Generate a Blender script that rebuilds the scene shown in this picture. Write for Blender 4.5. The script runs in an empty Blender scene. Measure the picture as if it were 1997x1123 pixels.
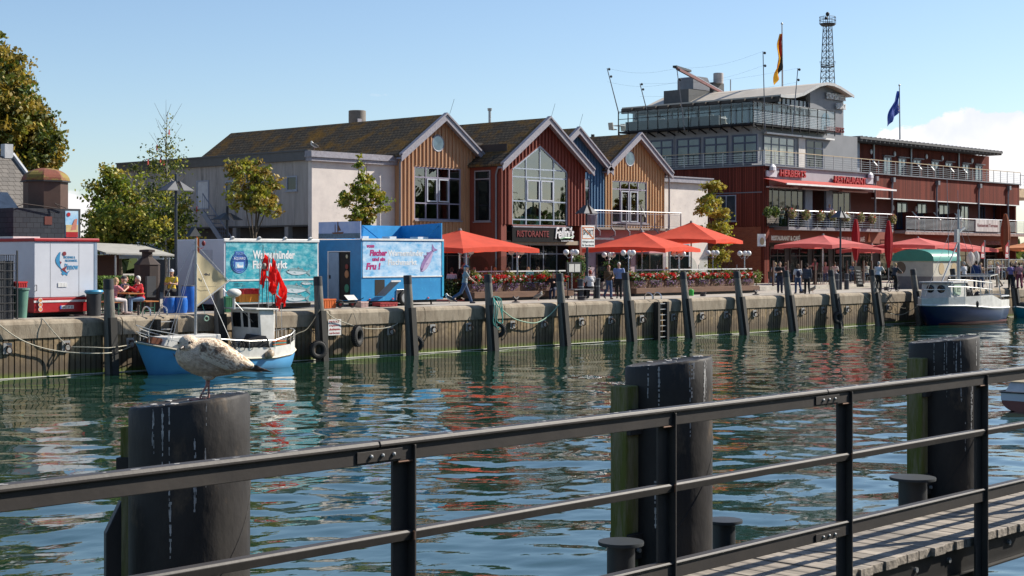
import bpy, bmesh, math, random
import numpy as np
from mathutils import Vector, Matrix, noise
PI = math.pi; R = math.radians
rnd = random.Random(7); NR = np.random.RandomState(7)
S = bpy.context.scene; COL = S.collection
# ------------------------------------------------------------------ camera, sky, sun
CZ = 4.05; YAW = R(43); FPX = 3050.0; UC = 998.5; HZ = 500.0
cam = bpy.data.cameras.new('camera'); cam.sensor_width = 36; cam.lens = FPX/1997*36
cam.shift_y = -(561.5-HZ)/1997; cam.clip_start = .1; cam.clip_end = 6000
co = bpy.data.objects.new('camera', cam); COL.objects.link(co)
co.location = (0, 0, CZ); co.rotation_euler = (R(90), 0, YAW-R(90)); S.camera = co
SUN_AZ = R(-24); SUN_EL = R(37)
S.view_settings.view_transform = 'Standard'; S.view_settings.look = 'None'
S.view_settings.gamma = 1; S.view_settings.exposure = 0.78
w = bpy.data.worlds.new('World'); S.world = w; w.use_nodes = True
nt = w.node_tree; N = nt.nodes; L = nt.links
bg = N['Background']; bg.inputs['Strength'].default_value = 0.088
sky = N.new('ShaderNodeTexSky'); sky.sky_type = 'NISHITA'; sky.sun_disc = False
sky.sun_elevation = SUN_EL; sky.sun_rotation = R(90)-SUN_AZ; sky.air_density = .9; sky.dust_density = .5; sky.ozone_density = 2.9
def wnode(t, **k):
    n = N.new(t)
    for a, b in k.items(): setattr(n, a, b)
    return n
def wmath(op, a, b=None, clamp=False):
    n = wnode('ShaderNodeMath', operation=op, use_clamp=clamp)
    for i, x in enumerate((a, b)):
        if x is None: continue
        if isinstance(x, (int, float)): n.inputs[i].default_value = x
        else: L.new(x, n.inputs[i])
    return n.outputs[0]
tc = wnode('ShaderNodeTexCoord'); sep = wnode('ShaderNodeSeparateXYZ'); L.new(tc.outputs['Generated'], sep.inputs[0])
def cloud(az, el, saz, sel, seed, thr, scale=26, soft=.10):
    """a bank of cumulus round one compass direction of the sky"""
    a = wmath('ARCTAN2', sep.outputs[1], sep.outputs[0])
    da = wmath('DIVIDE', wmath('SUBTRACT', a, az), saz)
    de = wmath('DIVIDE', wmath('SUBTRACT', sep.outputs[2], el), sel)
    rr = wmath('ADD', wmath('MULTIPLY', da, da), wmath('MULTIPLY', de, de))
    mask = wmath('SUBTRACT', 1.0, rr)
    nz = wnode('ShaderNodeTexNoise', noise_dimensions='4D'); nz.inputs['W'].default_value = seed
    nz.inputs['Scale'].default_value = scale; nz.inputs['Detail'].default_value = 9; nz.inputs['Roughness'].default_value = .62
    mp = wnode('ShaderNodeMapping'); mp.inputs['Scale'].default_value = (1, 1, 1.9); L.new(tc.outputs['Generated'], mp.inputs[0]); L.new(mp.outputs[0], nz.inputs['Vector'])
    v = wmath('ADD', wmath('MULTIPLY', mask, .34), wmath('MULTIPLY', nz.outputs[0], 1.25))
    return wmath('MULTIPLY', wmath('SUBTRACT', v, thr), 1/soft, True)
def az_of(u): return YAW - math.atan((u-UC)/FPX)
cl = [cloud(az_of(1885), (HZ-282)/FPX*.94, .050, .020, 3.1, .60, 42, .08),
      cloud(az_of(2100), (HZ-330)/FPX*.94, .060, .028, 5.1, .66, 30, .16),
      cloud(az_of(130), (HZ-430)/FPX*.95, .045, .022, 8.3, .66, 26, .14),
      cloud(az_of(735), (HZ-188)/FPX, .022, .003, 2.2, .86, 40, .5)]
acc = cl[0]
for c in cl[1:]: acc = wmath('MAXIMUM', acc, c)
cn = wnode('ShaderNodeTexNoise'); cn.inputs['Scale'].default_value = 22; cn.inputs['Detail'].default_value = 5; L.new(tc.outputs['Generated'], cn.inputs['Vector'])
cr = wnode('ShaderNodeValToRGB'); cr.color_ramp.elements[0].position = .38; cr.color_ramp.elements[0].color = (6.2, 6.2, 6.6, 1)
cr.color_ramp.elements[1].position = .6; cr.color_ramp.elements[1].color = (8.4, 7.9, 7.8, 1); L.new(cn.outputs[0], cr.inputs[0])
mx = wnode('ShaderNodeMix', data_type='RGBA'); L.new(wmath('MULTIPLY', acc, .86), mx.inputs[0]); L.new(sky.outputs[0], mx.inputs[6]); L.new(cr.outputs[0], mx.inputs[7])
L.new(mx.outputs[2], bg.inputs[0])
sl = bpy.data.lights.new('sun', 'SUN'); sl.energy = 5.0; sl.angle = R(.5); sl.color = (1, .93, .82)
so = bpy.data.objects.new('sun', sl); COL.objects.link(so)
sd = Vector((math.cos(SUN_EL)*math.cos(SUN_AZ), math.cos(SUN_EL)*math.sin(SUN_AZ), math.sin(SUN_EL)))
so.rotation_euler = sd.to_track_quat('Z', 'Y').to_euler(); so.location = (60, -10, 60)
S.cycles.max_bounces = 8; S.cycles.transparent_max_bounces = 16; S.cycles.caustics_reflective = False; S.cycles.caustics_refractive = False
S.cycles.use_adaptive_sampling = True; S.cycles.sample_clamp_indirect = 6
# ------------------------------------------------------------------ measures: where a sight line of the survey meets a known plane
cs, sn = math.cos(YAW), math.sin(YAW); ZQ = 1.95; WALL = 47.2
def gx(u, Y):
    o = (u-UC)/FPX; d = Y/(sn-o*cs); return d*(cs+o*sn)
def gy(u, X):
    o = (u-UC)/FPX; d = X/(cs+o*sn); return d*(sn-o*cs)
def dep(X, Y): return X*cs+Y*sn
def gz(v, X, Y): return CZ-(v-HZ)*dep(X, Y)/FPX
# ------------------------------------------------------------------ materials
MC = {}
def mat(name, col, rough=.6, metal=0., col2=None, vs=3., mix=.5, bump=0., bs=40., spec=.5, stretch=(1, 1, 1), col3=None, vs3=12., thr3=.6, detail=6, coat=0.):
    """noise-mottled paint, stone or wood; col2 and col3 are real stains of the surface"""
    if name in MC: return MC[name]
    m = bpy.data.materials.new(name); MC[name] = m; m.use_nodes = True
    n = m.node_tree.nodes; l = m.node_tree.links; b = n['Principled BSDF']
    b.inputs['Base Color'].default_value = (*col, 1); b.inputs['Roughness'].default_value = rough; b.inputs['Metallic'].default_value = metal
    b.inputs['Specular IOR Level'].default_value = spec; b.inputs['Coat Weight'].default_value = coat
    t = n.new('ShaderNodeTexCoord'); mp = n.new('ShaderNodeMapping'); mp.inputs['Scale'].default_value = stretch; l.new(t.outputs['Object'], mp.inputs[0])
    cur = None
    if col2 is None: col2 = tuple(c*.78 for c in col); mix = min(mix, .5)
    nz = n.new('ShaderNodeTexNoise'); nz.inputs['Scale'].default_value = vs; nz.inputs['Detail'].default_value = detail; nz.inputs['Roughness'].default_value = .65
    l.new(mp.outputs[0], nz.inputs['Vector'])
    r = n.new('ShaderNodeValToRGB'); r.color_ramp.elements[0].position = mix-.16; r.color_ramp.elements[1].position = mix+.2
    r.color_ramp.elements[0].color = (*col2, 1); r.color_ramp.elements[1].color = (*col, 1); l.new(nz.outputs[0], r.inputs[0]); cur = r.outputs[0]
    if col3 is not None:
        n3 = n.new('ShaderNodeTexNoise'); n3.inputs['Scale'].default_value = vs3; n3.inputs['Detail'].default_value = 8; n3.inputs['Roughness'].default_value = .7; l.new(mp.outputs[0], n3.inputs['Vector'])
        r3 = n.new('ShaderNodeValToRGB'); r3.color_ramp.elements[0].position = thr3-.05; r3.color_ramp.elements[1].position = thr3+.05
        l.new(n3.outputs[0], r3.inputs[0]); x = n.new('ShaderNodeMix'); x.data_type = 'RGBA'; l.new(r3.outputs[0], x.inputs[0]); l.new(cur, x.inputs[6]); x.inputs[7].default_value = (*col3, 1); cur = x.outputs[2]
    l.new(cur, b.inputs['Base Color'])
    if bump:
        nb = n.new('ShaderNodeTexNoise'); nb.inputs['Scale'].default_value = bs; nb.inputs['Detail'].default_value = 5; l.new(mp.outputs[0], nb.inputs['Vector'])
        bp = n.new('ShaderNodeBump'); bp.inputs['Strength'].default_value = bump; bp.inputs['Distance'].default_value = .02; l.new(nb.outputs[0], bp.inputs['Height']); l.new(bp.outputs[0], b.inputs['Normal'])
    return m
def attr_mat(name, rough=.8, trans=0., var=.0, bump=0., bs=60.):
    """the thing's own colours come from the mesh attribute 'tint'"""
    if name in MC: return MC[name]
    m = bpy.data.materials.new(name); MC[name] = m; m.use_nodes = True
    n = m.node_tree.nodes; l = m.node_tree.links; b = n['Principled BSDF']; b.inputs['Roughness'].default_value = rough
    a = n.new('ShaderNodeAttribute'); a.attribute_name = 'tint'; cur = a.outputs[0]
    t = n.new('ShaderNodeTexCoord')
    if var:
        nz = n.new('ShaderNodeTexNoise'); nz.inputs['Scale'].default_value = bs; nz.inputs['Detail'].default_value = 6; l.new(t.outputs['Object'], nz.inputs['Vector'])
        rm = n.new('ShaderNodeMapRange'); rm.inputs[1].default_value = .3; rm.inputs[2].default_value = .7; rm.inputs[3].default_value = 1-var; rm.inputs[4].default_value = 1+var*.6; l.new(nz.outputs[0], rm.inputs[0])
        x = n.new('ShaderNodeMix'); x.data_type = 'RGBA'; x.blend_type = 'MULTIPLY'; x.inputs[0].default_value = 1; l.new(cur, x.inputs[6]); l.new(rm.outputs[0], x.inputs[7]); cur = x.outputs[2]
    l.new(cur, b.inputs['Base Color'])
    if bump:
        nb = n.new('ShaderNodeTexNoise'); nb.inputs['Scale'].default_value = bs; l.new(t.outputs['Object'], nb.inputs['Vector'])
        bp = n.new('ShaderNodeBump'); bp.inputs['Strength'].default_value = bump; bp.inputs['Distance'].default_value = .01; l.new(nb.outputs[0], bp.inputs['Height']); l.new(bp.outputs[0], b.inputs['Normal'])
    if trans:
        o = n['Material Output']; tr = n.new('ShaderNodeBsdfTranslucent'); l.new(cur, tr.inputs[0]); ms = n.new('ShaderNodeMixShader'); ms.inputs[0].default_value = trans
        l.new(b.outputs[0], ms.inputs[1]); l.new(tr.outputs[0], ms.inputs[2]); l.new(ms.outputs[0], o.inputs[0])
    return m
def cloth(name, col, trans=.35, rough=.85, bump=.25):
    if name in MC: return MC[name]
    m = mat(name, col, rough, col2=tuple(c*.74 for c in col), vs=1.1, bump=bump*1.8, bs=3.2)
    n = m.node_tree.nodes; l = m.node_tree.links; o = n['Material Output']; tr = n.new('ShaderNodeBsdfTranslucent'); tr.inputs[0].default_value = (*col, 1)
    ms = n.new('ShaderNodeMixShader'); ms.inputs[0].default_value = trans; l.new(n['Principled BSDF'].outputs[0], ms.inputs[1]); l.new(tr.outputs[0], ms.inputs[2]); l.new(ms.outputs[0], o.inputs[0])
    return m
def glass(name, tint=(.8, .9, .92), refl=.18, wav=0.):
    """a see-through pane that mirrors its surroundings a little"""
    if name in MC: return MC[name]
    m = bpy.data.materials.new(name); MC[name] = m; m.use_nodes = True
    n = m.node_tree.nodes; l = m.node_tree.links; n.remove(n['Principled BSDF']); o = n['Material Output']
    t = n.new('ShaderNodeBsdfTransparent'); t.inputs[0].default_value = (*tint, 1); g = n.new('ShaderNodeBsdfGlossy'); g.inputs['Roughness'].default_value = .02
    f = n.new('ShaderNodeFresnel'); f.inputs[0].default_value = 1.5; a = n.new('ShaderNodeMath'); a.use_clamp = True; a.inputs[1].default_value = refl; l.new(f.outputs[0], a.inputs[0]); gm_ = n.new('ShaderNodeNewGeometry'); iv = n.new('ShaderNodeMath'); iv.operation = 'SUBTRACT'; iv.inputs[0].default_value = 1; l.new(gm_.outputs['Backfacing'], iv.inputs[1]); mu = n.new('ShaderNodeMath'); mu.operation = 'MULTIPLY'; l.new(a.outputs[0], mu.inputs[0]); l.new(iv.outputs[0], mu.inputs[1])
    ms = n.new('ShaderNodeMixShader'); l.new(mu.outputs[0], ms.inputs[0]); l.new(t.outputs[0], ms.inputs[1]); l.new(g.outputs[0], ms.inputs[2]); l.new(ms.outputs[0], o.inputs[0])
    tcn = n.new('ShaderNodeTexCoord'); nz = n.new('ShaderNodeTexNoise'); nz.inputs['Scale'].default_value = .9; l.new(tcn.outputs['Object'], nz.inputs['Vector'])
    bp = n.new('ShaderNodeBump'); bp.inputs['Strength'].default_value = .12; bp.inputs['Distance'].default_value = .05; l.new(nz.outputs[0], bp.inputs['Height']); l.new(bp.outputs[0], g.inputs['Normal'])
    return m
def dark_glass(name, col=(.02, .03, .04), metal=.0, rough=.04, ior=1.7):
    """tinted pane with a dark room behind it"""
    if name in MC: return MC[name]
    m = mat(name, col, rough, metal, col2=tuple(c*.5 for c in col), vs=1.2); b = m.node_tree.nodes['Principled BSDF']; b.inputs['IOR'].default_value = ior; b.inputs['Specular IOR Level'].default_value = .7
    n = m.node_tree.nodes; l = m.node_tree.links; t = n['Texture Coordinate']; nz = n.new('ShaderNodeTexNoise'); nz.inputs['Scale'].default_value = .8; l.new(t.outputs['Object'], nz.inputs['Vector'])
    bp = n.new('ShaderNodeBump'); bp.inputs['Strength'].default_value = .15; bp.inputs['Distance'].default_value = .06; l.new(nz.outputs[0], bp.inputs['Height']); l.new(bp.outputs[0], b.inputs['Normal'])
    return m
def stripe_mat(name, col, gap, period, axis=0, frac=.12, col2=None, rough=.7, vs=1.5, bump=.6, var=.25, vert=(1, 1, .15)):
    """cladding boards with open joints: `period` metres each, along one axis of the thing"""
    if name in MC: return MC[name]
    m = mat(name, col, rough, col2=col2 or tuple(c*.7 for c in col), vs=vs, stretch=vert, spec=.2)
    n = m.node_tree.nodes; l = m.node_tree.links; b = n['Principled BSDF']; cur = b.inputs['Base Color'].links[0].from_socket
    t = n['Texture Coordinate']; sp = n.new('ShaderNodeSeparateXYZ'); l.new(t.outputs['Object'], sp.inputs[0])
    def mt(op, a, c=None):
        q = n.new('ShaderNodeMath'); q.operation = op
        for i, x in enumerate((a, c)):
            if x is None: continue
            if isinstance(x, (int, float)): q.inputs[i].default_value = x
            else: l.new(x, q.inputs[i])
        return q.outputs[0]
    if axis == 'xy': src = mt('ADD', sp.outputs[0], sp.outputs[1])
    else: src = sp.outputs[axis]
    k = mt('DIVIDE', src, period); fr = mt('FRACT', k); fl = mt('FLOOR', k)
    wn = n.new('ShaderNodeTexWhiteNoise'); wn.noise_dimensions = '1D'; l.new(fl, wn.inputs['W'])
    v = mt('ADD', mt('MULTIPLY', wn.outputs[0], var*1.4), 1-var)
    x = n.new('ShaderNodeMix'); x.data_type = 'RGBA'; x.blend_type = 'MULTIPLY'; x.inputs[0].default_value = 1; l.new(cur, x.inputs[6]); l.new(v, x.inputs[7])
    g = mt('LESS_THAN', fr, frac); y = n.new('ShaderNodeMix'); y.data_type = 'RGBA'; l.new(g, y.inputs[0]); l.new(x.outputs[2], y.inputs[6]); y.inputs[7].default_value = (*gap, 1); l.new(y.outputs[2], b.inputs['Base Color'])
    tri = mt('MULTIPLY', mt('SUBTRACT', 1, g), 1); bp = n.new('ShaderNodeBump'); bp.inputs['Strength'].default_value = bump; bp.inputs['Distance'].default_value = .02; l.new(tri, bp.inputs['Height']); l.new(bp.outputs[0], b.inputs['Normal'])
    return m
def brick_mat(name, c1, c2, mortar, bw, bh, rough=.85, plane='XZ', bump=.5, moss=None, ms=.015, mthr=.55):
    if name in MC: return MC[name]
    m = mat(name, c1, rough, spec=.15); n = m.node_tree.nodes; l = m.node_tree.links; b = n['Principled BSDF']; t = n['Texture Coordinate']
    sp = n.new('ShaderNodeSeparateXYZ'); l.new(t.outputs['Object'], sp.inputs[0]); cb = n.new('ShaderNodeCombineXYZ')
    if plane == 'SUM':
        ad = n.new('ShaderNodeMath'); l.new(sp.outputs[0], ad.inputs[0]); l.new(sp.outputs[1], ad.inputs[1]); l.new(ad.outputs[0], cb.inputs[0]); l.new(sp.outputs[2], cb.inputs[1])
    else:
        l.new(sp.outputs['XYZ'.index(plane[0])], cb.inputs[0]); l.new(sp.outputs['XYZ'.index(plane[1])], cb.inputs[1])
    br = n.new('ShaderNodeTexBrick'); l.new(cb.outputs[0], br.inputs['Vector']); br.inputs['Scale'].default_value = 1; br.inputs['Brick Width'].default_value = bw; br.inputs['Row Height'].default_value = bh
    br.inputs['Mortar Size'].default_value = ms; br.inputs['Color1'].default_value = (*c1, 1); br.inputs['Color2'].default_value = (*c2, 1); br.inputs['Mortar'].default_value = (*mortar, 1); cur = br.outputs[0]
    nz = n.new('ShaderNodeTexNoise'); nz.inputs['Scale'].default_value = .8; nz.inputs['Detail'].default_value = 8; nz.inputs['Roughness'].default_value = .7; l.new(t.outputs['Object'], nz.inputs['Vector'])
    if moss:
        r = n.new('ShaderNodeValToRGB'); r.color_ramp.elements[0].position = mthr-.08; r.color_ramp.elements[1].position = mthr+.1; l.new(nz.outputs[0], r.inputs[0])
        x = n.new('ShaderNodeMix'); x.data_type = 'RGBA'; l.new(r.outputs[0], x.inputs[0]); l.new(cur, x.inputs[6]); x.inputs[7].default_value = (*moss, 1); cur = x.outputs[2]
        n2 = n.new('ShaderNodeTexNoise'); n2.inputs['Scale'].default_value = 9; n2.inputs['Detail'].default_value = 6; l.new(t.outputs['Object'], n2.inputs['Vector'])
        x2 = n.new('ShaderNodeMix'); x2.data_type = 'RGBA'; x2.blend_type = 'MULTIPLY'; x2.inputs[0].default_value = .7; l.new(cur, x2.inputs[6]); 
        r2 = n.new('ShaderNodeMapRange'); r2.inputs[1].default_value = .3; r2.inputs[2].default_value = .7; r2.inputs[3].default_value = .35; r2.inputs[4].default_value = 1.5; l.new(n2.outputs[0], r2.inputs[0]); l.new(r2.outputs[0], x2.inputs[7]); cur = x2.outputs[2]
    l.new(cur, b.inputs['Base Color']); bp = n.new('ShaderNodeBump'); bp.inputs['Strength'].default_value = bump; bp.inputs['Distance'].default_value = .03; bp.invert = True; l.new(br.outputs['Fac'], bp.inputs['Height']); l.new(bp.outputs[0], b.inputs['Normal'])
    return m
# ------------------------------------------------------------------ object helpers
def tag(o, label=None, cat=None, group=None, kind=None):
    if label: o['label'] = label
    if cat: o['category'] = cat
    if group: o['group'] = group
    if kind: o['kind'] = kind
    return o
def thing(name, label, cat, loc=(0, 0, 0), rotz=0, group=None):
    o = bpy.data.objects.new(name, None); o.empty_display_size = .3; COL.objects.link(o); o.location = loc; o.rotation_euler = (0, 0, rotz)
    return tag(o, label, cat, group)
KIDS = {}
def kids(o): return KIDS.get(o.name, [])
def link(o, parent):
    COL.objects.link(o)
    if parent is not None: o.parent = parent; KIDS.setdefault(parent.name, []).append(o)
def rootloc(p):
    while p.parent is not None: p = p.parent
    return Vector(p.location)
def dup(o, loc=None, rotz=None, label=None, parent=None, sc=None):
    c = o.copy(); link(c, parent)
    if parent is None:
        if loc is not None: c.location = loc
        if rotz is not None: c.rotation_euler = (0, 0, rotz)
        if label: c['label'] = label
        if sc: c.scale = (sc, sc, sc)
    for k in kids(o): dup(k, parent=c)
    return c
class MB:
    def __init__(s, T=None): s.v = []; s.f = []; s.mi = []; s.m = 0; s.T = T; s.c = []; s.tint = None
    def add(s, vs, fs):
        b = len(s.v)
        if s.T is not None: vs = [s.T @ Vector(p) for p in vs]
        s.v += [tuple(p) for p in vs]; s.f += [tuple(b+i for i in f) for f in fs]; s.mi += [s.m]*len(fs)
        if s.tint is not None or s.c: s.c += [s.tint or (1, 1, 1)]*len(fs)
        return s
    def box(s, x0, x1, y0, y1, z0, z1):
        return s.add([(x, y, z) for z in (z0, z1) for y in (y0, y1) for x in (x0, x1)], [(0, 2, 3, 1), (4, 5, 7, 6), (0, 1, 5, 4), (2, 6, 7, 3), (0, 4, 6, 2), (1, 3, 7, 5)])
    def bar(s, p, q, wx, wz, up=(0, 0, 1)):
        p, q = Vector(p), Vector(q); d = (q-p).normalized(); u = Vector(up)
        if abs(d.dot(u)) > .98: u = Vector((1, 0, 0))
        a = d.cross(u).normalized()*wx/2; b = a.cross(d).normalized()*wz/2
        vs = [e+i*a+j*b for e in (p, q) for i, j in ((-1, -1), (1, -1), (1, 1), (-1, 1))]
        return s.add(vs, [(0, 1, 2, 3), (4, 7, 6, 5), (0, 4, 5, 1), (1, 5, 6, 2), (2, 6, 7, 3), (3, 7, 4, 0)])
    def cyl(s, p, q, r0, r1=None, n=10, caps=True):
        return s.tube([p, q], [r0, r0 if r1 is None else r1], n, caps)
    def tube(s, pts, r, n=6, caps=True):
        pts = [Vector(p) for p in pts]; k = len(pts); rs = r if isinstance(r, (list, tuple)) else [r]*k
        vs = []; prev = None
        for i, p in enumerate(pts):
            d = (pts[min(i+1, k-1)]-pts[max(i-1, 0)])
            d = d.normalized() if d.length > 1e-9 else Vector((0, 0, 1))
            if prev is None:
                a = d.cross(Vector((0, 0, 1)) if abs(d.z) < .95 else Vector((1, 0, 0))).normalized()
            else: a = (prev-d*prev.dot(d)).normalized()
            prev = a; b = d.cross(a)
            vs += [p+rs[i]*(math.cos(2*PI*j/n)*a+math.sin(2*PI*j/n)*b) for j in range(n)]
        fs = [(i*n+j, i*n+(j+1) % n, (i+1)*n+(j+1) % n, (i+1)*n+j) for i in range(k-1) for j in range(n)]
        if caps: fs += [tuple(range(n))[::-1], tuple((k-1)*n+j for j in range(n))]
        return s.add(vs, fs)
    def ring(s, c, r, t, nrm=(0, 0, 1), n=20, m=8):
        c = Vector(c); z = Vector(nrm).normalized(); a = z.cross(Vector((0, 0, 1)) if abs(z.z) < .9 else Vector((1, 0, 0))).normalized(); b = z.cross(a)
        vs = []
        for i in range(n):
            e = math.cos(2*PI*i/n)*a+math.sin(2*PI*i/n)*b
            vs += [c+e*(r+t*math.cos(2*PI*j/m))+z*t*math.sin(2*PI*j/m) for j in range(m)]
        return s.add(vs, [(i*m+j, ((i+1) % n)*m+j, ((i+1) % n)*m+(j+1) % m, i*m+(j+1) % m) for i in range(n) for j in range(m)])
    def prism(s, poly, vec):
        poly = [Vector(p) for p in poly]; vec = Vector(vec); n = len(poly)
        return s.add(poly+[p+vec for p in poly], [tuple(range(n)), tuple(range(2*n-1, n-1, -1))]+[(i, i+n, (i+1) % n+n, (i+1) % n) for i in range(n)])
    def lathe(s, prof, c=(0, 0, 0), n=20, sx=1, sy=1, a0=0.):
        vs = [(c[0]+r*sx*math.cos(a0+2*PI*j/n), c[1]+r*sy*math.sin(a0+2*PI*j/n), c[2]+z) for r, z in prof for j in range(n)]; k = len(prof)
        return s.add(vs, [(i*n+j, i*n+(j+1) % n, (i+1)*n+(j+1) % n, (i+1)*n+j) for i in range(k-1) for j in range(n)]+[tuple(range(n))[::-1], tuple((k-1)*n+j for j in range(n))])
    def ell(s, c, r, n=12, m=8, M=None):
        if not isinstance(r, (tuple, list)): r = (r, r, r)
        M = M or Matrix.Identity(3); c = Vector(c)
        vs = [c+M @ Vector((0, 0, -r[2]))]
        for i in range(1, m):
            a = -PI/2+PI*i/m
            vs += [c+M @ Vector((r[0]*math.cos(a)*math.cos(2*PI*j/n), r[1]*math.cos(a)*math.sin(2*PI*j/n), r[2]*math.sin(a))) for j in range(n)]
        vs.append(c+M @ Vector((0, 0, r[2]))); t = len(vs)-1
        fs = [(0, 1+(j+1) % n, 1+j) for j in range(n)]+[(1+i*n+j, 1+i*n+(j+1) % n, 1+(i+1)*n+(j+1) % n, 1+(i+1)*n+j) for i in range(m-2) for j in range(n)]
        fs += [(t, 1+(m-2)*n+j, 1+(m-2)*n+(j+1) % n) for j in range(n)]
        return s.add(vs, fs)
    def grid(s, rows):
        n = len(rows[0]); return s.add([p for r in rows for p in r], [(i*n+j, i*n+j+1, (i+1)*n+j+1, (i+1)*n+j) for i in range(len(rows)-1) for j in range(n-1)])
    def build(s, name, mats, parent=None, loc=None, smooth=False, ang=35, bevel=0):
        off = rootloc(parent) if parent is not None else Vector(loc or (0, 0, 0))
        me = bpy.data.meshes.new(name); me.from_pydata([(p[0]-off.x, p[1]-off.y, p[2]-off.z) for p in s.v], [], s.f)
        for m in (mats if isinstance(mats, (list, tuple)) else [mats]): me.materials.append(m)
        if any(s.mi): me.polygons.foreach_set('material_index', s.mi)
        if s.c:
            at = me.attributes.new('tint', 'FLOAT_COLOR', 'CORNER'); arr = []
            for p, c in zip(me.polygons, s.c): arr += [c[0], c[1], c[2], 1.]*p.loop_total
            at.data.foreach_set('color', arr)
        if smooth: me.shade_smooth(); me.set_sharp_from_angle(angle=R(ang))
        me.update(); o = bpy.data.objects.new(name, me); link(o, parent)
        if parent is None and loc is not None: o.location = loc
        if bevel:
            b = o.modifiers.new('bevel', 'BEVEL'); b.width = bevel; b.segments = 2; b.limit_method = 'ANGLE'; b.angle_limit = R(40)
        return o
XR, UPZ, YL = Vector((1, 0, 0)), Vector((0, 0, 1)), Vector((0, -1, 0))
def text(name, s, parent, org, xd, h, wd, m, ext=.01, bold=0., shear=0., up=UPZ, label=None, flat=True):
    """lettering fitted to a box: org = lower left corner, wd x h metres"""
    cu = bpy.data.curves.new('t', 'FONT'); cu.body = s; cu.extrude = .02; cu.offset = bold; cu.shear = shear; cu.resolution_u = 2
    to = bpy.data.objects.new('t', cu); COL.objects.link(to); bpy.context.view_layer.update()
    me = bpy.data.meshes.new_from_object(to.evaluated_get(bpy.context.evaluated_depsgraph_get())); bpy.data.objects.remove(to)
    P = np.empty(len(me.vertices)*3); me.vertices.foreach_get('co', P); P = P.reshape(-1, 3); lo, hi = P.min(0), P.max(0)
    xd = Vector(xd); nrm = xd.cross(up); off = rootloc(parent); o0 = Vector(org)-off
    for v in me.vertices:
        x = (v.co.x-lo[0])/(hi[0]-lo[0])*wd; y = (v.co.y-lo[1])/(hi[1]-lo[1])*h; z = ext*(1 if v.co.z > 0 else -.15)
        v.co = o0+xd*x+Vector(up)*y+nrm*z
    me.materials.clear(); me.materials.append(m); me.update()
    o = bpy.data.objects.new(name, me); link(o, parent)
    if label: o['label'] = label
    return o
def leaves(name, pts, size, cols, parent=None, loc=(0, 0, 0), m=None, asp=1.5, flat=0.):
    """many leaf-sized faces; pts Nx3 world, cols Nx3"""
    pts = np.asarray(pts, float); n = len(pts); off = np.array(rootloc(parent) if parent is not None else loc)
    a = NR.normal(size=(n, 3)); a[:, 2] *= (1-flat); a /= np.linalg.norm(a, axis=1)[:, None]; b = NR.normal(size=(n, 3)); b -= a*(a*b).sum(1)[:, None]; b /= np.linalg.norm(b, axis=1)[:, None]
    sz = size*NR.uniform(.6, 1.3, n)[:, None]; c = pts-off
    V = np.stack([c-a*sz*.5*asp, c-b*sz*.5, c+a*sz*.5*asp, c+b*sz*.5], 1).reshape(-1, 3)
    me = bpy.data.meshes.new(name); me.vertices.add(4*n); me.vertices.foreach_set('co', V.ravel()); me.loops.add(4*n); me.loops.foreach_set('vertex_index', np.arange(4*n, dtype=np.int32))
    me.polygons.add(n); me.polygons.foreach_set('loop_start', np.arange(0, 4*n, 4, dtype=np.int32)); me.update(calc_edges=True)
    at = me.attributes.new('tint', 'FLOAT_COLOR', 'CORNER'); C4 = np.ones((n, 4, 4)); C4[:, :, :3] = np.asarray(cols)[:, None, :]; at.data.foreach_set('color', C4.ravel())
    me.materials.append(m or attr_mat('leaf', .6, .35)); me.validate(); o = bpy.data.objects.new(name, me); link(o, parent)
    if parent is None: o.location = loc
    return o
def pick(cols, n, jit=.25):
    cols = np.array(cols); c = cols[NR.randint(0, len(cols), n)]; return np.clip(c*NR.uniform(1-jit, 1+jit, (n, 1)), 0, 1)
def clumps(blobs, nclump, per, rad, surf=.55):
    """leaf clumps spread through ellipsoid blobs (cx,cy,cz,rx,ry,rz)"""
    out = []; cid = []
    wts = np.array([b[3]*b[4]+b[5]*b[3] for b in blobs]); wts = wts/wts.sum()
    for k in range(nclump):
        b = blobs[NR.choice(len(blobs), p=wts)]; d = NR.normal(size=3); d /= np.linalg.norm(d); r = NR.uniform(surf, 1.02)*NR.choice([1, 1, 1, 1.22])
        c = np.array(b[:3])+d*np.array(b[3:6])*r; q = rad*NR.uniform(.6, 1.4)
        out.append(c+NR.normal(size=(per, 3))*np.array([q, q, q*.6])); cid += [k]*per
    return np.concatenate(out), np.array(cid)
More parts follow.
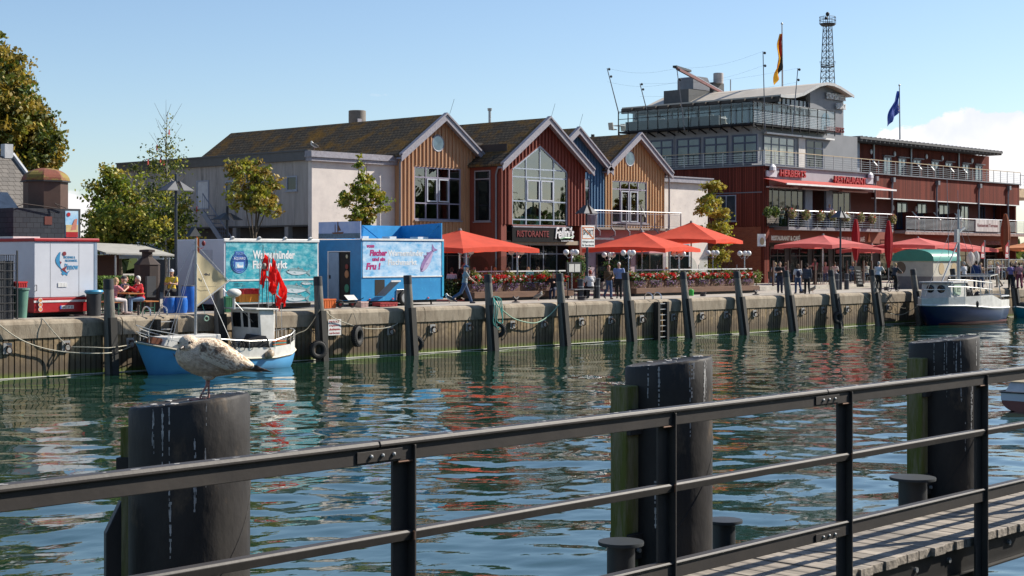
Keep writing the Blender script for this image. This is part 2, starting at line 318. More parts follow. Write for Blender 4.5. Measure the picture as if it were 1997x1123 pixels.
# ------------------------------------------------------------------ the setting: water, ground, quay
def water():
    rr = []; d = 3.0
    while d < 9: rr.append(d); d *= 1.03
    while d < 150: rr.append(d); d *= 1.0032
    while d < 900: rr.append(d); d *= 1.06
    inner = np.linspace(-24, 24, 640); an = np.concatenate([np.linspace(-88, -25, 60), inner, np.linspace(25, 88, 60)]); A = np.radians(an+43.)
    D = np.array(rr); X = np.outer(D, np.cos(A)); Y = np.outer(D, np.sin(A)); Z = np.zeros_like(X); q = np.random.RandomState(3)
    fade = np.clip((160-D)/60, 0, 1)[:, None]; step = np.maximum(D*.0032*2.6, .09)[:, None]
    for i in range(84):
        lam = math.exp(q.uniform(math.log(.34), math.log(4.6))); th = R(q.normal(58, 48)); k = 2*PI/lam; sl = .0080 if lam > .9 else .0068; amp = sl/k
        Z += amp*np.sin(k*(X*math.cos(th)+Y*math.sin(th))+q.uniform(0, 6.28))*np.clip((lam-step)/(step*1.5), 0, 1)
    gust = .72+.38*np.sin(X*.11+1.3*np.sin(Y*.07))*np.sin(Y*.13+X*.03+1); Z *= fade*np.clip(gust, .3, 1.2)
    Z = np.where(Y > WALL-.02, 0, Z); me = bpy.data.meshes.new('water'); n, m = X.shape
    me.vertices.add(n*m); me.vertices.foreach_set('co', np.stack([X, Y, Z], -1).ravel())
    i = np.arange((n-1)*(m-1)); r, c = i//(m-1), i % (m-1); F = np.stack([r*m+c, (r+1)*m+c, (r+1)*m+c+1, r*m+c+1], 1).astype(np.int32); k = len(F)
    me.loops.add(4*k); me.loops.foreach_set('vertex_index', F.ravel()); me.polygons.add(k); me.polygons.foreach_set('loop_start', np.arange(0, 4*k, 4, dtype=np.int32)); me.update(calc_edges=True); me.shade_smooth()
    mm = bpy.data.materials.new('harbour_water'); mm.use_nodes = True; nn = mm.node_tree.nodes; l = mm.node_tree.links; b = nn['Principled BSDF']
    b.inputs['Base Color'].default_value = (.008, .032, .019, 1); b.inputs['Roughness'].default_value = .015; b.inputs['IOR'].default_value = 1.7; b.inputs['Specular IOR Level'].default_value = .6
    t = nn.new('ShaderNodeTexCoord'); mp = nn.new('ShaderNodeMapping'); mp.inputs['Rotation'].default_value = (0, 0, R(25)); mp.inputs['Scale'].default_value = (1, 1.3, 1); l.new(t.outputs['Object'], mp.inputs[0])
    pv = None
    for s_, dd in ((1.2, .008), (5, .0022)):
        z = nn.new('ShaderNodeTexNoise'); z.inputs['Scale'].default_value = s_; z.inputs['Detail'].default_value = 2; z.inputs['Roughness'].default_value = .4; l.new(mp.outputs[0], z.inputs['Vector'])
        bp = nn.new('ShaderNodeBump'); bp.inputs['Strength'].default_value = .9; bp.inputs['Distance'].default_value = dd; l.new(z.outputs[0], bp.inputs['Height'])
        if pv: l.new(pv, bp.inputs['Normal'])
        pv = bp.outputs[0]
    l.new(pv, b.inputs['Normal']); me.materials.append(mm)
    o = bpy.data.objects.new('water', me); COL.objects.link(o); tag(o, 'dark green harbour water with long soft ripples', kind='structure')
water()
def struct(name, b, m, label, **k): return tag(b.build(name, m, **k), label, kind='structure')
CONC = mat('pale_concrete', (.52, .48, .41), .85, col2=(.31, .29, .25), vs=1.3, bump=.4, bs=30, col3=(.13, .12, .10), vs3=3, thr3=.66)
PAVE = mat('quay_paving', (.36, .32, .27), .9, col2=(.26, .24, .21), vs=.9, bump=.5, bs=20)
b = MB(); b.box(-400, 900, WALL+.42, 900, ZQ-.5, ZQ-.02); struct('quay_pavement', b, PAVE, 'sandy grey quay paving', loc=(0, 60, ZQ))
b = MB(); b.box(-400, 900, -300, 900, -3.2, -3); struct('harbour_bed', b, mat('mud', (.03, .04, .03)), 'harbour bed', loc=(0, 0, -3))
b = MB(); b.box(-300, 500, -300, 1.6, -3, 2.1); struct('near_bank', b, mat('dark_turf', (.035, .045, .02), .9), 'near bank paving', loc=(0, 0, 2.1))
# quay wall: concrete cope on upright timber planking
qw = thing('quay_wall', 'long harbour wall of weathered upright planks under a pale concrete cope', 'quay wall', (60, WALL, 0))
b = MB(); x = -40.; q = random.Random(11)
cope_prof = [(-.10, ZQ-.62), (-.10, ZQ-.16), (-.06, ZQ-.07), (.03, ZQ-.01), (.44, ZQ), (.44, ZQ-.62)]
while x < 260:
    L0 = q.uniform(4.2, 5.2)
    b.prism([(x+.02, WALL+a, z) for a, z in cope_prof], (L0-.04, 0, 0)); x += L0
b.build('cope', mat('stained_cope', (.35, .295, .22), .85, col2=(.18, .14, .095), vs=1.6, stretch=(1.6, 1, .5), bump=.5, bs=25, col3=(.15, .125, .09), vs3=2.4, thr3=.60), qw)
b = MB(); b.box(-40, 260, WALL+.02, WALL+.40, -2, ZQ-.62); b.build('backing', mat('wet_dark_timber', (.035, .03, .024), .8), qw)
b = MB(); x = -20.
while x < 190:
    wd = .165; dpt = q.uniform(0, .02); g = q.uniform(.55, 1.2); yel = q.uniform(0, 1)
    b.tint = (.27*g, (.200-.01*yel)*g, (.125-.03*yel)*g); b.box(x, x+wd, WALL-.045-dpt, WALL+.02, -2, ZQ-.62-q.uniform(0, .012)); x += .205
def plank_material():
    m = attr_mat('weathered_planks', .85, var=.45, bump=.5, bs=7); n = m.node_tree.nodes; l = m.node_tree.links; bs = n['Principled BSDF']; cur = bs.inputs['Base Color'].links[0].from_socket
    t = n['Texture Coordinate']; sp = n.new('ShaderNodeSeparateXYZ'); l.new(t.outputs['Object'], sp.inputs[0])
    mp = n.new('ShaderNodeMapping'); mp.inputs['Scale'].default_value = (5, 5, .7); l.new(t.outputs['Object'], mp.inputs[0])
    nz = n.new('ShaderNodeTexNoise'); nz.inputs['Scale'].default_value = 1.0; nz.inputs['Detail'].default_value = 8; nz.inputs['Roughness'].default_value = .75; l.new(mp.outputs[0], nz.inputs['Vector'])
    # tide mark: dark soaked foot, green algae at the waterline, both real stains at fixed heights
    def band(lo, hi, colr, amt):
        nonlocal cur
        ad = n.new('ShaderNodeMath'); ad.operation = 'MULTIPLY_ADD'; l.new(nz.outputs[0], ad.inputs[0]); ad.inputs[1].default_value = -amt; l.new(sp.outputs[2], ad.inputs[2])
        r = n.new('ShaderNodeMapRange'); r.inputs[1].default_value = lo; r.inputs[2].default_value = hi; r.inputs[3].default_value = 1; r.inputs[4].default_value = 0; l.new(ad.outputs[0], r.inputs[0])
        x = n.new('ShaderNodeMix'); x.data_type = 'RGBA'; l.new(r.outputs[0], x.inputs[0]); l.new(cur, x.inputs[6]); x.inputs[7].default_value = (*colr, 1); cur = x.outputs[2]
    band(.15, .66, (.105, .075, .045), .55); band(-.08, .10, (.085, .13, .006), .30)
    r3 = n.new('ShaderNodeValToRGB'); r3.color_ramp.elements[0].position = .50; r3.color_ramp.elements[1].position = .66; l.new(nz.outputs[0], r3.inputs[0])
    x = n.new('ShaderNodeMix'); x.data_type = 'RGBA'; l.new(r3.outputs[0], x.inputs[0]); l.new(cur, x.inputs[6]); x.inputs[7].default_value = (.10, .082, .06, 1); l.new(x.outputs[2], bs.inputs['Base Color'])
    return m
b.build('planking', plank_material(), qw)
b = MB(); b.box(-20, 190, WALL-.10, WALL-.05, .02, .05); b.build('waterline_batten', mat('bleached_batten', (.62, .60, .52), .6), qw)
# mooring rings along the wall
STEEL = mat('galvanised_steel', (.42, .43, .43), .45, .7, vs=8); DKMET = mat('dark_steel', (.03, .033, .036), .5, .3, vs=6)
def mooring_ring(X):
    t = thing('mooring_ring', 'iron mooring ring on the planked wall', 'mooring ring', (0, 0, 0)); b = MB(); b.box(-.15, .15, -.05, 0, -.17, .19); b.build('back_plate', mat('zinc_plate', (.34, .34, .33), .6, .5), t)
    b = MB(); b.tube([(-.03, -.05, .08), (-.03, -.17, .1), (.03, -.17, .1), (.03, -.05, .08)], .024, 6); b.ring((0, -.17, -.04), .115, .024, (1, .35, .1), 14, 6); b.build('ring', mat('rusty_iron', (.12, .08, .06), .7, .4), t)
    return t
ringus = [14, 128, 253, 697, 760, 843, 913, 999, 1059, 1133, 1190, 1251, 1312, 1368, 1415, 1471, 1513, 1565, 1604, 1652, 1687, 1731]
r0 = mooring_ring(0)
near = ['behind the sagging rope, leftmost of all', 'left of the first pile, holding the crossing ropes', 'beside the blue boat bow', 'just right of the big tyre fender', 'where the slack rope ends', 'under the blue trailer', 'under the walking man in a cap', 'left of the looped green rope', 'right of the looped green rope', 'left below the couple', 'right below the couple', 'left of the quay ladder', 'right of the quay ladder', 'left of the watering can', 'below the last flower box', 'left of the man in a black shirt', 'below the man in a black shirt', 'below the woman with a backpack', 'left of the wall tyre at the restaurant', 'right of the wall tyre at the restaurant', 'below the chalkboard', 'below the green tent']
for i, u in enumerate(ringus):
    o = r0 if i == 0 else dup(r0); o.location = (gx(u, WALL-.1), WALL-.085, 1.02); o['label'] = 'iron mooring ring on the harbour wall, '+near[i]; o['group'] = 'mooring rings along the harbour wall'
# ------------------------------------------------------------------ leaning timber piles on the far quay
PILEW = mat('grey_pile_wood', (.20, .185, .16), .85, col2=(.10, .092, .08), vs=4, stretch=(2.5, 2.5, .35), bump=.6, bs=14, col3=(.05, .055, .04), vs3=2, thr3=.6); TAR = mat('tarred_cap', (.022, .024, .028), .6)
def wall_pile(lean, z1=3.28):
    t = thing('mooring_pile', '', 'mooring pile'); x0 = 0; b = MB(); q = random.Random(int(lean*1000)); pts = []; zs = (-2, 0, .9, 1.7, 2.3, z1-.36)
    ax = lambda z: (-.10*(z-ZQ)*.2, -lean*(ZQ-z)/1.95-.30, z)
    b.tube([ax(z) for z in zs], [.235, .225, .215, .20, .18, .17], 12); b.build('shaft', PILEW, t, smooth=True)
    b = MB(); b.tube([ax(z1-.36), ax(z1-.02), ax(z1)], [.178, .175, .15], 12); b.build('cap', TAR, t, smooth=True)
    # heavy fender timber bolted to the outer side
    b = MB(); p = Vector(ax(-1.2))+Vector((-.02, -.24, 0)); q2 = Vector(ax(1.95))+Vector((-.02, -.20, 0)); b.bar(p, q2, .26, .2, (0, 1, 0)); b.build('rubbing_timber', mat('black_fender_timber', (.03, .028, .024), .8, vs=5), t)
    return t
pus = [213, 427, 622, 797, 954, 1094, 1223, 1336, 1441, 1537, 1625, 1705, 1785, 1862, 1976, 2045]
pl = ['left of the red and white trailer', 'behind the wheelhouse of the light blue boat', 'in front of the gap between the two trailers', 'in front of the wheel of the blue trailer', 'carrying the looped green rope', 'beside the seated woman in black', 'right of the couple out walking', 'in front of the green watering can', 'at the end of the red flower boxes', 'right of the man in a black shirt', 'carrying a tyre near the restaurant lamp', 'in front of the cyclist', 'left of the navy boat bow', 'hidden behind the navy boat', 'by the crowd at the right edge', 'outside the right edge']
lean = [.05, .08, .09, .10, .12, .15, .18, .21, .24, .25, .26, .26, .25, .25, .25, .25]
PX = []
for i, u in enumerate(pus[:15]):
    X = gx(u, WALL-.3); PX.append(X); o = wall_pile(lean[i]); o.location = (X, WALL-.02, 0); o['label'] = 'grey timber mooring pile with black cap, '+pl[i]; o['group'] = 'leaning piles along the far quay'
# ------------------------------------------------------------------ near walkway, railing, steel dolphins
def deck_material():
    m = attr_mat('deck_boards', .82, var=.5, bump=.9, bs=5); n = m.node_tree.nodes; l = m.node_tree.links
    mp = n.new('ShaderNodeMapping'); mp.inputs['Scale'].default_value = (9, .6, 9); l.new(n['Texture Coordinate'].outputs['Object'], mp.inputs[0])
    for k in [k for k in n if k.type == 'TEX_NOISE']: k.inputs['Scale'].default_value = 3.; l.new(mp.outputs[0], k.inputs['Vector'])
    return m
wk = thing('wooden_walkway', 'weathered plank walkway on steel beams behind the railing', 'walkway', (9, 4.9, 2.2)); b = MB(); x = -1.; q = random.Random(5)
DZ = 2.262
while x < 40:
    g = q.uniform(.8, 1.15); dz = q.uniform(-.004, .004); b.tint = (.25*g, .215*g, .175*g); e = q.uniform(-.015, .015)
    b.box(x, x+.138, 4.655+e, 5.40+q.uniform(-.03, .05), DZ-.055+dz, DZ+dz); x += .146
b.build('deck_boards', deck_material(), wk, bevel=.004)
b = MB()
for y in (4.70, 5.30): b.box(-1, 40, y, y+.08, DZ-.22, DZ-.062); 
b.box(-1, 40, 4.66, 4.80, DZ-.232, DZ-.222); b.build('steel_beam', mat('dark_channel', (.022, .02, .018), .55, .4, vs=4, col3=(.09, .05, .03), vs3=7, thr3=.68), wk)
b = MB(); x = -.6
while x < 40: b.cyl((x, 4.70, DZ-.12), (x, 4.685, DZ-.12), .017, n=8); x += .42
b.build('bolt', STEEL, wk); wk.children[-1]['kind'] = 'stuff'
for X in (2, 12, 22): b = MB(); b.cyl((X, 5.0, -3), (X, 5.0, DZ-.23), .15, n=14); b.build('support_post', DKMET, wk, smooth=True)
# railing
RM = mat('brown_black_railing_paint', (.052, .045, .040), .52, .0, col2=(.035, .031, .029), vs=5, spec=.35, bump=.04, bs=40, col3=(.15, .10, .07), vs3=13, thr3=.71)
GUANO_ = mat('dried_white_streak', (.55, .54, .52), .9, col2=(.2, .2, .2), vs=30, mix=.5)
rl = thing('railing', 'dark steel railing with three bars crossing the foreground', 'railing', (7, 4.6, 2.2)); YR = 4.6
HZs = (3.322, 2.953, 2.575)
b = MB(); z = HZs[0]
for x0, x1 in ((-2, 4.14), (4.146, 7.44), (7.446, 10.75), (10.756, 24)):
    b.prism([(x0, YR-.028, z-.012), (x0, YR-.022, z), (x0, YR+.030, z), (x0, YR+.036, z-.012), (x0, YR+.036, z-.022), (x0, YR+.008, z-.026), (x0, YR+.008, z-.088), (x0, YR-.014, z-.088), (x0, YR-.014, z-.026), (x0, YR-.028, z-.022)], (x1-x0, 0, 0))
b.build('top_rail', RM, rl, bevel=.003)
b = MB(); q = random.Random(8)
for _ in range(90): x_ = q.uniform(1, 13); s_ = q.uniform(.003, .010); y_ = YR+q.uniform(-.015, .025); b.prism([(x_+s_*2*q.uniform(.5, 1.6)*math.cos(k), y_+s_*.6*math.sin(k), z-.0005) for k in range(6)], (0, 0, .0015))
b.build('dropping', GUANO_, rl); kids(rl)[-1]['kind'] = 'stuff'
b = MB()
for X in (4.30, 6.03, 7.66, 9.31, 10.98): b.tube([(X+.024, YR-.03, z_-.045) for z_ in (HZs[1]+.04, HZs[1]+.005)], .005, 5); b.tube([(X-.05, YR-.016, z-.092), (X+.03, YR-.016, z-.092)], .005, 5)
b.build('weld_bead', mat('rusty_weld', (.13, .06, .03), .8, vs=30), rl); kids(rl)[-1]['kind'] = 'stuff'
for z, h in ((HZs[1], .042), (HZs[2], .052)):
    b = MB()
    if h < .05: b.prism([(-2, YR-.022, z-.01), (-2, YR-.016, z), (-2, YR+.030, z), (-2, YR+.030, z-.012), (-2, YR+.0, z-h), (-2, YR-.014, z-h)], (26, 0, 0))
    else: b.prism([(-2, YR-.022, z-.01), (-2, YR-.016, z), (-2, YR+.034, z), (-2, YR+.034, z-.012), (-2, YR+.006, z-.018), (-2, YR+.006, z-h-.03), (-2, YR-.012, z-h-.03), (-2, YR-.012, z-.018)], (26, 0, 0))
    b.build('middle_rail' if h < .05 else 'lower_rail', RM, rl, bevel=.002)
for X in (4.30, 6.03, 7.66, 9.31, 10.98, 12.65, 14.3, 16):
    b = MB(); b.box(X-.052, X+.030, YR+.012, YR+.026, 1.9, HZs[0]-.03); b.box(X+.028, X+.038, YR-.03, YR+.05, 1.9, HZs[0]-.028); b.build('post', RM, rl, bevel=.002)
for X, z in ((4.14, HZs[0]), (7.44, HZs[0]), (7.44, HZs[2]), (10.75, HZs[0]), (4.14, HZs[2])):
    b = MB(); b.box(X-.11, X+.13, YR-.021, YR-.015, z-.078, z-.034); b.build('splice_plate', RM, rl, bevel=.001)
    for dx in (-.06, .0, .06): b = MB(); b.ell((X+dx+.02, YR-.024, z-.056), .0085, 8, 6); b.build('bolt', STEEL, rl)
# steel tube dolphins with timber rubbing strip
PIPE = mat('black_pipe_coating', (.050, .045, .040), .6, .0, col2=(.020, .019, .020), vs=2.2, stretch=(1, 1, .5), spec=.2, bump=.4, bs=11, col3=(.105, .078, .055), vs3=3.2, thr3=.63)
GUANO = mat('dried_white_streak', (.55, .54, .52), .9, col2=(.2, .2, .2), vs=30, mix=.5)
OLDB = mat('mossy_beam', (.25, .22, .13), .9, col2=(.15, .13, .06), vs=3, stretch=(4, 4, .5), bump=.5, bs=20, col3=(.11, .12, .02), vs3=2.2, thr3=.52)
def dolphin(label, X, Y, seed, ztop=3.42, rz=0):
    t = thing('steel_dolphin', label, 'mooring dolphin', (0, 0, 0), group='steel dolphins beside the walkway'); r = .262; q = random.Random(seed); n = 64
    top = lambda a: ztop+.030*math.cos(a+rz+1.0)+q.uniform(-.0015, .0015)
    b = MB(); ring = []; zs = [-3, 0, 1, 2, 2.6, 3.0, 3.25]; vs = []
    for z in zs: vs += [(r*math.cos(2*PI*j/n), r*math.sin(2*PI*j/n), z) for j in range(n)]
    tp = [top(2*PI*j/n) for j in range(n)]
    vs += [(r*math.cos(2*PI*j/n), r*math.sin(2*PI*j/n), tp[j]-.012) for j in range(n)]; vs += [((r-.010)*math.cos(2*PI*j/n), (r-.010)*math.sin(2*PI*j/n), tp[j]) for j in range(n)]
    vs += [((r-.030)*math.cos(2*PI*j/n), (r-.030)*math.sin(2*PI*j/n), tp[j]) for j in range(n)]; vs += [((r-.034)*math.cos(2*PI*j/n), (r-.034)*math.sin(2*PI*j/n), tp[j]-.003) for j in range(n)]; k = len(vs)//n
    b.add(vs, [(i*n+j, i*n+(j+1) % n, (i+1)*n+(j+1) % n, (i+1)*n+j) for i in range(k-1) for j in range(n)]+[tuple((k-1)*n+j for j in range(n))]); b.build('pipe', PIPE, t, smooth=True, ang=50)
    b = MB()
    for side, cnt in ((R(-125)-rz, 10),):
        for _ in range(cnt):
            a = side+q.uniform(-.95, .75); z1 = q.choice([top(a)-.01, top(a)-.01, top(a)-.01, q.uniform(2.7, 3.3)]); ln = q.uniform(.10, .5); pts = []; z = z1; w0 = q.uniform(.0014, .0052)
            while z > z1-ln: pts.append((a, z)); z -= .012; a += q.gauss(0, .0022)
            for (a0, z0), (a1, zz) in zip(pts, pts[1:]):
                if q.random() < .28: continue
                w_ = w0/r*q.uniform(.4, 1.4); rr = r+.0012
                b.add([(rr*math.cos(a0-w_), rr*math.sin(a0-w_), z0), (rr*math.cos(a0+w_), rr*math.sin(a0+w_), z0), (rr*math.cos(a1+w_), rr*math.sin(a1+w_), zz), (rr*math.cos(a1-w_), rr*math.sin(a1-w_), zz)], [(0, 3, 2, 1)])
    b.build('guano_streak', GUANO, t); kids(t)[-1]['kind'] = 'stuff'
    b = MB()
    for _ in range(26):
        a = q.uniform(0, 6.28); rr = r*q.uniform(.2, .93); s_ = q.uniform(.006, .022); b.prism([(rr*math.cos(a)+s_*q.uniform(.6, 1.3)*math.cos(k*.9), rr*math.sin(a)+s_*q.uniform(.6, 1.3)*math.sin(k*.9), top(a)-.001) for k in range(7)], (0, 0, .004))
    b.build('dropping', GUANO, t); kids(t)[-1]['kind'] = 'stuff'
    # spiral weld seam
    b = MB(); b.tube([((r+.0005)*math.cos(a-rz), (r+.0005)*math.sin(a-rz), 2.35+(a+2.6)*.36) for a in np.linspace(-2.7, 0, 24)], .0035, 6); b.build('weld_seam', PIPE, t, smooth=True)
    b = MB(); b.box(-.352-.03*(seed > 1), -.262, .02, .14, -3, ztop-.13); b.build('timber_strip', OLDB, t, bevel=.008)
    for z in (2.35, 3.08): b = MB(); b.box(-.356-.02*(seed > 1), -.26, -.008, .148, z-.075, z+.075); b.build('bracket', PIPE, t, bevel=.003); b = MB(); b.cyl((-.312, -.012, z-.02), (-.312, -.03, z-.02), .013, n=8); b.build('bolt', STEEL, t)
    t.location = (X, Y, 0); t.rotation_euler = (0, 0, rz); return t
dpos = []
for u, lb, sd_, rz in ((370, 'black steel tube dolphin with the young gull standing on it', 1, R(-62)), (1304, 'black steel tube dolphin in the centre with white streaks, right of the rail splice', 2, R(0)), (1841, 'black steel tube dolphin at the right by the walkway planks', 3, R(6))):
    Y = 5.72; X = gx(u, Y); dpos.append((X, Y)); dolphin(lb, X, Y, sd_, 3.42, rz)
def bollard_head(u, v, Y, label, r=.105, hgt=.9):
    X = gx(u, Y); z = gz(v, X, Y); t = thing('mooring_bollard', label, 'bollard', (X, Y, z-hgt), group='flat topped bollards beside the dolphins')
    b = MB(); b.lathe([(r*.62, -hgt), (r*.62, -.05), (r*.62, -.02)], (X, Y, z), 24); b.build('post', DKMET, t, smooth=True); b = MB(); b.lathe([(r*.5, -.022), (r, -.020), (r*1.01, -.01), (r, 0), (r*.2, .004)], (X, Y, z), 28); b.build('head_plate', mat('bollard_paint', (.02, .025, .03), .6), t, smooth=True)
bollard_head(1211, 1055, 5.42, 'flat topped mooring bollard in front of the centre dolphin, near the lower rail', .125)
bollard_head(1412, 1013, 5.95, 'flat topped mooring bollard half hidden right of the centre dolphin', .12)
bollard_head(1780, 930, 5.46, 'flat topped mooring bollard in front of the right dolphin', .16)
# dark steel fin on the left dolphin's water side
X = gx(225, 5.75); t = thing('fender_plate', 'dark angular steel fender plate left of the gull dolphin', 'fender', (X, 5.75, 1)); b = MB(); zt = gz(978, X, 5.75)
b.prism([(X+.03, 5.75, zt), (X+.03, 5.75, -1), (X-.045, 5.75, -1), (X-.045, 5.75, zt-.13)], (.02, .05, 0)); b.build('plate', DKMET, t, bevel=.004)
# ------------------------------------------------------------------ the young gull on the dolphin
def nz3(p, s, sd=0): return noise.noise(Vector((p[0]*s+sd, p[1]*s-sd, p[2]*s+2*sd)))
def remesh(b, voxel, smooth=2, fac=.5):
    me = bpy.data.meshes.new('t'); me.from_pydata(b.v, [], b.f); o = bpy.data.objects.new('t', me); COL.objects.link(o)
    m = o.modifiers.new('r', 'REMESH'); m.mode = 'VOXEL'; m.voxel_size = voxel; m.adaptivity = 0
    if smooth: s = o.modifiers.new('s', 'SMOOTH'); s.iterations = smooth; s.factor = fac
    bpy.context.view_layer.update(); r = bpy.data.meshes.new_from_object(o.evaluated_get(bpy.context.evaluated_depsgraph_get())); bpy.data.objects.remove(o); r.shade_smooth(); return r
def vert_tint(me, fn):
    at = me.attributes.new('tint', 'FLOAT_COLOR', 'POINT'); A = []
    for v in me.vertices: A += [*fn(v.co), 1.]
    at.data.foreach_set('color', A)
def loft(b, secs, n=20, pw=1.0):
    """secs: (x, y, z, half depth, half height) ellipses across the x axis"""
    rows = []
    for x, y, z, ry, rz_ in secs: rows.append([(x, y+ry*math.cos(2*PI*j/n), z+rz_*math.sin(2*PI*j/n)) for j in range(n)])
    vs = [p for r in rows for p in r]; k = len(rows)
    b.add(vs, [(i*n+j, (i+1)*n+j, (i+1)*n+(j+1) % n, i*n+(j+1) % n) for i in range(k-1) for j in range(n)]+[tuple(range(n)), tuple((k-1)*n+j for j in range(n))[::-1]])
def px(x, y): return ((330+x/7.018-405)/454, (145-y/7.018)/454)
def young_gull():
    X, Y = dpos[0]; t = thing('young_gull', 'speckled brown young gull standing on the left steel dolphin, head turned to the viewer', 'gull')
    b = MB(); secs = []
    for x, yt, yb, dp in ((112, 385, 430, .012), (128, 330, 480, .030), (155, 285, 530, .044), (200, 240, 578, .056), (260, 215, 620, .064), (350, 190, 668, .071), (450, 165, 702, .075), (560, 160, 722, .076), (650, 168, 716, .075), (750, 205, 702, .071), (850, 270, 688, .064), (950, 345, 662, .054), (1050, 420, 632, .042), (1130, 480, 615, .030), (1200, 545, 612, .018)):
        xa, za = px(x, yt); _, zb = px(x, yb); secs.append((xa, 0, (za+zb)/2, dp, (za-zb)/2))
    loft(b, secs, 24)
    hx, hz = px(292, 238); b.ell((hx, -.020, hz), (.044, .042, .0385), 20, 14); b.ell((hx-.004, -.030, hz-.012), (.036, .036, .030), 16, 10); b.ell((hx+.03, -.006, hz-.02), (.055, .048, .045), 16, 10); b.ell((hx-.004, -.012, hz-.055), (.052, .048, .05), 16, 10)
    # folded near and far wings as raised shields of the same body
    for sy in (-1, 1):
        rows = []
        for x, yt, yb, off in ((430, 250, 400, .058), (480, 210, 450, .068), (560, 200, 505, .072), (680, 225, 560, .070), (800, 290, 610, .064), (920, 370, 625, .056), (1030, 440, 610, .044), (1120, 500, 600, .033), (1195, 540, 590, .02)):
            xa, za = px(x, yt); _, zb = px(x, yb); rows.append((xa, sy*off*.93, (za+zb)/2, .013, (za-zb)/2))
        loft(b, rows, 16)
    # lower-belly, thighs
    lx, lz = px(560, 705); b.ell((lx, -.014, lz+.004), (.026, .022, .022)); b.ell((lx+.012, .018, lz+.004), (.024, .02, .022))
    me = remesh(b, .0026, 3)
    P = lambda x, y: Vector((px(x, y)[0], px(x, y)[1]))
    cream = Vector((.66, .54, .41)); brown = Vector((.29, .19, .12)); dark = Vector((.13, .09, .065)); pale = Vector((.70, .59, .45))
    def col(c):
        x, y, z = c; ix = (x*454+405-330)*7.018; iy = (145-z*454)*7.018
        n1 = nz3(c, 70, 1); n2 = nz3(c, 160, 4); n3 = nz3(c, 28, 7)
        k = .40+.7*n1+.22*n2+.35*n3
        r = cream.lerp(brown, max(0, min(1, k*.9-.08)))
        head = max(0, 1-((x-hx)**2+(z-hz)**2)**.5/.055)
        if head > 0: r = r.lerp(cream.lerp(brown, max(0, min(.5, .18+n2*.8))), min(1, head*2.2))
        if ix > 440 and y < 0 and iy < 250+(ix-440)*.47+190 and iy > 180:      # wing feathers: dark centres, pale rims in rows
            u = (ix-440+70*n3)/84; vv = (iy-(ix-440)*.48+40*n3+14*n1)/50; fu = u+.5*(int(vv) % 2); cu, cv = fu-math.floor(fu)-.5, vv-math.floor(vv)-.5
            e = (cu*cu*1.2+cv*cv)**.5; sc = brown.lerp(pale, max(0, min(1, (e-.26+.35*n2+.25*n1)*4))); r = r.lerp(sc, .8)
            if 455 < ix < 790 and 240+.14*(ix-455) < iy < 345+.10*(ix-455): r = r.lerp(dark, max(0, min(.95, .55+n3*2.2+n1*1.6)))
            bl = 400+(ix-470)*.56   # pale lower rim of the wing
        e2 = iy-(415+(ix-480)*.50)
        if 470 < ix < 850 and abs(e2) < 34 and y < 0: r = r.lerp(pale, .92)
        if 440 < ix < 840 and 34 < e2 < 90 and y < 0: r = r.lerp(brown, .45)
        if iy > 600: r = r.lerp(pale, min(.6, (iy-600)/180))
        # grey-brown mask around the eye, on both sides
        return tuple(min(.85, max(0, q*1.24*(1+.12*n2))) for q in r)
    vert_tint(me, col); me.materials.append(attr_mat('plumage', .9, var=.18, bump=.6, bs=220)); o = bpy.data.objects.new('body', me); link(o, t)
    # eyes: seen frontally, head turned left-front
    ED = mat('dark_eye', (.012, .010, .008), .1); SM = mat('eye_patch_feathers', (.12, .075, .05), .9, col2=(.3, .2, .14), vs=120)  # eye mask is the bird's own dark brown plumage
    ex, ez = px(303, 222); b = MB(); b.ell((ex+.003, -.0550, ez+.0005), (.015, .005, .010), 12, 8); b.build('eye_mask', SM, t, smooth=True)
    for dx, dy in ((0, 0), (-.046, .012)): b = MB(); b.ell((ex+dx, -.0585+dy, ez), .0052, 12, 8); b.build('eye', ED, t, smooth=True)
    # bill, pointing left and towards the viewer, slightly down
    b = MB(); base = Vector((hx-.018, -.050, hz-.010)); tip = base+Vector((-.017, -.030, -.011)); mid = base.lerp(tip, .55)+Vector((0, 0, .001))
    b.tube([base, mid, tip+Vector((0, 0, .002)), tip+Vector((-.001, -.002, -.007))], [.0095, .0075, .0048, .0015], 12); me = remesh(b, .0016, 2)
    vert_tint(me, lambda c: (.16, .13, .11) if (c-base).length < .022+.01*nz3(c, 200) else (.05, .042, .04)); me.materials.append(attr_mat('horn', .45)); o = bpy.data.objects.new('bill', me); link(o, t)
    b = MB(); b.tube([base+Vector((-.013, -.004, -.005)), mid+Vector((-.006, -.004, -.0055)), tip+Vector((-.001, -.001, -.004))], .0009, 5); b.build('gape_line', ED, t)
    # primaries and tail
    def feather(pts, wdt, col_, nm, yoff, th=.0025):
        b = MB(); pts = [px(*p) for p in pts]; top = []; bot = []
        for i, (x, z) in enumerate(pts):
            j = i/(len(pts)-1); w_ = wdt*(1-.1*j if j < .7 else max(.08, (1-j)/.33*.93)); d = Vector(pts[min(i+1, len(pts)-1)])-Vector(pts[max(i-1, 0)]); nn_ = Vector((-d.y, d.x)).normalized()*w_/2
            top.append((x+nn_.x, yoff, z+nn_.y)); bot.append((x-nn_.x, yoff, z-nn_.y))
        b.prism(top+bot[::-1], (0, th, 0)); b.build(nm, col_, t, bevel=.0007)
    DB = mat('dark_brown_quill', (.075, .048, .035), .6, col2=(.04, .028, .02), vs=60); LB = mat('mid_brown_quill', (.20, .12, .075), .7, col2=(.12, .075, .05), vs=60); WT = mat('pale_quill', (.75, .70, .62), .8, col2=(.4, .33, .26), vs=60)
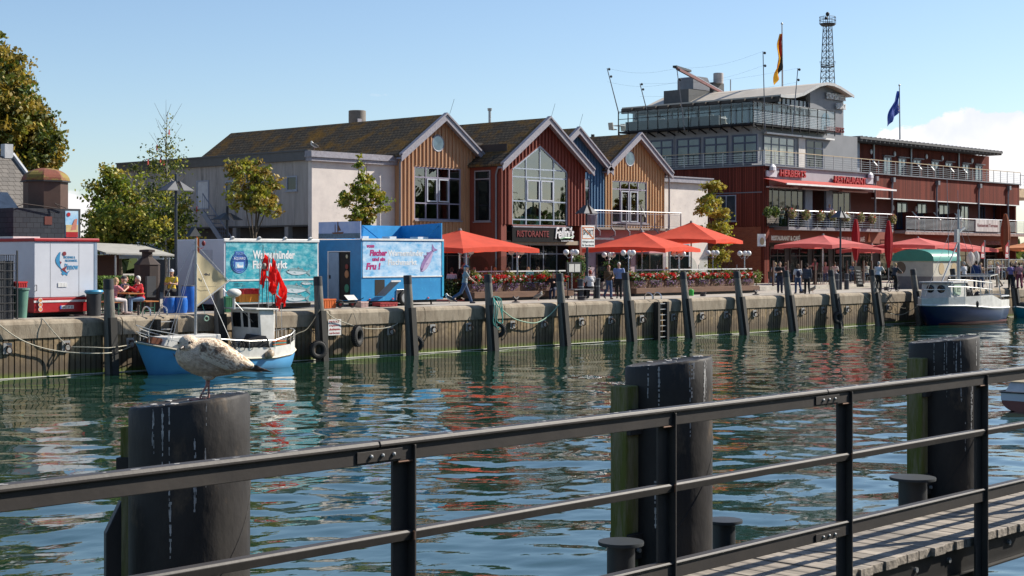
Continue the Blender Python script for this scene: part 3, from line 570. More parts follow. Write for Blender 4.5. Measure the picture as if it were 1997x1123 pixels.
    for k, (x1, y1, mm_, yy) in enumerate(((1462, 655, DB, -.012), (1400, 632, LB, -.018), (1350, 618, DB, -.022), (1290, 598, LB, -.026), (1235, 575, DB, -.030), (1440, 652, DB, .012), (1380, 628, LB, .018))):
        feather([(1010, 585-k*3), (1120, 588-k*4), (1250, (585+y1)/2), (x1, y1)], .017, mm_, 'flight_feather', yy)
    for k, (x1, y1) in enumerate(((1310, 655), (1290, 640), (1260, 650))): feather([(1040, 618), (1150, 628), (x1, y1)], .012, WT if k != 1 else LB, 'tail_feather', -.008+.008*k)
    for k in range(5):
        feather([(900+k*48, 470+k*20), (1000+k*42, 525+k*14), (1085+k*28, 560+k*4)], .014, LB if k % 2 else WT, 'covert_feather', -.056+k*.006, .002)
    # legs and webbed feet
    PK = mat('pink_leg_skin', (.50, .24, .19), .55, col2=(.38, .17, .14), vs=60)
    xh, zh = px(562, 712)
    for (fx, fy, yy, a) in ((452, 1020, -.012, 200), (566, 1028, .020, 185)):
        x1, z1 = px(fx, fy); k = Vector((xh+(x1-xh)*.35+.006*(1 if yy < 0 else .3), yy*.8, zh+(z1-zh)*.38)); b = MB()
        ztop = z1+.002
        b.tube([(xh+(.004 if yy > 0 else -.002), yy*.6, zh+.015), k, (x1+.002, yy, ztop+.012), (x1, yy, ztop)], [.0075, .0052, .0045, .0055], 10); b.ell(k, .0068, 8, 6)
        toes = [Vector((x1, yy, ztop))+Vector((.047*math.cos(R(a+d)), .047*math.sin(R(a+d)), -.004)) for d in (-32, 0, 32)]
        for tt in toes: b.tube([(x1, yy, ztop), tt], [.0045, .0028], 8); b.ell(tt, .0032, 6, 5)
        b.tube([(x1, yy, ztop), (x1+.014*math.cos(R(a+180)), yy+.014*math.sin(R(a+180)), ztop+.002)], [.003, .002], 6)
        b.prism([Vector((x1, yy, ztop-.002)), *[tt+Vector((0, 0, .0005)) for tt in toes]], (0, 0, .0018)); b.build('leg', PK, t, smooth=True)
    ang = math.atan2(Y, X)-R(90); r_ = .02
    # feet at the near part of the dolphin top
    fx = X; fy = Y; d = math.hypot(X, Y); t.location = (fx-.0+.068*math.cos(ang), fy+.068*math.sin(ang), 3.424+.0); t.rotation_euler = (0, 0, ang)
young_gull()
# ------------------------------------------------------------------ building helpers
def FB(b, face, pl, a0, a1, z0, z1, o0, o1):
    """box on a facade; o0..o1 metres outward from the plane"""
    if face == 'F': b.box(a0, a1, pl-o1, pl-o0, z0, z1)
    else: b.box(pl-o1, pl-o0, min(a0, a1), max(a0, a1), z0, z1)
def win(p, face, pl, a0, a1, z0, z1, cols=2, rows=(), fm=None, gm=None, t=.07, out=.05, name='window', lab=None, sill=False):
    a0, a1 = min(a0, a1), max(a0, a1); b = MB(); FB(b, face, pl, a0, a0+t, z0, z1, 0, out); FB(b, face, pl, a1-t, a1, z0, z1, 0, out)
    FB(b, face, pl, a0+t, a1-t, z1-t, z1, 0, out); FB(b, face, pl, a0+t, a1-t, z0, z0+t, 0, out)
    for i in range(1, cols): x = a0+(a1-a0)*i/cols; FB(b, face, pl, x-t/2, x+t/2, z0+t, z1-t, 0, out-.004)
    for z in rows: FB(b, face, pl, a0+t, a1-t, z-t/2, z+t/2, 0, out-.008)
    f = b.build(name, fm, p)
    if lab: f['label'] = lab
    b = MB(); FB(b, face, pl, a0+t*.5, a1-t*.5, z0+t*.5, z1-t*.5, .004, .016); b.build('pane', gm, f)
    if sill: b = MB(); FB(b, face, pl, a0-.06, a1+.06, z0-.05, z0, -.02, out+.06); b.build('sill', fm, f)
    return f
LIL = mat('grey_lilac_trim', (.30, .29, .33), .55, col2=(.20, .19, .22), vs=6)
FRM = mat('blue_grey_window_frame', (.30, .33, .40), .45, col2=(.24, .26, .31), vs=4); NAVF = mat('navy_window_frame', (.018, .028, .075), .4)
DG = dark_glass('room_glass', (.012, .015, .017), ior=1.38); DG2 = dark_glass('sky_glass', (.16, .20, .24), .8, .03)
DG3 = dark_glass('curtained_glass', (.30, .30, .26), .0, .08)
GL = glass('clear_glass', (.86, .93, .94), .06); GLR = glass('window_glass', (.55, .62, .62), .13)
WHP = mat('white_render', (.66, .60, .55), .85, col2=(.52, .47, .44), vs=1.2, bump=.3, bs=25, col3=(.42, .38, .34), vs3=2.2, thr3=.66)
ORW = mat('orange_boards', (.47, .265, .145), .75, col2=(.36, .19, .10), vs=2.5, stretch=(3, 3, .3)); RDW = mat('dark_red_boards', (.20, .040, .022), .8, col2=(.15, .030, .017), vs=2.5, stretch=(3, 3, .3))
BLW = mat('blue_boards', (.055, .15, .27), .7, col2=(.04, .11, .20), vs=2.5, stretch=(3, 3, .3))
ROOF = brick_mat('mossy_roof_tiles', (.13, .098, .062), (.09, .068, .045), (.03, .025, .018), .30, .17, plane='YZ', bump=1., moss=(.22, .11, .02), ms=.018, mthr=.55)
ROOFX = ROOF
def roofline(x, X0, X1, ze, zp): m = (X0+X1)/2; return zp-(zp-ze)*abs(x-m)/((X1-X0)/2)
def gabled(nm, label, X0, X1, Y, ze, zp, depth, wm, opening, zb=5.7, grp='gabled houses of the restaurant row', ridge_only=False):
    T = thing(nm, label, 'house', ((X0+X1)/2, Y, ZQ), group=grp); xm = (X0+X1)/2; xa, xb, za, zs, zt = opening
    zi = zt if zt else zs; b = MB()
    out = [(X0, zb), (X0, ze), (xm, zp), (X1, ze), (X1, zb)]; inn = [(xa, za), (xa, zs), ((xa+xb)/2, zi), (xb, zs), (xb, za)]
    for i in range(5):
        j = (i+1) % 5; q = [out[i], out[j], inn[j], inn[i]]; b.prism([(x, Y, z) for x, z in q], (0, .25, 0))
    b.box(X0, X0+.2, Y+.25, Y+depth, zb, ze); b.box(X1-.2, X1, Y+.25, Y+depth, zb, ze); b.box(X0+.2, X1-.2, Y+3.2, Y+3.4, zb, ze)
    b.build('wall', wm, T); b = MB(); x = X0
    def opz(x):
        if not (xa-.05 < x < xb+.05): return None
        return zs+(zi-zs)*(1-abs(x-(xa+xb)/2)/((xb-xa)/2)) if zt else zs
    while x < X1-.02:
        h = roofline(x+.05, X0, X1, ze, zp)-.05; o = opz(x+.05)
        if o is None: b.box(x, x+.085, Y-.065, Y+.0, zb, h)
        else:
            if h > o+.12: b.box(x, x+.085, Y-.065, Y, o+.09, h)
            if za > zb+.1: b.box(x, x+.085, Y-.065, Y, zb, za-.1)
        x += .285
    b.build('batten_cladding', wm, T)
    # roof slopes
    b = MB(); ov = .28; sl = (zp-ze)/((X1-X0)/2); th = .14
    for s in (-1, 1):
        xe = xm+s*((X1-X0)/2+ov); zz = ze-ov*sl; b.prism([(xm, Y-.42, zp+.02), (xe, Y-.42, zz+.02), (xe, Y-.42, zz+.02+th), (xm, Y-.42, zp+.02+th)], (0, depth+.42, 0))
    b.build('roof', ROOF, T)
    b = MB()
    for s in (-1, 1):
        xe = xm+s*((X1-X0)/2+ov+.06); zz = ze-(ov+.06)*sl
        b.prism([(xm, Y-.50, zp+.20), (xe, Y-.50, zz+.20), (xe, Y-.50, zz-.20), (xm, Y-.50, zp-.20)], (0, .07, 0)); b.prism([(xm, Y-.56, zp+.25), (xe, Y-.56, zz+.25), (xe, Y-.56, zz+.14), (xm, Y-.56, zp+.14)], (0, .26, 0))
        b.prism([(xm, Y-.43, zp-.0), (xe, Y-.43, zz-.0), (xe, Y-.43, zz-.06), (xm, Y-.43, zp-.06)], (0, .37, 0))
    b.build('bargeboard', LIL, T); return T
def opening_window(T, Y, o, cols, rows, fm, gm, sash=(), inner=True, low=None):
    xa, xb, za, zs, zt = o; xm = (xa+xb)/2; b = MB(); t = .07; y0, y1 = Y+.02, Y+.10
    b.box(xa, xa+t, y0, y1, za, zs); b.box(xb-t, xb, y0, y1, za, zs); b.box(xa+t, xb-t, y0, y1, za, za+t)
    if zt: b.prism([(xa, y0, zs), (xm, y0, zt), (xm, y0, zt-t*1.4), (xa, y0, zs-t*1.4)], (0, .08, 0)); b.prism([(xb, y0, zs), (xm, y0, zt), (xm, y0, zt-t*1.4), (xb, y0, zs-t*1.4)], (0, .08, 0))
    else: b.box(xa+t, xb-t, y0, y1, zs-t, zs)
    for i in range(1, cols):
        x = xa+(xb-xa)*i/cols; top = zs+((zt-zs)*(1-abs(x-xm)/((xb-xa)/2)) if zt else 0)-.05; b.box(x-t/2, x+t/2, y0+.004, y1, za+t, top)
    for z in rows: b.box(xa+t, xb-t, y0+.008, y1, z-t/2, z+t/2)
    f = b.build('window', fm, T); b = MB(); poly = [(xa+.03, Y+.07, za+.03), (xb-.03, Y+.07, za+.03), (xb-.03, Y+.07, zs)]+([(xm, Y+.07, zt-.04)] if zt else [])+[(xa+.03, Y+.07, zs)]
    b.prism(poly, (0, .01, 0)); b.build('pane', gm, f)
    for i, (z0, z1) in sash:
        w_ = (xb-xa)/cols; x0, x1 = xa+w_*i+.06, xa+w_*(i+1)-.06; b = MB()
        for q in ((x0, x0+.07, z0, z1), (x1-.07, x1, z0, z1), (x0+.07, x1-.07, z0, z0+.07), (x0+.07, x1-.07, z1-.07, z1)): b.box(q[0], q[1], Y-.01, Y+.05, q[2], q[3])
        b.build('sash', mat('pale_sash', (.50, .53, .60), .4), f)
    b = MB(); b.box(xa-.05, xb+.05, Y-.12, Y+.02, za-.09, za-.01); b.build('sill', LIL, f)
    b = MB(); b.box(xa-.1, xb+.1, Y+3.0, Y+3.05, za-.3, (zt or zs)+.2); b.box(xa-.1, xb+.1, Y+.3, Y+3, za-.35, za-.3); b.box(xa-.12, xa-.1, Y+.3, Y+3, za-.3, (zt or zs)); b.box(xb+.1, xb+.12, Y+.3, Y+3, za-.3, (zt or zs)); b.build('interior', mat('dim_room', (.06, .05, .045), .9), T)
    return f
def round_window(T, x, Y, z, r):
    b = MB(); b.ring((x, Y-.03, z), r, .06, (0, 1, 0), 28, 8); f = b.build('round_window', LIL, T, smooth=True); b = MB(); n = 28
    b.prism([(x+r*math.cos(2*PI*i/n), Y-.075, z+r*math.sin(2*PI*i/n)) for i in range(n)], (0, .02, 0)); b.build('pane', DG2, f)
# ------------------------------------------------------------------ the row of gabled houses
ZP = 11.8; ZE = 9.72
o1 = (gx(808, 62.4), gx(899, 62.4), gz(429, 61, 62.4), gz(327, 61, 62.4), None)
A = gabled('gabled_house', 'orange boarded gabled house with round window, leftmost of the row, mossy roof running far back', 58.0, 64.15, 62.4, 9.62, ZP, 19.2, ORW, o1, zb=4.9)
zr = lambda v: gz(v, 61, 62.4)
opening_window(A, 62.4, o1, 4, (zr(347), zr(397)), mat('violet_grey_frame', (.28, .26, .34), .45), GLR, [(1, (zr(394), zr(349))), (2, (zr(394), zr(349)))]); round_window(A, gx(854, 62.35), 62.4, zr(280), .44)
Y = 60.; o2 = (gx(999, Y), gx(1107, Y), gz(441, 67, Y), gz(333, 67, Y), gz(284, 67, Y)); zr = lambda v: gz(v, 67, Y)
B = gabled('gabled_house', 'dark red gabled house with tall pointed glass front above the black restaurant sign', 63.42, 70.65, Y, 9.25, 11.85, 9, RDW, o2, zb=ZQ+3.9)
opening_window(B, Y, o2, 4, (zr(331), zr(347), zr(393.5), zr(429)), mat('pale_blue_frame', (.36, .42, .50), .4), glass('big_window_glass', (.62, .72, .72), .16), [(1, (zr(392), zr(352))), (2, (zr(392), zr(352)))])
CUR = cloth('beige_curtain', (.42, .38, .24), .4)
for x0, x1 in ((o2[0]+.1, o2[0]+1.0), (o2[0]+1.95, o2[0]+2.5), (o2[1]-1.25, o2[1]-.85), (o2[1]-.7, o2[1]-.05)):
    b = MB(); n = 24; b.grid([[(x0+(x1-x0)*i/n, Y+.42+.045*math.sin(i*1.9), z) for i in range(n+1)] for z in (zr(436), zr(337))]); b.build('curtain', CUR, B, smooth=True)
for x0 in (o2[0]+.2, o2[0]+1.3, o2[0]+2.4): b = MB(); b.box(x0, x0+.8, Y+.6, Y+.66, zr(438), zr(422)); b.build('bench_back', mat('teal_bench', (.18, .32, .34), .6), B)
# its shaded side wall with a narrow window
b = MB(); b.box(63.42-.02, 63.42, Y+.02, Y+2.4, ZQ, 9.2); b.build('side_panel', RDW, B)
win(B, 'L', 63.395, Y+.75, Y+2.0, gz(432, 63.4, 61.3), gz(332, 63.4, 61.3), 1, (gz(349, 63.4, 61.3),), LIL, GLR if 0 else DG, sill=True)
Cc = gabled('gabled_house', 'blue boarded gabled house half hidden behind the dark red one', 70.2, 76.1, 63.0, 9.6, ZP, 9, BLW, (71.3, gx(1151, 63), gz(434, 73, 63), gz(348, 73, 63), None), zb=5.75)
opening_window(Cc, 63.0, (71.3, gx(1151, 63), gz(434, 73, 63), gz(348, 73, 63), None), 3, (gz(365, 73, 63), gz(405, 73, 63)), FRM, DG2); round_window(Cc, gx(1114, 63), 63, gz(290, 73, 63), .42)
o4 = (gx(1193, 63), gx(1262, 63), gz(435, 79, 63), gz(354, 79, 63), None); zr = lambda v: gz(v, 79, 63)
D_ = gabled('gabled_house', 'orange boarded gabled house with round window and balcony door, rightmost of the row', 76.15, 82.3, 63.0, 9.6, ZP, 9, mat('light_orange_boards', (.54, .33, .17), .75, col2=(.43, .24, .11), vs=2.5, stretch=(3, 3, .3)), o4, zb=5.75)
opening_window(D_, 63.0, o4, 4, (zr(370),), mat('violet_grey_frame', ()), GLR, [(1, (zr(433), zr(373))), (2, (zr(433), zr(373)))]); round_window(D_, gx(1227, 63), 63, zr(310), .46)
# lightning rods and downpipes
for T, (x, y, z) in ((A, (61.4, 62.0, ZP+.2)), (B, (67.2, 59.6, 12.)), (Cc, (73.3, 62.7, ZP+.2))): b = MB(); b.cyl((x, y, z), (x+.35, y, z+.85), .012, n=4); b.build('lightning_rod', DKMET, T)
PIPEM = mat('zinc_downpipe', (.22, .21, .23), .5, .4)
b = MB(); b.tube([(63.3, 60.0, 9.2), (63.3, 60.2, 8.8), (63.3, 60.25, 8.6), (63.3, 60.25, 2)], .055, 8); b.build('downpipe', PIPEM, B, smooth=True)
b = MB(); b.tube([(57.95, 62.2, 9.5), (57.9, 62.3, 9.1), (57.9, 62.3, 2)], .06, 8); b.build('downpipe', PIPEM, A, smooth=True)
b = MB(); b.tube([(82.4, 62.8, 9.5), (82.55, 62.8, 9.1), (82.55, 62.8, 2)], .06, 8); b.build('downpipe', PIPEM, D_, smooth=True)
# pale rendered wings
GRYW = mat('streaked_grey_render', (.40, .36, .33), .9, col2=(.27, .25, .23), vs=2.2, stretch=(1, 1.6, .18), mix=.5, bump=.4, bs=18, col3=(.17, .155, .145), vs3=1.4, thr3=.58)
Wg = thing('annex_building', 'pale flat-roofed annex with streaked grey side wall, left of the gabled row', 'annex', (55, 62.8, ZQ))
X0 = 52.15; Yw = 62.8
b = MB(); b.box(X0, 57.98, Yw, Yw+.3, ZQ, 9.2); b.build('front_wall', WHP, Wg)
b = MB(); b.box(X0-.004, X0+.3, Yw+.3, 80.5, 5.7, 9.2); b.build('side_wall', GRYW, Wg)
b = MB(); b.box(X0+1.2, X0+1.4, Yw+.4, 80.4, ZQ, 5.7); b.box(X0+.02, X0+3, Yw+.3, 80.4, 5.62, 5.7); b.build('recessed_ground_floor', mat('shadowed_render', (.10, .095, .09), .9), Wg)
for k in range(4): b = MB(); b.box(X0+.05, X0+.35, Yw+2+k*4.5, Yw+2.3+k*4.5, ZQ, 5.62); b.build('pillar', GRYW, Wg)
b = MB(); b.box(X0-.25, 58.0, Yw-.28, Yw+.3, 9.2, 9.30); b.box(X0-.18, 58.0, Yw-.2, Yw+.3, 9.0, 9.2); b.box(X0-.22, 58.0, Yw-.24, Yw+.3, 9.3, 9.52); b.build('cornice', LIL, Wg)
DKC = mat('dark_eave_metal', (.085, .085, .09), .5, .2)
b = MB(); b.box(X0-.20, X0+.3, Yw+.31, 80.6, 9.05, 9.52); b.box(X0-.27, X0+.3, Yw+.31, 80.6, 9.52, 9.60); b.build('eave_band', DKC, Wg)
b = MB(); b.box(X0+.3, 57.98, Yw+.3, 80.4, 9.2, 9.3); b.build('flat_roof', mat('roof_felt', (.08, .08, .08), .9), Wg)
win(Wg, 'L', X0, gy(560, X0), gy(580, X0), gz(372, X0, gy(570, X0)), gz(343, X0, gy(570, X0)), 1, (), FRM, DG, sill=True)
win(Wg, 'L', X0, gy(441, X0), gy(462, X0), gz(378, X0, gy(450, X0)), gz(352, X0, gy(450, X0)), 1, (), FRM, DG, sill=True)
win(Wg, 'L', X0, gy(384, X0), gy(408, X0), gz(408, X0, gy(396, X0)), gz(352, X0, gy(396, X0)), 1, (), FRM, mat('white_blind', (.55, .55, .56), .6))
# outside stair behind the tree
st = thing('metal_staircase', 'grey steel outside staircase with barred handrail against the grey side wall', 'staircase', (X0-1, gy(430, X0-1), ZQ)); XS = X0-.9; y0, y1 = gy(456, XS), gy(395, XS); z0, z1 = 4.4, 7.0
b = MB(); b.bar((XS, y0, z0-.5), (XS, y1, z1-.5), .06, .3); b.bar((XS, y0, z0+.5), (XS, y1, z1+.5), .05, .05)
for i in range(18): t_ = i/17; y = y0+(y1-y0)*t_; z = z0+(z1-z0)*t_; b.cyl((XS, y, z-.45), (XS, y, z+.5), .012, n=4)
b.build('stringer', mat('blue_grey_steel', (.20, .22, .27), .5), st); b = MB()
for i in range(12): t_ = i/12; b.box(XS, XS+.8, y0+(y1-y0)*t_, y0+(y1-y0)*t_+.26, z0+(z1-z0)*t_-.5, z0+(z1-z0)*t_-.46)
b.build('tread', mat('blue_grey_steel', ()), st); kids(st)[-1]['kind'] = 'stuff'; b = MB(); b.box(XS, XS+.9, y0-6, y0, 3.7, 4.85); b.build('landing_wall', GRYW, st)
Wr = thing('annex_building', 'pale rendered flat annex between the gabled row and the dark red hotel', 'annex', (85, 63.5, ZQ)); Yv = 63.3; XR1 = gx(1380, Yv)
b = MB(); b.box(82.35, XR1, Yv, Yv+8, ZQ, 9.0); b.build('wall', WHP, Wr); b = MB(); b.box(82.35, XR1+.25, Yv-.25, Yv+8, 9.0, 9.32); b.box(82.35, XR1+.31, Yv-.31, Yv+8, 9.32, 9.4); b.build('cornice', LIL, Wr)
win(Wr, 'F', Yv, 83.2, 85.4, ZQ+.1, 4.9, 2, (4.1,), FRM, DG)
# main roof vents
t = thing('roof_vent', 'round brownish concrete roof vent behind the long mossy roof', 'roof vent', (66, 75, 10)); b = MB(); b.lathe([(.55, 0), (.55, 3.3), (.5, 3.32)], (66, 75, 10), 24); b.build('drum', mat('brown_grey_drum', (.20, .175, .15), .7, vs=4), t, smooth=True)
b = MB(); b.box(65.5, 65.85, 74.38, 74.44, 12.45, 12.75); b.build('hatch', LIL, t)
X = gx(955, 70); t = thing('flue_pipe', 'thin steel flue pipe on the roof behind the dark red gable', 'flue', (X, 70, 11)); b = MB(); b.cyl((X, 70, 10.5), (X, 70, gz(213, X, 70)), .085, n=10); b.build('pipe', STEEL, t, smooth=True); b = MB(); b.cyl((X, 70, gz(216, X, 70)), (X, 70, gz(211, X, 70)), .13, .15, n=10); b.build('cap', STEEL, t)
X = gx(1156, 68); t = thing('flue_pipe', 'short capped flue between the blue gable and the orange gable', 'flue', (X, 68, 11)); b = MB(); b.cyl((X, 68, 10.5), (X, 68, gz(268, X, 68)), .10, n=10); b.build('pipe', STEEL, t, smooth=True); b = MB(); b.cyl((X, 68, gz(268, X, 68)), (X, 68, gz(262, X, 68)), .12, n=10); b.build('cap', DKMET, t)
# ground floor of the row
GF = thing('shopfront', 'shaded ground-floor shopfronts with glass doors under the gabled houses', 'shopfront', (70, 62, ZQ)); PINK = mat('pink_render', (.62, .24, .27), .8, vs=1.5); LILW = mat('lilac_render', (.36, .29, .33), .85, vs=1.5); BRN = mat('brown_frame', (.06, .03, .02), .6)
b = MB(); b.box(58.0, 63.4, 62.46, 62.7, ZQ, 4.9); b.build('left_wall', LILW, GF)
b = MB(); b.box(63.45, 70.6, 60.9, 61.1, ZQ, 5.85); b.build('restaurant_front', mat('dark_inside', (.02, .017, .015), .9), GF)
b = MB(); b.box(70.66, 82.3, 62.9, 63.1, ZQ, 5.74); b.build('pink_wall', PINK, GF)
b = MB(); b.box(70.66, 82.3, 62.86, 62.899, ZQ, 4.3); b.build('lilac_wall', LILW, GF)
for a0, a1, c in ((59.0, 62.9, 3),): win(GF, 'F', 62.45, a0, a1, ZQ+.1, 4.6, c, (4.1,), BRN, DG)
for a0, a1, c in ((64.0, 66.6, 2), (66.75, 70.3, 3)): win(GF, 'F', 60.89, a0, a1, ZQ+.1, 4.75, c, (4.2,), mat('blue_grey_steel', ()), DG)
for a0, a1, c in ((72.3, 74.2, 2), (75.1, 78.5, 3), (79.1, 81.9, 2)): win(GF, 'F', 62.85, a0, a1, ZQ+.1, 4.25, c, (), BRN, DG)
for xa_ in (63.45, 70.2): b = MB(); b.box(xa_, xa_+.44, 60.0, 60.9, ZQ, 5.85); b.build('red_pier', RDW, GF)
b = MB(); b.box(63.9, 70.2, 60.05, 60.3, 4.72, 4.95); b.build('beige_lintel', mat('beige_lintel', (.34, .27, .19), .8), GF)
# restaurant sign: black board, dull red word, white script name
sg = thing('restaurant_sign', 'black board with dull red word and white script name over the dark red house entrance', 'sign', (67, 59.9, 5)); YS = 59.90
z0s, z1s = gz(472, 67, YS), gz(443.5, 67, YS); b = MB(); b.box(gx(999, YS), gx(1109, YS), YS, YS+.08, z0s, z1s); b.build('board', mat('black_board', (.005, .005, .006), .6, spec=.15), sg)
text('lettering', 'RISTORANTE', sg, (gx(1008, YS), YS, gz(462, 66, YS)), XR, .36, gx(1070, YS)-gx(1008, YS), mat('dull_red_letters', (.17, .008, .008), .6), .03, .012)
text('lettering', "Fellini's", sg, (gx(1082, YS), YS, gz(466, 70, YS)), XR, .70, gx(1118, YS)-gx(1082, YS), mat('white_letters', (.8, .8, .8), .5), .06, .018, .25)
text('lettering', 'CUCINA ITALIANA', sg, (gx(1094, YS), YS, gz(471.3, 70, YS)), XR, .09, gx(1118, YS)-gx(1094, YS), mat('white_letters', ()), .03, .01)
b = MB(); b.tube([(gx(1091, YS), YS-.05, gz(467, 70, YS)), (gx(1099, YS), YS-.06, gz(464, 70, YS)), (gx(1108, YS), YS-.06, gz(464.5, 70, YS)), (gx(1119, YS), YS-.05, gz(460, 70, YS))], [.015, .05, .045, .01], 6); b.build('green_swoosh', mat('green_paint', (.02, .25, .07), .5), sg)
# balcony of the blue and orange houses
bc = thing('balcony', 'long steel balcony with barred railing and curved brackets before the blue and orange houses', 'balcony', (77, 61.8, 5.8)); YB = 61.6; xa, xb = 70.75, gx(1328, YB); zf = 5.86
b = MB(); b.box(xa, xb, YB, 62.95, zf-.14, zf); b.build('floor_slab', mat('weathered_slab', (.25, .21, .18), .85), bc)
b = MB(); b.tube([(xa, YB, zf+1.02), (xb, YB, zf+1.02), (xb, 62.95, zf+1.02)], .035, 8); b.build('handrail', mat('polished_steel', (.62, .62, .64), .25, .9), bc, smooth=True)
b = MB(); x = xa
while x < xb:
    b.box(x-.02, x+.02, YB-.03, YB+.03, zf-.1, zf+1.0); b.tube([(x, YB, zf-.05), (x+.0, YB-.28, zf-.28), (x, YB-.28, zf-.5), (x, YB+.1, zf-.62)], .035, 6); x += 1.45
b.box(xb-.03, xb+.01, YB-.03, YB+.03, zf-.1, zf+1.0)
for z in (.88, .1): b.box(xa, xb, YB-.012, YB+.012, zf+z-.015, zf+z+.015)
x = xa
while x < xb: b.cyl((x, YB, zf+.1), (x, YB, zf+.88), .009, n=4, caps=False); x += .12
b.build('railing', LIL, bc)
b = MB(); z = gz(437, 76, 62.2); b.box(70.7, gx(1200, 62.2), 62.3, 62.5, 5.1, 5.22); b.build('white_awning_case', mat('white_paint', (.75, .74, .72), .4), bc)
X = gx(1254, 62.1); t = thing('satellite_dish', 'dark satellite dish on the balcony of the right orange house', 'satellite dish', (X, 62.1, 6.2)); z = gz(411, X, 62.1)
b = MB(); nrm = Vector((.5, -.8, .35)).normalized(); Q = nrm.to_track_quat('Z', 'Y').to_matrix().to_4x4(); b.T = Matrix.Translation((X, 62.1, z)) @ Q; b.lathe([(.05, -.10), (.3, -.07), (.46, .0), (.47, .02), (.3, -.05), (.03, -.08)], n=24); b.build('dish', mat('dish_grey', (.09, .08, .08), .5), t, smooth=True)
b = MB(); b.cyl((X, 62.2, 5.86), (X, 62.2, z), .03, n=6); b.cyl((X, 62.1, z-.3), Vector((X, 62.1, z))+nrm*.45, .015, n=5); b.build('mount', DKMET, t)
b = MB(); b.lathe([(.42, 0), (.44, .5), (.44, .75), (.3, .78)], (gx(1151, 62.2), 62.2, zf), 8); tag(b.build('grey_box_unit', LIL, None, loc=(gx(1151, 62.2), 62.2, zf)), 'grey air unit on the balcony in front of the blue house', 'air unit')
# ------------------------------------------------------------------ the dark red waterfront hotel
CX0, CY0 = 92.5, 62.0
DG4 = dark_glass('dim_lounge_glass', (.05, .06, .07), .45, .03)
H = thing('waterfront_hotel', 'long dark red timber hotel with grey glazed roof lounge and curved roof, at the right', 'hotel', (CX0, CY0, ZQ))
RCL = stripe_mat('red_cladding', (.185, .040, .025), (.04, .01, .008), .15, 'xy', .2, col2=(.13, .029, .019), var=.4, rough=.9)
RBR = brick_mat('red_brick', (.30, .085, .040), (.24, .06, .03), (.16, .10, .08), .25, .085, plane='SUM', ms=.008)
GRP = mat('grey_panel', (.20, .205, .22), .6, col2=(.165, .17, .185), vs=.8); GRD = mat('mid_grey_steel', (.16, .165, .185), .5, .2); WHT = mat('white_trim', (.78, .77, .75), .5)
XE = 132.8; ZT = 10.45; Yb = gy(1285, CX0)+2; DKI = mat('dark_inside', ())
b = MB(); b.box(CX0, CX0+.3, CY0+.3, Yb+6, 6.2, ZT); b.box(CX0+.05, CX0+.3, CY0+.3, Yb+6, ZQ, 6.2); b.build('side_wall', RCL, H)
b = MB(); b.box(CX0+.02, CX0+.045, CY0+.02, Yb+6, ZQ, 6.15); b.build('brick_base', RBR, H)
b = MB(); b.box(CX0, CX0+.6, CY0, CY0+.3, ZQ, ZT-.03); b.build('corner_pier', RCL, H)
b = MB(); b.box(107.6, XE, CY0, CY0+.3, 8.62, ZT-.04); b.build('front_wall', RCL, H)
b = MB(); b.box(107.6, XE, CY0-.05, CY0+.3, 8.54, 8.61); b.build('white_edge', WHT, H)
b = MB(); b.box(CX0+.6, 107.6, CY0, CY0+.3, 9.0, ZT-.03); b.build('sign_wall', mat('lilac_grey_panel', (.36, .34, .37), .6, vs=1), H)
b = MB(); b.box(CX0+.3, XE, CY0+2.2, CY0+2.4, 6.25, ZT-.1); b.build('recessed_wall', mat('dark_red_plain', (.13, .027, .018), .8), H)
b = MB(); b.box(CX0+.3, XE, CY0+2.0, CY0+2.3, ZQ, 6.1); b.build('ground_floor_wall', mat('dark_brown_front', (.05, .03, .025), .7), H)
b = MB(); b.box(CX0+.65, XE, CY0+.1, CY0+.4, 5.05, 6.05); b.build('brick_fascia', mat('rust_fascia', (.20, .045, .022), .8, vs=1), H)
b = MB(); b.box(CX0-.15, XE+.1, CY0-.15, Yb+20, ZT-.03, ZT+.06); b.build('terrace_slab', GRD, H)
b = MB(); b.box(XE-.2, XE, CY0+.3, 90, ZQ, ZT-.05); b.build('end_wall', RCL, H)
# side window with louvred blind on the left face
yA, yB_ = gy(1398, CX0), gy(1436, CX0); win(H, 'L', CX0-.01, yA, yB_, gz(432, CX0, 66), gz(381, CX0, 66), 2, (), FRM, DG2, sill=True)
b = MB(); b.box(CX0-.035, CX0-.005, CY0+.2, Yb, 8.55, 8.62); b.build('white_edge', GRD, H)
# balcony in front of the restaurant
YV = CY0-1.15; xa, xb = CX0+.1, gx(1742, YV); zf = 6.15
def slab_rail(nm, xa, xb, YV, zf, bars=6, h=1.05, step=1.25, col=GRD, top=None, thick=.22, slab=True, yback=None):
    if slab: b = MB(); b.box(xa, xb, YV, CY0+2.2, zf-thick, zf); b.build('balcony_slab', mat('grey_slab_edge', (.22, .21, .23), .7), H)
    b = MB(); x = xa
    while x <= xb: b.box(x-.025, x+.025, YV-.02, YV+.03, zf-.15, zf+h); x += step
    b.build('railing_post', col, H); kids(H)[-1]['kind'] = 'stuff'
    b = MB()
    for i in range(bars): z = zf+.12+i*(h-.22)/bars; b.box(xa, xb, YV-.032, YV-.02, z, z+.035)
    b.build('railing_bar', mat('bright_rail_bar', (.42, .42, .44), .35, .6), H); kids(H)[-1]['kind'] = 'stuff'
    b = MB(); b.tube([(xa, YV, zf+h), (xb, YV, zf+h)], .032, 6); b.build('handrail', top or mat('polished_steel', ()), H)
slab_rail('r', xa+1.2, xb, YV, zf, 6, 1.15)
b = MB(); b.box(xa+.05, xa+.11, YV+.1, CY0, zf, zf+1.3); b.box(xa+.05, xa+1.2, YV+.05, YV+.1, zf, zf+1.3); b.build('glass_screen', glass('greenish_screen', (.6, .68, .62), .2), H)
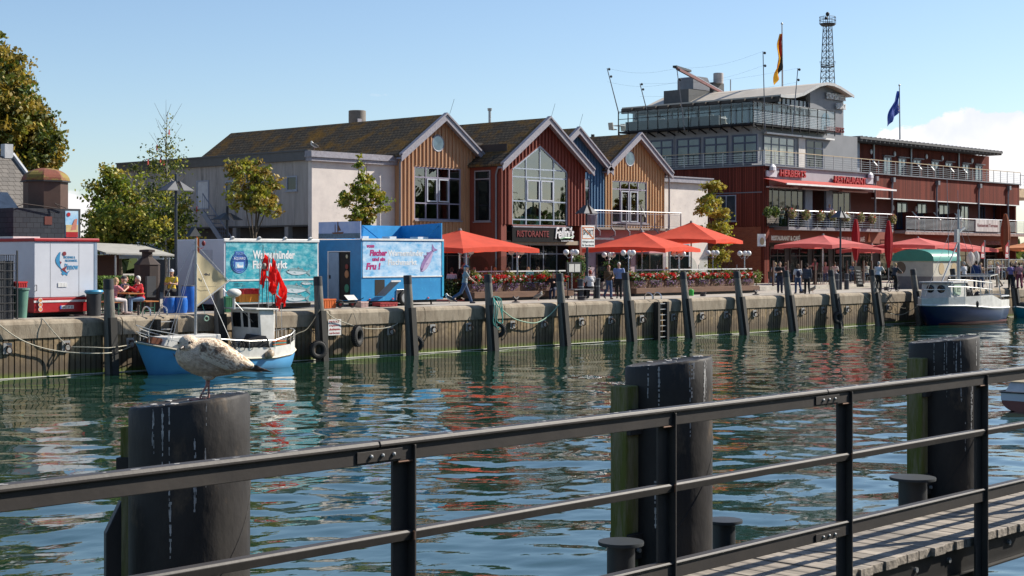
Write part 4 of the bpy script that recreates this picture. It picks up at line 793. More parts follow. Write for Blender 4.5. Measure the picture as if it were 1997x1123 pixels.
for a0, a1, c, g in ((gx(1492, CY0+1), gx(1566, CY0+1), 6, DG3 if 0 else DG), (gx(1622, CY0+1), gx(1656, CY0+1), 3, DG)): win(H, 'F', CY0+.95, a0, a1, zf+.02, 8.95, c, (), GRD, g, t=.06)
for ua, ub in ((1566, 1580), (1607, 1619)): b = MB(); b.box(gx(ua, CY0+1), gx(ub, CY0+1), CY0+.8, CY0+1, zf, 9); b.build('blue_grey_pier', mat('blue_grey_panel', (.24, .27, .33), .6), H)
for u0, u1 in ((1495, 1552), (1560, 1612), (1638, 1688)): b = MB(); x0, x1 = gx(u0, CY0-.1), gx(u1, CY0-.1); b.box(x0, x1, CY0-.32, CY0-.05, 8.9, 8.99); b.build('awning_case', mat('warm_grey_case', (.42, .35, .33), .6), H)
b = MB(); xw0, xw1 = gx(1489, CY0), gx(1706, CY0); z1 = gz(346, CX0+1, CY0)
b.prism([(xw0, CY0-.02, 9.56), (xw0+.6, CY0-1.5, 9.18), (xw0+.6, CY0-1.5, 9.14), (xw0, CY0-.02, 9.52)], (xw1-xw0, 0, 0)); b.build('red_awning', cloth('red_awning', (.62, .12, .10), .3), H)
b = MB(); b.box(xw0+.6, xw1+.6, CY0-1.55, CY0-1.5, 9.08, 9.2); b.build('awning_bar', WHT, H)
LR = mat('red_sign_letters', (.42, .02, .02), .4)
zl = gz(344, gx(1530, CY0), CY0); text('sign_lettering', 'HERBERTS', H, (gx(1517, CY0), CY0-.12, zl-.02), XR, .50, gx(1567, CY0)-gx(1517, CY0), LR, .12, .02)
text('sign_lettering', 'RESTAURANT', H, (gx(1623, CY0), CY0-.12, gz(358, gx(1650, CY0), CY0)), XR, .52, gx(1684, CY0)-gx(1623, CY0), LR, .12, .02)
for u0, u1, vb in ((1493, 1512, 344), (1686, 1700, 358)):
    x0, x1 = gx(u0, CY0), gx(u1, CY0); z = gz(vb, x0, CY0); b = MB(); b.box(x0, x1, CY0-.14, CY0-.01, z, z+.42); b.lathe([(.36, z+.43), (.33, z+.7), (.16, z+.85), (.02, z+.9)], ((x0+x1)/2, CY0-.2, 0), 12, 1, .5); b.build('lighthouse_emblem', mat('pale_grey_sign', (.52, .52, .56), .5), H)
CR = mat('cream_sign_letters', (.82, .77, .68), .5)
for u0, u1, s_, v in ((1506, 1562, 'RESTAURANT & CAFÉ', 468.5), (1636, 1688, 'RESTAURANT & CAFÉ', 470.5)): text('sign_lettering', s_, H, (gx(u0, CY0), CY0+.095, gz(v, gx(u0, CY0), CY0)), XR, .42, gx(u1, CY0)-gx(u0, CY0), CR, .03, .035)
b = MB(); x0 = gx(1478, CY0-.3); b.box(x0, x0+.95, CY0-.3, CY0-.24, gz(480, x0, CY0-.3), gz(456, x0, CY0-.3)); b.build('menu_board', mat('white_paint', ()), H)
b = MB(); b.cyl((x0+.5, CY0-.31, gz(470, x0, CY0-.3)), (x0+.5, CY0-.325, gz(470, x0, CY0-.3)), .26, n=20); b.build('picture_disc', mat('tan_disc', (.45, .33, .18), .7, vs=12), H)
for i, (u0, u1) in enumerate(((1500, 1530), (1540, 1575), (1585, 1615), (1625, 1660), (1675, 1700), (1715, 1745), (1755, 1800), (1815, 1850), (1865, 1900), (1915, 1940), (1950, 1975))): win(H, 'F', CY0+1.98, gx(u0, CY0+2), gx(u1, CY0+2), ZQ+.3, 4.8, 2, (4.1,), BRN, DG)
b = MB(); z = 5.08; b.prism([(gx(1693, 62), CY0+.02, z+.1), (gx(1699, 62), CY0+.02, z+.1), (gx(1696, 62), CY0+.02, z+.75)], (0, .04, 0)); b.build('sail_emblem', mat('orange_sail_paint', (.6, .2, .07), .6), H)
text('sign_lettering', 'Kombüse', H, (gx(1922, CY0), CY0+.095, gz(477, gx(1925, CY0), CY0)), XR, .42, gx(1950, CY0)-gx(1922, CY0), mat('dull_red_letters', ()), .03, .02, .2)
# hotel rooms behind the middle balcony
slab_rail('m', gx(1767, CY0-.9), XE+8, CY0-.9, 6.1, 9, 1.08, 1.5)
b = MB(); b.box(gx(1765, CY0-.92), XE+8, CY0-.94, CY0-.9, 5.80, 6.0); b.build('slab_trim', mat('speckled_brick_edge', (.36, .26, .23), .8, col2=(.12, .05, .04), vs=5), H)
for u0, u1 in ((1748, 1768), (1788, 1806), (1830, 1850), (1872, 1888), (1908, 1920), (1937, 1948), (1966, 1972)): win(H, 'F', CY0+2.18, gx(u0, CY0+2.2), gx(u1, CY0+2.2), 6.3, 8.5, 2, (), NAVF, DG2, t=.1)
RDP = mat('dark_red_plain', ())
for u in (1785, 1827, 1868): x = gx(u, CY0+1); b = MB(); b.prism([(x, CY0+2.2, 6.1), (x, CY0+2.2, 7.7), (x, CY0+1.3, 7.7), (x, CY0+.7, 7.1), (x, CY0+.7, 6.1)], (.1, 0, 0)); b.build('room_divider', RDP, H); b = MB(); b.bar((x+.05, CY0+1.3, 7.72), (x+.05, CY0+.65, 7.07), .16, .05); b.build('divider_cap', WHT, H)
for u in (1708, 1741, 1828, 1910, 1967):
    x = gx(u, CY0-.1); b = MB(); b.tube([(x, CY0-.1, ZT-.3), (x, CY0-.1, 9.9), (x-.1, CY0-.1, 9.5), (x-.1, CY0-.1, 6.2)], .075, 8); b.build('downpipe', GRD, H, smooth=True); b = MB(); b.box(x-.16, x+.16, CY0-.28, CY0-.02, ZT-.55, ZT-.2); b.build('rain_head', GRD, H)
for u in (1744, 1789, 1830, 1962): x = gx(u, CY0+1.9); b = MB(); b.ell((x, CY0+2.0, 8.0), (.13, .1, .24), 10, 8); b.build('wall_lamp', WHT, H, smooth=True)
b = MB(); x0 = gx(1903, CY0-1); b.box(x0, gx(1949, CY0-1), CY0-1.0, CY0-.95, 6.15, 7.15); b.build('banner', mat('grey_white_banner', (.62, .58, .56), .7, col2=(.25, .22, .22), vs=2.2, stretch=(2.5, 1, .25), mix=.52), H)
text('banner_lettering', 'Restaurant Terrasse', H, (x0+.3, CY0-1.01, 6.55), XR, .28, gx(1949, CY0-1)-x0-.6, mat('dull_red_letters', ()), .005, .01)
# roof terrace railing with timber handrail
zt = ZT+.06; TAN = mat('tan_handrail', (.46, .36, .22), .6); XR0 = CX0-.1
def hrail(p, q, z0, h, bars, step, top):
    p, q = Vector(p), Vector(q); n = max(1, int((q-p).length/step)); b = MB()
    for i in range(n+1): c = p.lerp(q, i/n); b.box(c.x-.022, c.x+.022, c.y-.022, c.y+.022, z0, z0+h)
    for i in range(bars): z = z0+.12+i*(h-.2)/bars; b.bar((p.x, p.y, z), (q.x, q.y, z), .012, .022)
    b.build('terrace_railing', mat('bright_rail_bar', ()), H); b = MB(); b.bar((p.x, p.y, z0+h), (q.x, q.y, z0+h), .07, .05); b.build('handrail', top, H)
hrail((XR0, CY0-.1, 0), (XE, CY0-.1, 0), zt, 1.0, 5, 1.3, TAN); hrail((XR0, CY0, 0), (XR0, gy(1262, XR0), 0), zt, 1.0, 5, 1.5, TAN)
hrail((XE, CY0-.1, 0), (XE+9, CY0+1.5, 0), zt-.2, 1.0, 3, 1.3, GRD)
b = MB(); b.box(XE+.01, XE+9, CY0+.3, CY0+8, ZT-1.1, ZT-.3); b.build('end_canopy', mat('tan_canopy', (.5, .36, .22), .7), H)
# top storey: red wing with timber roof overhang
YT = 66.0; x0, x1 = gx(1668, YT), gx(1929, YT); zr0 = 13.25
b = MB(); b.box(x0, x1, YT, YT+9, ZT+.06, zr0); b.build('top_storey_wall', RCL, H)
b = MB(); xr0, xr1 = gx(1678, YT-1.6), gx(1956, YT-1.6); b.box(xr0, xr1, YT-1.6, YT+9, zr0+.16, zr0+.34); b.build('top_roof', mat('dark_roof_edge', (.10, .095, .095), .6), H)
b = MB(); x = xr0+.3
while x < xr1: b.box(x, x+.07, YT-1.55, YT-.01, zr0, zr0+.155); b.cyl((x+.03, YT-1.62, zr0+.36), (x+.03, YT+3, zr0+.36), .05, n=5); x += .72
b.build('rafter', mat('grey_rafter', (.22, .21, .21), .7), H); kids(H)[-1]['kind'] = 'stuff'
for xa_, xb_ in ((385, 455), (520, 590), (655, 725), (822, 890), (948, 1010), (1105, 1165), (1222, 1285)):
    win(H, 'F', YT-.01, gx(1640+xa_/4.68, YT), gx(1640+xb_/4.68, YT), ZT+.1, 12.35, 2, (), NAVF, DG2, t=.11); b = MB(); b.box(gx(1640+xa_/4.68, YT)-.1, gx(1640+xb_/4.68, YT)+.35, YT-.2, YT, 12.38, 12.45); b.build('window_hood', GRD, H)
for u in (1704, 1777, 1870): x = gx(u, YT-.1); b = MB(); b.cyl((x, YT-.1, ZT+.06), (x, YT-.1, zr0), .08, n=8); b.build('downpipe', STEEL, H, smooth=True)
for u in (1700, 1746, 1808, 1839, 1897): x = gx(u, YT-.1); b = MB(); b.ell((x, YT-.06, gz(300+(u-1746)*.09, x, YT)), (.15, .09, .22), 10, 8); b.build('wall_lamp', WHT, H, smooth=True)
for u, s_ in ((1706, 1), (1793, -1), (1818, 1), (1856, -1), (1882, 1)):
    x = gx(u, YT-.8); b = MB(); b.prism([(x, YT, ZT+.06), (x, YT, ZT+1.55), (x, YT-.45, ZT+1.55), (x, YT-.95, ZT+1.0), (x, YT-.95, ZT+.06)], (.09, 0, 0)); b.build('terrace_divider', RDP, H); b = MB(); b.bar((x+.05, YT-.45, ZT+1.57), (x+.05, YT-1.0, ZT+.97), .16, .05); b.build('divider_cap', WHT, H)
# grey storey under the lounge
GX, GY = 93.0, 63.4; ZL = 13.35; xg1 = gx(1650, GY+1)
b = MB(); b.box(GX, xg1, GY, GY+.3, ZT+.06, ZL); b.box(GX, GX+.3, GY+.3, gy(1205, GX), ZT+.06, ZL); b.build('grey_storey_wall', GRP, H)
b = MB(); b.box(xg1, x0, YT-.4, YT-.2, ZT+.06, 13.4); b.build('grey_link_wall', mat('blue_grey_panel', ()), H)
for u0, u1 in ((1215, 1260), (1268, 1313), (1320, 1366), (1373, 1420), (1428, 1478)):
    ya, yb2 = gy(u0, GX), gy(u1, GX); ym = (ya+yb2)/2; win(H, 'L', GX-.01, ya, yb2, ZT+.2, 12.75, 2, (12.15,), NAVF, DG4, t=.12)
for u0, u1, c, g in ((1488, 1549, 4, DG3), (1571, 1604, 2, DG)): win(H, 'F', GY-.01, gx(u0, GY), gx(u1, GY), ZT+.2, 12.75, c, (12.15,), NAVF, g, t=.09)
b = MB(); b.box(gx(1556, GY), gx(1569, GY), GY-.08, GY, ZT+.1, 12.8); b.build('white_pier', WHP, H)
for u0, u1 in ((1488, 1556), (1558, 1620)): b = MB(); b.box(gx(u0, GY), gx(u1, GY), GY-.35, GY-.05, 12.86, 12.98); b.build('awning_case', WHT, H)
b = MB(); b.box(GX-.03, GX, gy(1313, GX), gy(1316, GX), ZT, ZL); b.build('downpipe', GRD, H)
# lounge deck and glass railing
LX, LY = 92.0, 62.6; lx1 = gx(1628, LY); ly1 = gy(1206, LX)
b = MB(); b.box(LX, lx1, LY, LY+3, ZL, ZL+.12); b.box(LX, GX+9, LY+3, ly1, ZL, ZL+.12); b.build('lounge_deck', mat('black_steel_edge', (.012, .012, .014), .6, spec=.2), H)
BLK = mat('black_steel_edge', ())
b = MB(); n = 13
for i in range(n+1):
    y = LY+(ly1-LY)*i/n; b.box(LX-.03, LX+.03, y-.03, y+.03, ZL-.25, ZL+1.62); b.bar((LX-.03, y, ZL-.05), (LX+.9, y, ZL-.35), .05, .1)
n2 = 9
for i in range(1, n2+1): x = LX+(lx1-LX)*i/n2; b.box(x-.03, x+.03, LY-.03, LY+.03, ZL-.25, ZL+1.62)
for z in (1.62, 1.05): b.bar((LX, LY, ZL+z), (LX, ly1, ZL+z), .045, .045); b.bar((LX, LY, ZL+z), (lx1, LY, ZL+z), .045, .045)
for y0_ in (ly1,): b.bar((LX, y0_, ZL+1.62), (LX+6, y0_, ZL+1.62), .04, .04)
b.build('lounge_railing', BLK, H)
b = MB()
for k in range(7): z = ZL+.18+k*.12; b.bar((LX, LY-.04, z), (lx1, LY-.04, z), .02, .03)
b.build('railing_bar', mat('bright_rail_bar', ()), H)
b = MB(); b.box(LX-.008, LX+.008, LY+.05, ly1, ZL+.15, ZL+1.58); b.build('glass_balustrade', glass('balustrade_glass', (.90, .94, .94), .015), H)
b = MB(); b.box(LX+.05, lx1, LY-.008, LY+.008, ZL+.15, ZL+1.58); b.build('glass_balustrade', glass('balustrade_glass', ()), H)
b = MB(); b.box(LX+.35, LX+.5, ly1-9, ly1-.4, ZL+.12, ZL+.85); b.build('dark_planter_wall', mat('charcoal_panel', (.07, .075, .08), .7), H)
# lounge with wave roof
wave = [(98.0, 16.02), (99.0, 16.02), (100.0, 16.10), (101.2, 16.38), (102.4, 16.85), (103.4, 17.22), (104.4, 17.42), (105.4, 17.42), (106.4, 17.26), (107.4, 17.0), (108.4, 16.72)]
b = MB(); YL0 = 64.3; b.prism([(x, YL0, z) for x, z in wave]+[(x, YL0, z-.12) for x, z in wave[::-1]], (0, 15, 0)); b.build('wave_roof', mat('beige_roof_sheet', (.56, .50, .42), .6, col2=(.46, .41, .34), vs=.8), H)
b = MB(); b.prism([(x, YL0-.06, z+.02) for x, z in wave]+[(x, YL0-.06, z-.20) for x, z in wave[::-1]], (0, .055, 0)); b.build('roof_edge', mat('pale_roof_edge', (.48, .47, .46), .5), H)
b = MB()
for k in range(12): y = YL0+.5+k*1.2; b.box(97.6, 98.6, y, y+.08, 15.72, 15.88)
b.box(97.9, 98.1, YL0, YL0+15, 15.5, 15.9); b.build('eave_beam', mat('dark_timber_eave', (.07, .055, .045), .7), H)
wt = gx(1580, 65); wr = gx(1645, 65)
def wz(x):
    for (a, za_), (c_, zc) in zip(wave, wave[1:]):
        if a <= x <= c_: return za_+(zc-za_)*(x-a)/(c_-a)-.14
    return 16.5
pts = [(wt, ZL)]+[(wt, wz(wt))]+[(x, z-.14) for x, z in wave if wt < x < wr]+[(wr, wz(wr)), (wr, ZL)]
b = MB(); b.prism([(x, 65.0, z) for x, z in pts], (0, .4, 0)); b.box(wr-.3, wr, 65.4, 78, ZT, wz(wr)); b.build('tower_wall', mat('slate_grey_wall', (.20, .205, .225), .6, vs=1), H)
b = MB(); n = 16; ac = gx(1612, 64.9); b.prism([(ac+.62*math.cos(PI*i/n), 64.96, 14.45+.75*math.sin(PI*i/n)) for i in range(n+1)], (0, .035, 0)); b.box(ac-.62, ac+.62, 64.96, 64.995, ZL+.2, 14.45); b.build('arched_window', DG2, H)
text('sign_lettering', 'STROMDAMPFER', H, (gx(1609, 65), 64.9, 16.28), XR, .50, gx(1646, 65)-gx(1609, 65)-.02, WHT, .1, .02, up=Vector((-.0, 0, 1)))
text('sign_lettering', 'LOUNGE', H, (gx(1628, 65), 64.9, 15.6), XR, .46, gx(1645, 65)-gx(1627, 65), WHT, .1, .02)
text('sign_lettering', 'HERBERTS', H, (gx(1611, 64.9), 64.9, 13.75), XR, .42, gx(1645, 65)-gx(1611, 65), mat('dull_red_letters', ()), .08, .02)
b = MB(); b.box(99.0, wt-.01, 65.2, 65.3, ZL+.12, 15.9); b.box(99.0, 99.1, 65.3, 79, ZL+.12, 15.9); b.build('lounge_glass_wall', DG4, H)
b = MB()
for i in range(8): x = 99+(wt-99)*i/7; b.box(x-.05, x+.05, 65.13, 65.19, ZL+.12, 15.9)
for i in range(12): y = 65.3+i*1.22; b.box(98.9, 98.985, y-.06, y+.06, ZL+.12, 15.75)
b.box(98.9, wt, 65.12, 65.18, 15.3, 15.42); b.build('lounge_mullion', mat('blue_grey_steel', ()), H)
b = MB(); b.bar((99.2, 64.9, 15.35), (wt+.4, 64.6, 15.25), .5, .1); b.build('awning_case', WHT, H)
for i, yy in enumerate((67, 69.2, 71.5, 74, 76.5)):
    b = MB(); b.box(94.3, 95.1, yy, yy+.8, ZL+.85, ZL+.9); b.cyl((94.7, yy+.4, ZL+.1), (94.7, yy+.4, ZL+.85), .04, n=6); b.build('lounge_table', WHT, H)
    for sx in (-.55, .95): b = MB(); b.box(94.3+sx, 94.75+sx, yy+.2, yy+.65, ZL+.5, ZL+.56); b.bar((94.3+sx, yy+.42, ZL+.5), (94.2+sx, yy+.42, ZL+1.05), .45, .06); b.build('lounge_chair', mat('pale_rattan', (.55, .50, .42), .8), H)
# plant on the lounge roof
P2 = lambda u, v, Y: (gx(u, Y), Y, gz(v, gx(u, Y), Y))
def ubox(b, u0, u1, v0, v1, Y, dy=1.5): x0, x1 = gx(u0, Y), gx(u1, Y); b.box(x0, x1, Y, Y+dy, gz(v1, x0, Y), gz(v0, x0, Y))
b = MB(); ubox(b, 1343, 1398, 173, 200, 75, 2.5); ubox(b, 1391, 1412, 160, 200, 76, 2); b.build('plant_housing', mat('charcoal_panel', ()), H)
b = MB(); x0, _, z0 = P2(1352, 173, 76); x1, _, z1 = P2(1384, 152, 76); pts = [(x0, z0)]+[(x0+(x1-x0)*.25*(1-math.cos(PI*i/8*.5))*1, z0+.8+(z1-z0-.8)*math.sin(PI*i/16)) for i in range(9)]+[(x1-.3, z1), (x1, z1-.4), (x1, z0)]
b.prism([(x, 76, z) for x, z in pts], (0, 1.6, 0)); b.build('duct_hood', GRD, H)
x, _, z = P2(1401, 163, 76); b = MB(); zz = gz(143, x, 76); b.lathe([(.42, 0), (.42, zz-z), (.40, zz-z+.02)], (x, 76, z), 18); b.build('chimney_drum', mat('pale_drum', (.38, .36, .36), .6), H, smooth=True)
x, _, z = P2(1405, 195, 75); b = MB(); b.cyl((x, 74, z), (x, 74, gz(155, x, 74)), .05, n=6); b.build('thin_pole', STEEL, H)
# inclined light masts, boom and wires
def mast(u0, v0, u1, v1, Y, label, r=.045):
    p, q = Vector(P2(u0, v0, Y)), Vector(P2(u1, v1, Y)); t = thing('light_mast', label, 'mast', q, group='slim inclined masts round the lounge terrace'); b = MB(); b.cyl(q, p, r, r*.7, 6); b.build('pole', GRD, t, smooth=True)
    for f in (.04, .36 if r > .04 else .3): c = p.lerp(q, f*.5); b = MB(); b.ell(c+Vector((.22, 0, .02)), .1, 8, 6); b.build('spotlight', DKMET, t)
    return p
m1 = mast(1184, 133, 1207, 222, gy(1207, LX), 'slim steel mast leaning outward at the far left corner of the lounge terrace')
m2 = mast(1248, 163, 1264, 225, gy(1255, LX+5), 'shortest slim mast left of the lounge, leaning left')
m3 = mast(1320, 133, 1335, 255, gy(1335, LX-.3), 'slim mast carrying the red boom over the lounge terrace')
m4 = mast(1488, 100, 1492, 256, LY-.3, 'tall upright mast at the lounge terrace corner')
m5 = mast(1556, 133, 1545, 260, LY-.3, 'slim mast leaning right before the lounge front')
t = thing('boom', 'dark red diagonal boom with lamp end over the lounge roof', 'boom', m3); q = Vector(P2(1409, 181, 76)); b = MB(); b.bar(m3, q, .15, .2); b.build('beam', mat('dark_red_steel', (.11, .02, .015), .6), t); b = MB(); b.bar(m3+Vector((0, 0, .2)), q+Vector((0, 0, .15)), .04, .04); b.build('top_rail', mat('bright_rail_bar', ()), t); b = MB(); b.bar(m3-Vector((.25, 0, -.1)), m3.lerp(q, .25)+Vector((0, 0, .3)), .3, .16); b.build('end_bracket', DKMET, t)
for nm, a, c in (('left mast and the red boom', m1, m3), ('red boom and the corner mast', m3, m4), ('short mast and the leaning mast', m2, m5)):
    for dz in (0, -1.0): b = MB(); n = 14; b.tube([a.lerp(c, i/n)+Vector((0, 0, dz-.35*math.sin(PI*i/n))) for i in range(n+1)], .004, 4); tag(b.build('cable', DKMET, None, loc=a), 'thin '+('upper' if dz == 0 else 'lower')+' cable strung between the '+nm, 'cable')
def flag(nm, label, u0, v0, v1, Y, cols, fpts, thick=.02, vertical=True):
    p = Vector(P2(u0, v0, Y)); q = Vector(P2(u0+1, v1, Y)); t = thing('flagpole', label, 'flagpole', q); b = MB(); b.cyl(q, p, .075, .045, 8); b.ell(p, .1, 8, 6); b.build('pole', STEEL, t, smooth=True)
    return t, p, q
t, p, q = flag('f', 'tall flagpole on the lounge roof with a limp black, red and gold flag', 1525, 46, 170, 70, None, None)
FBk, FRd, FGd = (cloth('black_flag', (.015, .015, .015), .1), cloth('red_flag', (.42, .03, .015), .3), cloth('gold_flag', (.85, .42, .03), .4))
top = gz(66, p.x, 70); bot = gz(146, p.x, 70)
for m_, a0, a1 in ((FBk, 0, .33), (FRd, .33, .66), (FGd, .66, 1)):
    rows = []
    for i in range(15):
        v = i/14; w0 = .2+1.15*math.sin(min(1, v*1.15)*PI*.62); row = []
        for j in range(4):
            f = a0+(a1-a0)*j/3; row.append((p.x-.05-w0*f*.85*(.7+.3*math.sin(v*9)), 70+.14*math.sin(f*9+v*5), top+(bot-top)*(v*.85)-f*1.4*v))
        rows.append(row)
    b = MB(); b.grid(rows); b.build('flag_band', m_, t, smooth=True)
t, p, q = flag('f', 'flagpole behind the red wing with a limp blue flag with gold stars', 1754, 166, 272, 72, None, None); FBl = cloth('blue_flag', (.03, .07, .33), .3)
top = gz(178, p.x, 72); bot = gz(242, p.x, 72); rows = []
for i in range(16):
    v = i/15; rows.append([(p.x-.04-(.35+2.3*v*(1-.15*v))*f*(1-.12*math.sin(v*8)), 72+.12*math.sin(f*11+v*4), top+(bot-top)*v*.62-f*v*1.5) for f in (0, .17, .33, .5, .67, .83, 1)])
b = MB(); b.grid(rows); f_ = b.build('flag', FBl, t, smooth=True)
for i in range(7): a = i*.9; b = MB(); c = Vector((p.x-.42-.16*math.cos(a), 71.82, top+(bot-top)*.52+.28*math.sin(a))); b.ell(c, (.035, .01, .035), 6, 5); b.build('star', mat('gold_star', (.75, .5, .03), .6), f_)
# lattice radio tower behind
Yt = 100.; xt = gx(1614, Yt); t = thing('lattice_tower', 'black steel lattice radio tower with round platform behind the lounge', 'tower', (xt, Yt, ZQ)); ST = mat('tower_black', (.02, .022, .026), .6)
zt_, zb_ = gz(47, xt, Yt), gz(165, xt, Yt); hw = lambda z: .36+.26*(zt_-z)/(zt_-zb_); b = MB(); lv = [zt_-(zt_-zb_)*i/9 for i in range(11)]+[ZQ]
cn = lambda z, k: Vector((xt+hw(z)*(-1, 1, 1, -1)[k], Yt+hw(z)*(-1, -1, 1, 1)[k], z))
for k in range(4): b.tube([cn(z, k) for z in lv], .05, 5)
for z0, z1 in zip(lv[:-2], lv[1:-1]):
    for k in range(4):
        j = (k+1) % 4; b.cyl(cn(z0, k), cn(z0, j), .03, n=4); zm = (z0+z1)/2
        b.cyl(cn(z0, k), (cn(zm, j)+cn(zm, k))/2, .022, n=4); b.cyl((cn(zm, j)+cn(zm, k))/2, cn(z1, j), .022, n=4); b.cyl(cn(z0, j), cn(z1, k), .022, n=4)
b.build('lattice', ST, t); b = MB(); b.lathe([(.8, -.2), (.98, 0), (.95, .08)], (xt, Yt, zt_), 8)
for z, r in ((.85, .98), (.45, .98)): b.ring((xt, Yt, zt_+z), r, .035, (0, 0, 1), 8, 5)
for k in range(8): a = 2*PI*k/8; b.cyl((xt+0.98*math.cos(a), Yt+0.98*math.sin(a), zt_), (xt+0.98*math.cos(a), Yt+0.98*math.sin(a), zt_+.87), .03, n=4)
b.build('platform', ST, t); b = MB(); b.cyl((xt, Yt, zt_), (xt, Yt, gz(27, xt, Yt)), .05, n=5); b.ell((xt, Yt, gz(27, xt, Yt)), .24, 12, 8); b.ell((xt-.35, Yt, gz(36, xt, Yt)), .2, 12, 8); b.build('radar_dome', ST, t)
zz = gz(130, xt, Yt); b = MB(); b.ring((xt, Yt, zz+.6), .95, .02, (0, 0, 1), 8, 4); b.ring((xt, Yt, zz), .8, .06, (0, 0, 1), 8, 4)
for k in range(8): a = 2*PI*k/8; b.cyl((xt+.8*math.cos(a), Yt+.8*math.sin(a), zz), (xt+.95*math.cos(a), Yt+.95*math.sin(a), zz+.6), .018, n=4)
b.build('lower_platform', ST, t)
# ------------------------------------------------------------------ fish trailers on the quay
WP = mat('white_paint', ()); RP = mat('red_trailer_paint', (.40, .015, .02), .35, spec=.5); TYRE = mat('black_rubber', (.018, .018, .018), .8)
def sea_material(name, deep, mid, foam, sc=1.4, thr=.5, seed=0.):
    """printed picture of breaking waves"""
    m = mat(name, mid, .35, col2=deep, vs=sc, stretch=(1, 1, 1.8), detail=9, col3=foam, vs3=sc*1.5, thr3=thr); n = m.node_tree.nodes
    for k in n:
        if k.type == 'MAPPING': k.inputs['Location'].default_value = (seed, seed, seed)
        if k.type == 'VALTORGB' and k.color_ramp.elements[1].position-k.color_ramp.elements[0].position < .11: k.color_ramp.elements[0].position = thr-.10; k.color_ramp.elements[1].position = thr+.22
    return m
def wheel(p, x, y, z, r=.33, nm='wheel'):
    b = MB(); b.ring((x, y, z), r*.78, r*.24, (0, 1, 0), 24, 8); w_ = b.build(nm, TYRE, p, smooth=True); b = MB(); b.cyl((x, y-.05, z), (x, y+.05, z), r*.6, n=18); b.build('rim', STEEL, w_)
def fish(p, cx, cz, Y, ln, h, ang, back, belly, name='painted_fish', y0=.012, fins=3):
    c, s_ = math.cos(ang), math.sin(ang); tr = lambda x, z, d=0: (cx+(x*c-z*s_)*ln, Y-y0-d, cz+(x*s_+z*c)*ln)
    up = [(-.5, 0), (-.42, .3), (-.25, .48), (0, .5), (.2, .36), (.36, .12)]; lo = [(.36, -.1), (.2, -.3), (0, -.45), (-.25, -.44), (-.42, -.25)]
    k = h/ln; b = MB(); b.prism([tr(x, z*k) for x, z in up+lo], (0, .006, 0)); b.prism([tr(.34, .1*k), tr(.52, .5*k), tr(.47, 0), tr(.52, -.5*k), tr(.34, -.1*k)], (0, .006, 0)); f = b.build(name, back, p)
    b = MB(); b.prism([tr(x, z*k, .004) for x, z in [(-.47, -.02), (-.2, .06), (.1, .02), (.34, -.02), (.34, -.09), (.2, -.28), (0, -.42), (-.25, -.41), (-.42, -.22)]], (0, .003, 0)); b.build('belly', belly, f)
    for q3 in ([tr(-.05, .44*k), tr(.0, .75*k), tr(.08, .42*k)], [tr(-.22, -.1*k, .005), tr(-.08, -.3*k, .005), tr(-.14, -.02*k, .005)], [tr(.1, .4*k), tr(.16, .62*k), tr(.22, .3*k)]): b = MB(); b.prism(q3, (0, .005, 0)); b.build('fin', back, f)
    b = MB(); e = tr(-.41, .08*k, .006); b.cyl(e, (e[0], e[1]+.004, e[2]), .035*ln*.6, n=8); b.build('eye', mat('black_board', ()), f)
# --- white and red trailer
x0, x1, y0 = 28.3, 30.8, 49.0; T = thing('fish_trailer', 'white fish trailer with red trim, blue fish logo and tail lamps, at the left', 'trailer', (29.5, y0, ZQ), group='fish stall trailers'); zt = 4.66; zw = 2.62
WT_ = mat('trailer_white', (.60, .61, .66), .4, col2=(.53, .54, .59), vs=1, spec=.4)
b = MB(); b.box(x0, x1, y0, y0+6.5, zw, zt-.09); b.build('body', WT_, T, bevel=.02)
b = MB(); b.box(x0-.04, x1+.06, y0-.05, y0+6.55, zt-.09, zt+.03); b.build('red_roof_trim', RP, T, bevel=.03)
b = MB(); b.box(x0-.02, x1-.22, y0-.03, y0+6.5, 2.10, zw-.01); b.build('red_skirt', RP, T, bevel=.02)
b = MB(); b.box(x0-.03, x1-.22, y0-.045, y0-.03, 2.45, 2.52); b.build('white_stripe', WP, T)
b = MB(); b.box(x1-.13, x1-.02, y0-.012, y0, zw, zt-.12); b.build('corner_post', mat('blue_grey_trim', (.25, .32, .42), .4), T)
b = MB(); b.tube([(x0+.06, y0-.01, 3.06), (x0+.06, y0-.07, 3.06), (x0+.06, y0-.07, 2.86), (x0+.06, y0-.01, 2.86)], .014, 6); b.build('door_handle', TAR, T)
for k in range(3):
    z = 2.53-.155*k; b = MB(); b.cyl((x0+.20, y0-.045, z), (x0+.20, y0-.075, z), .072, n=16); l_ = b.build('tail_lamp', mat('amber_lens', (.75, .30, .12), .3), T); b = MB(); b.ring((x0+.20, y0-.07, z), .07, .012, (0, 1, 0), 16, 6); b.build('bezel', WP, l_)
b = MB(); b.box(x0+.98, x0+1.52, y0-.045, y0-.032, 2.21, 2.33); pl_ = b.build('licence_plate', WP, T); b = MB(); b.box(x0+.98, x0+1.03, y0-.05, y0-.045, 2.21, 2.33); b.build('blue_band', mat('eu_blue', (.02, .06, .4), .5), pl_)
text('plate_number', 'HRO EP 30', T, (x0+1.05, y0-.046, 2.23), XR, .08, .44, TAR, .004)
for k in range(3): b = MB(); b.box(x0+.92+.12*k, x0+1.03+.12*k, y0-.02, y0, 2.98, 3.13); b.build('vent_grille', WP, T)
BL = mat('logo_blue', (.03, .25, .48), .5); RDL = mat('logo_red', (.22, .02, .03), .5)
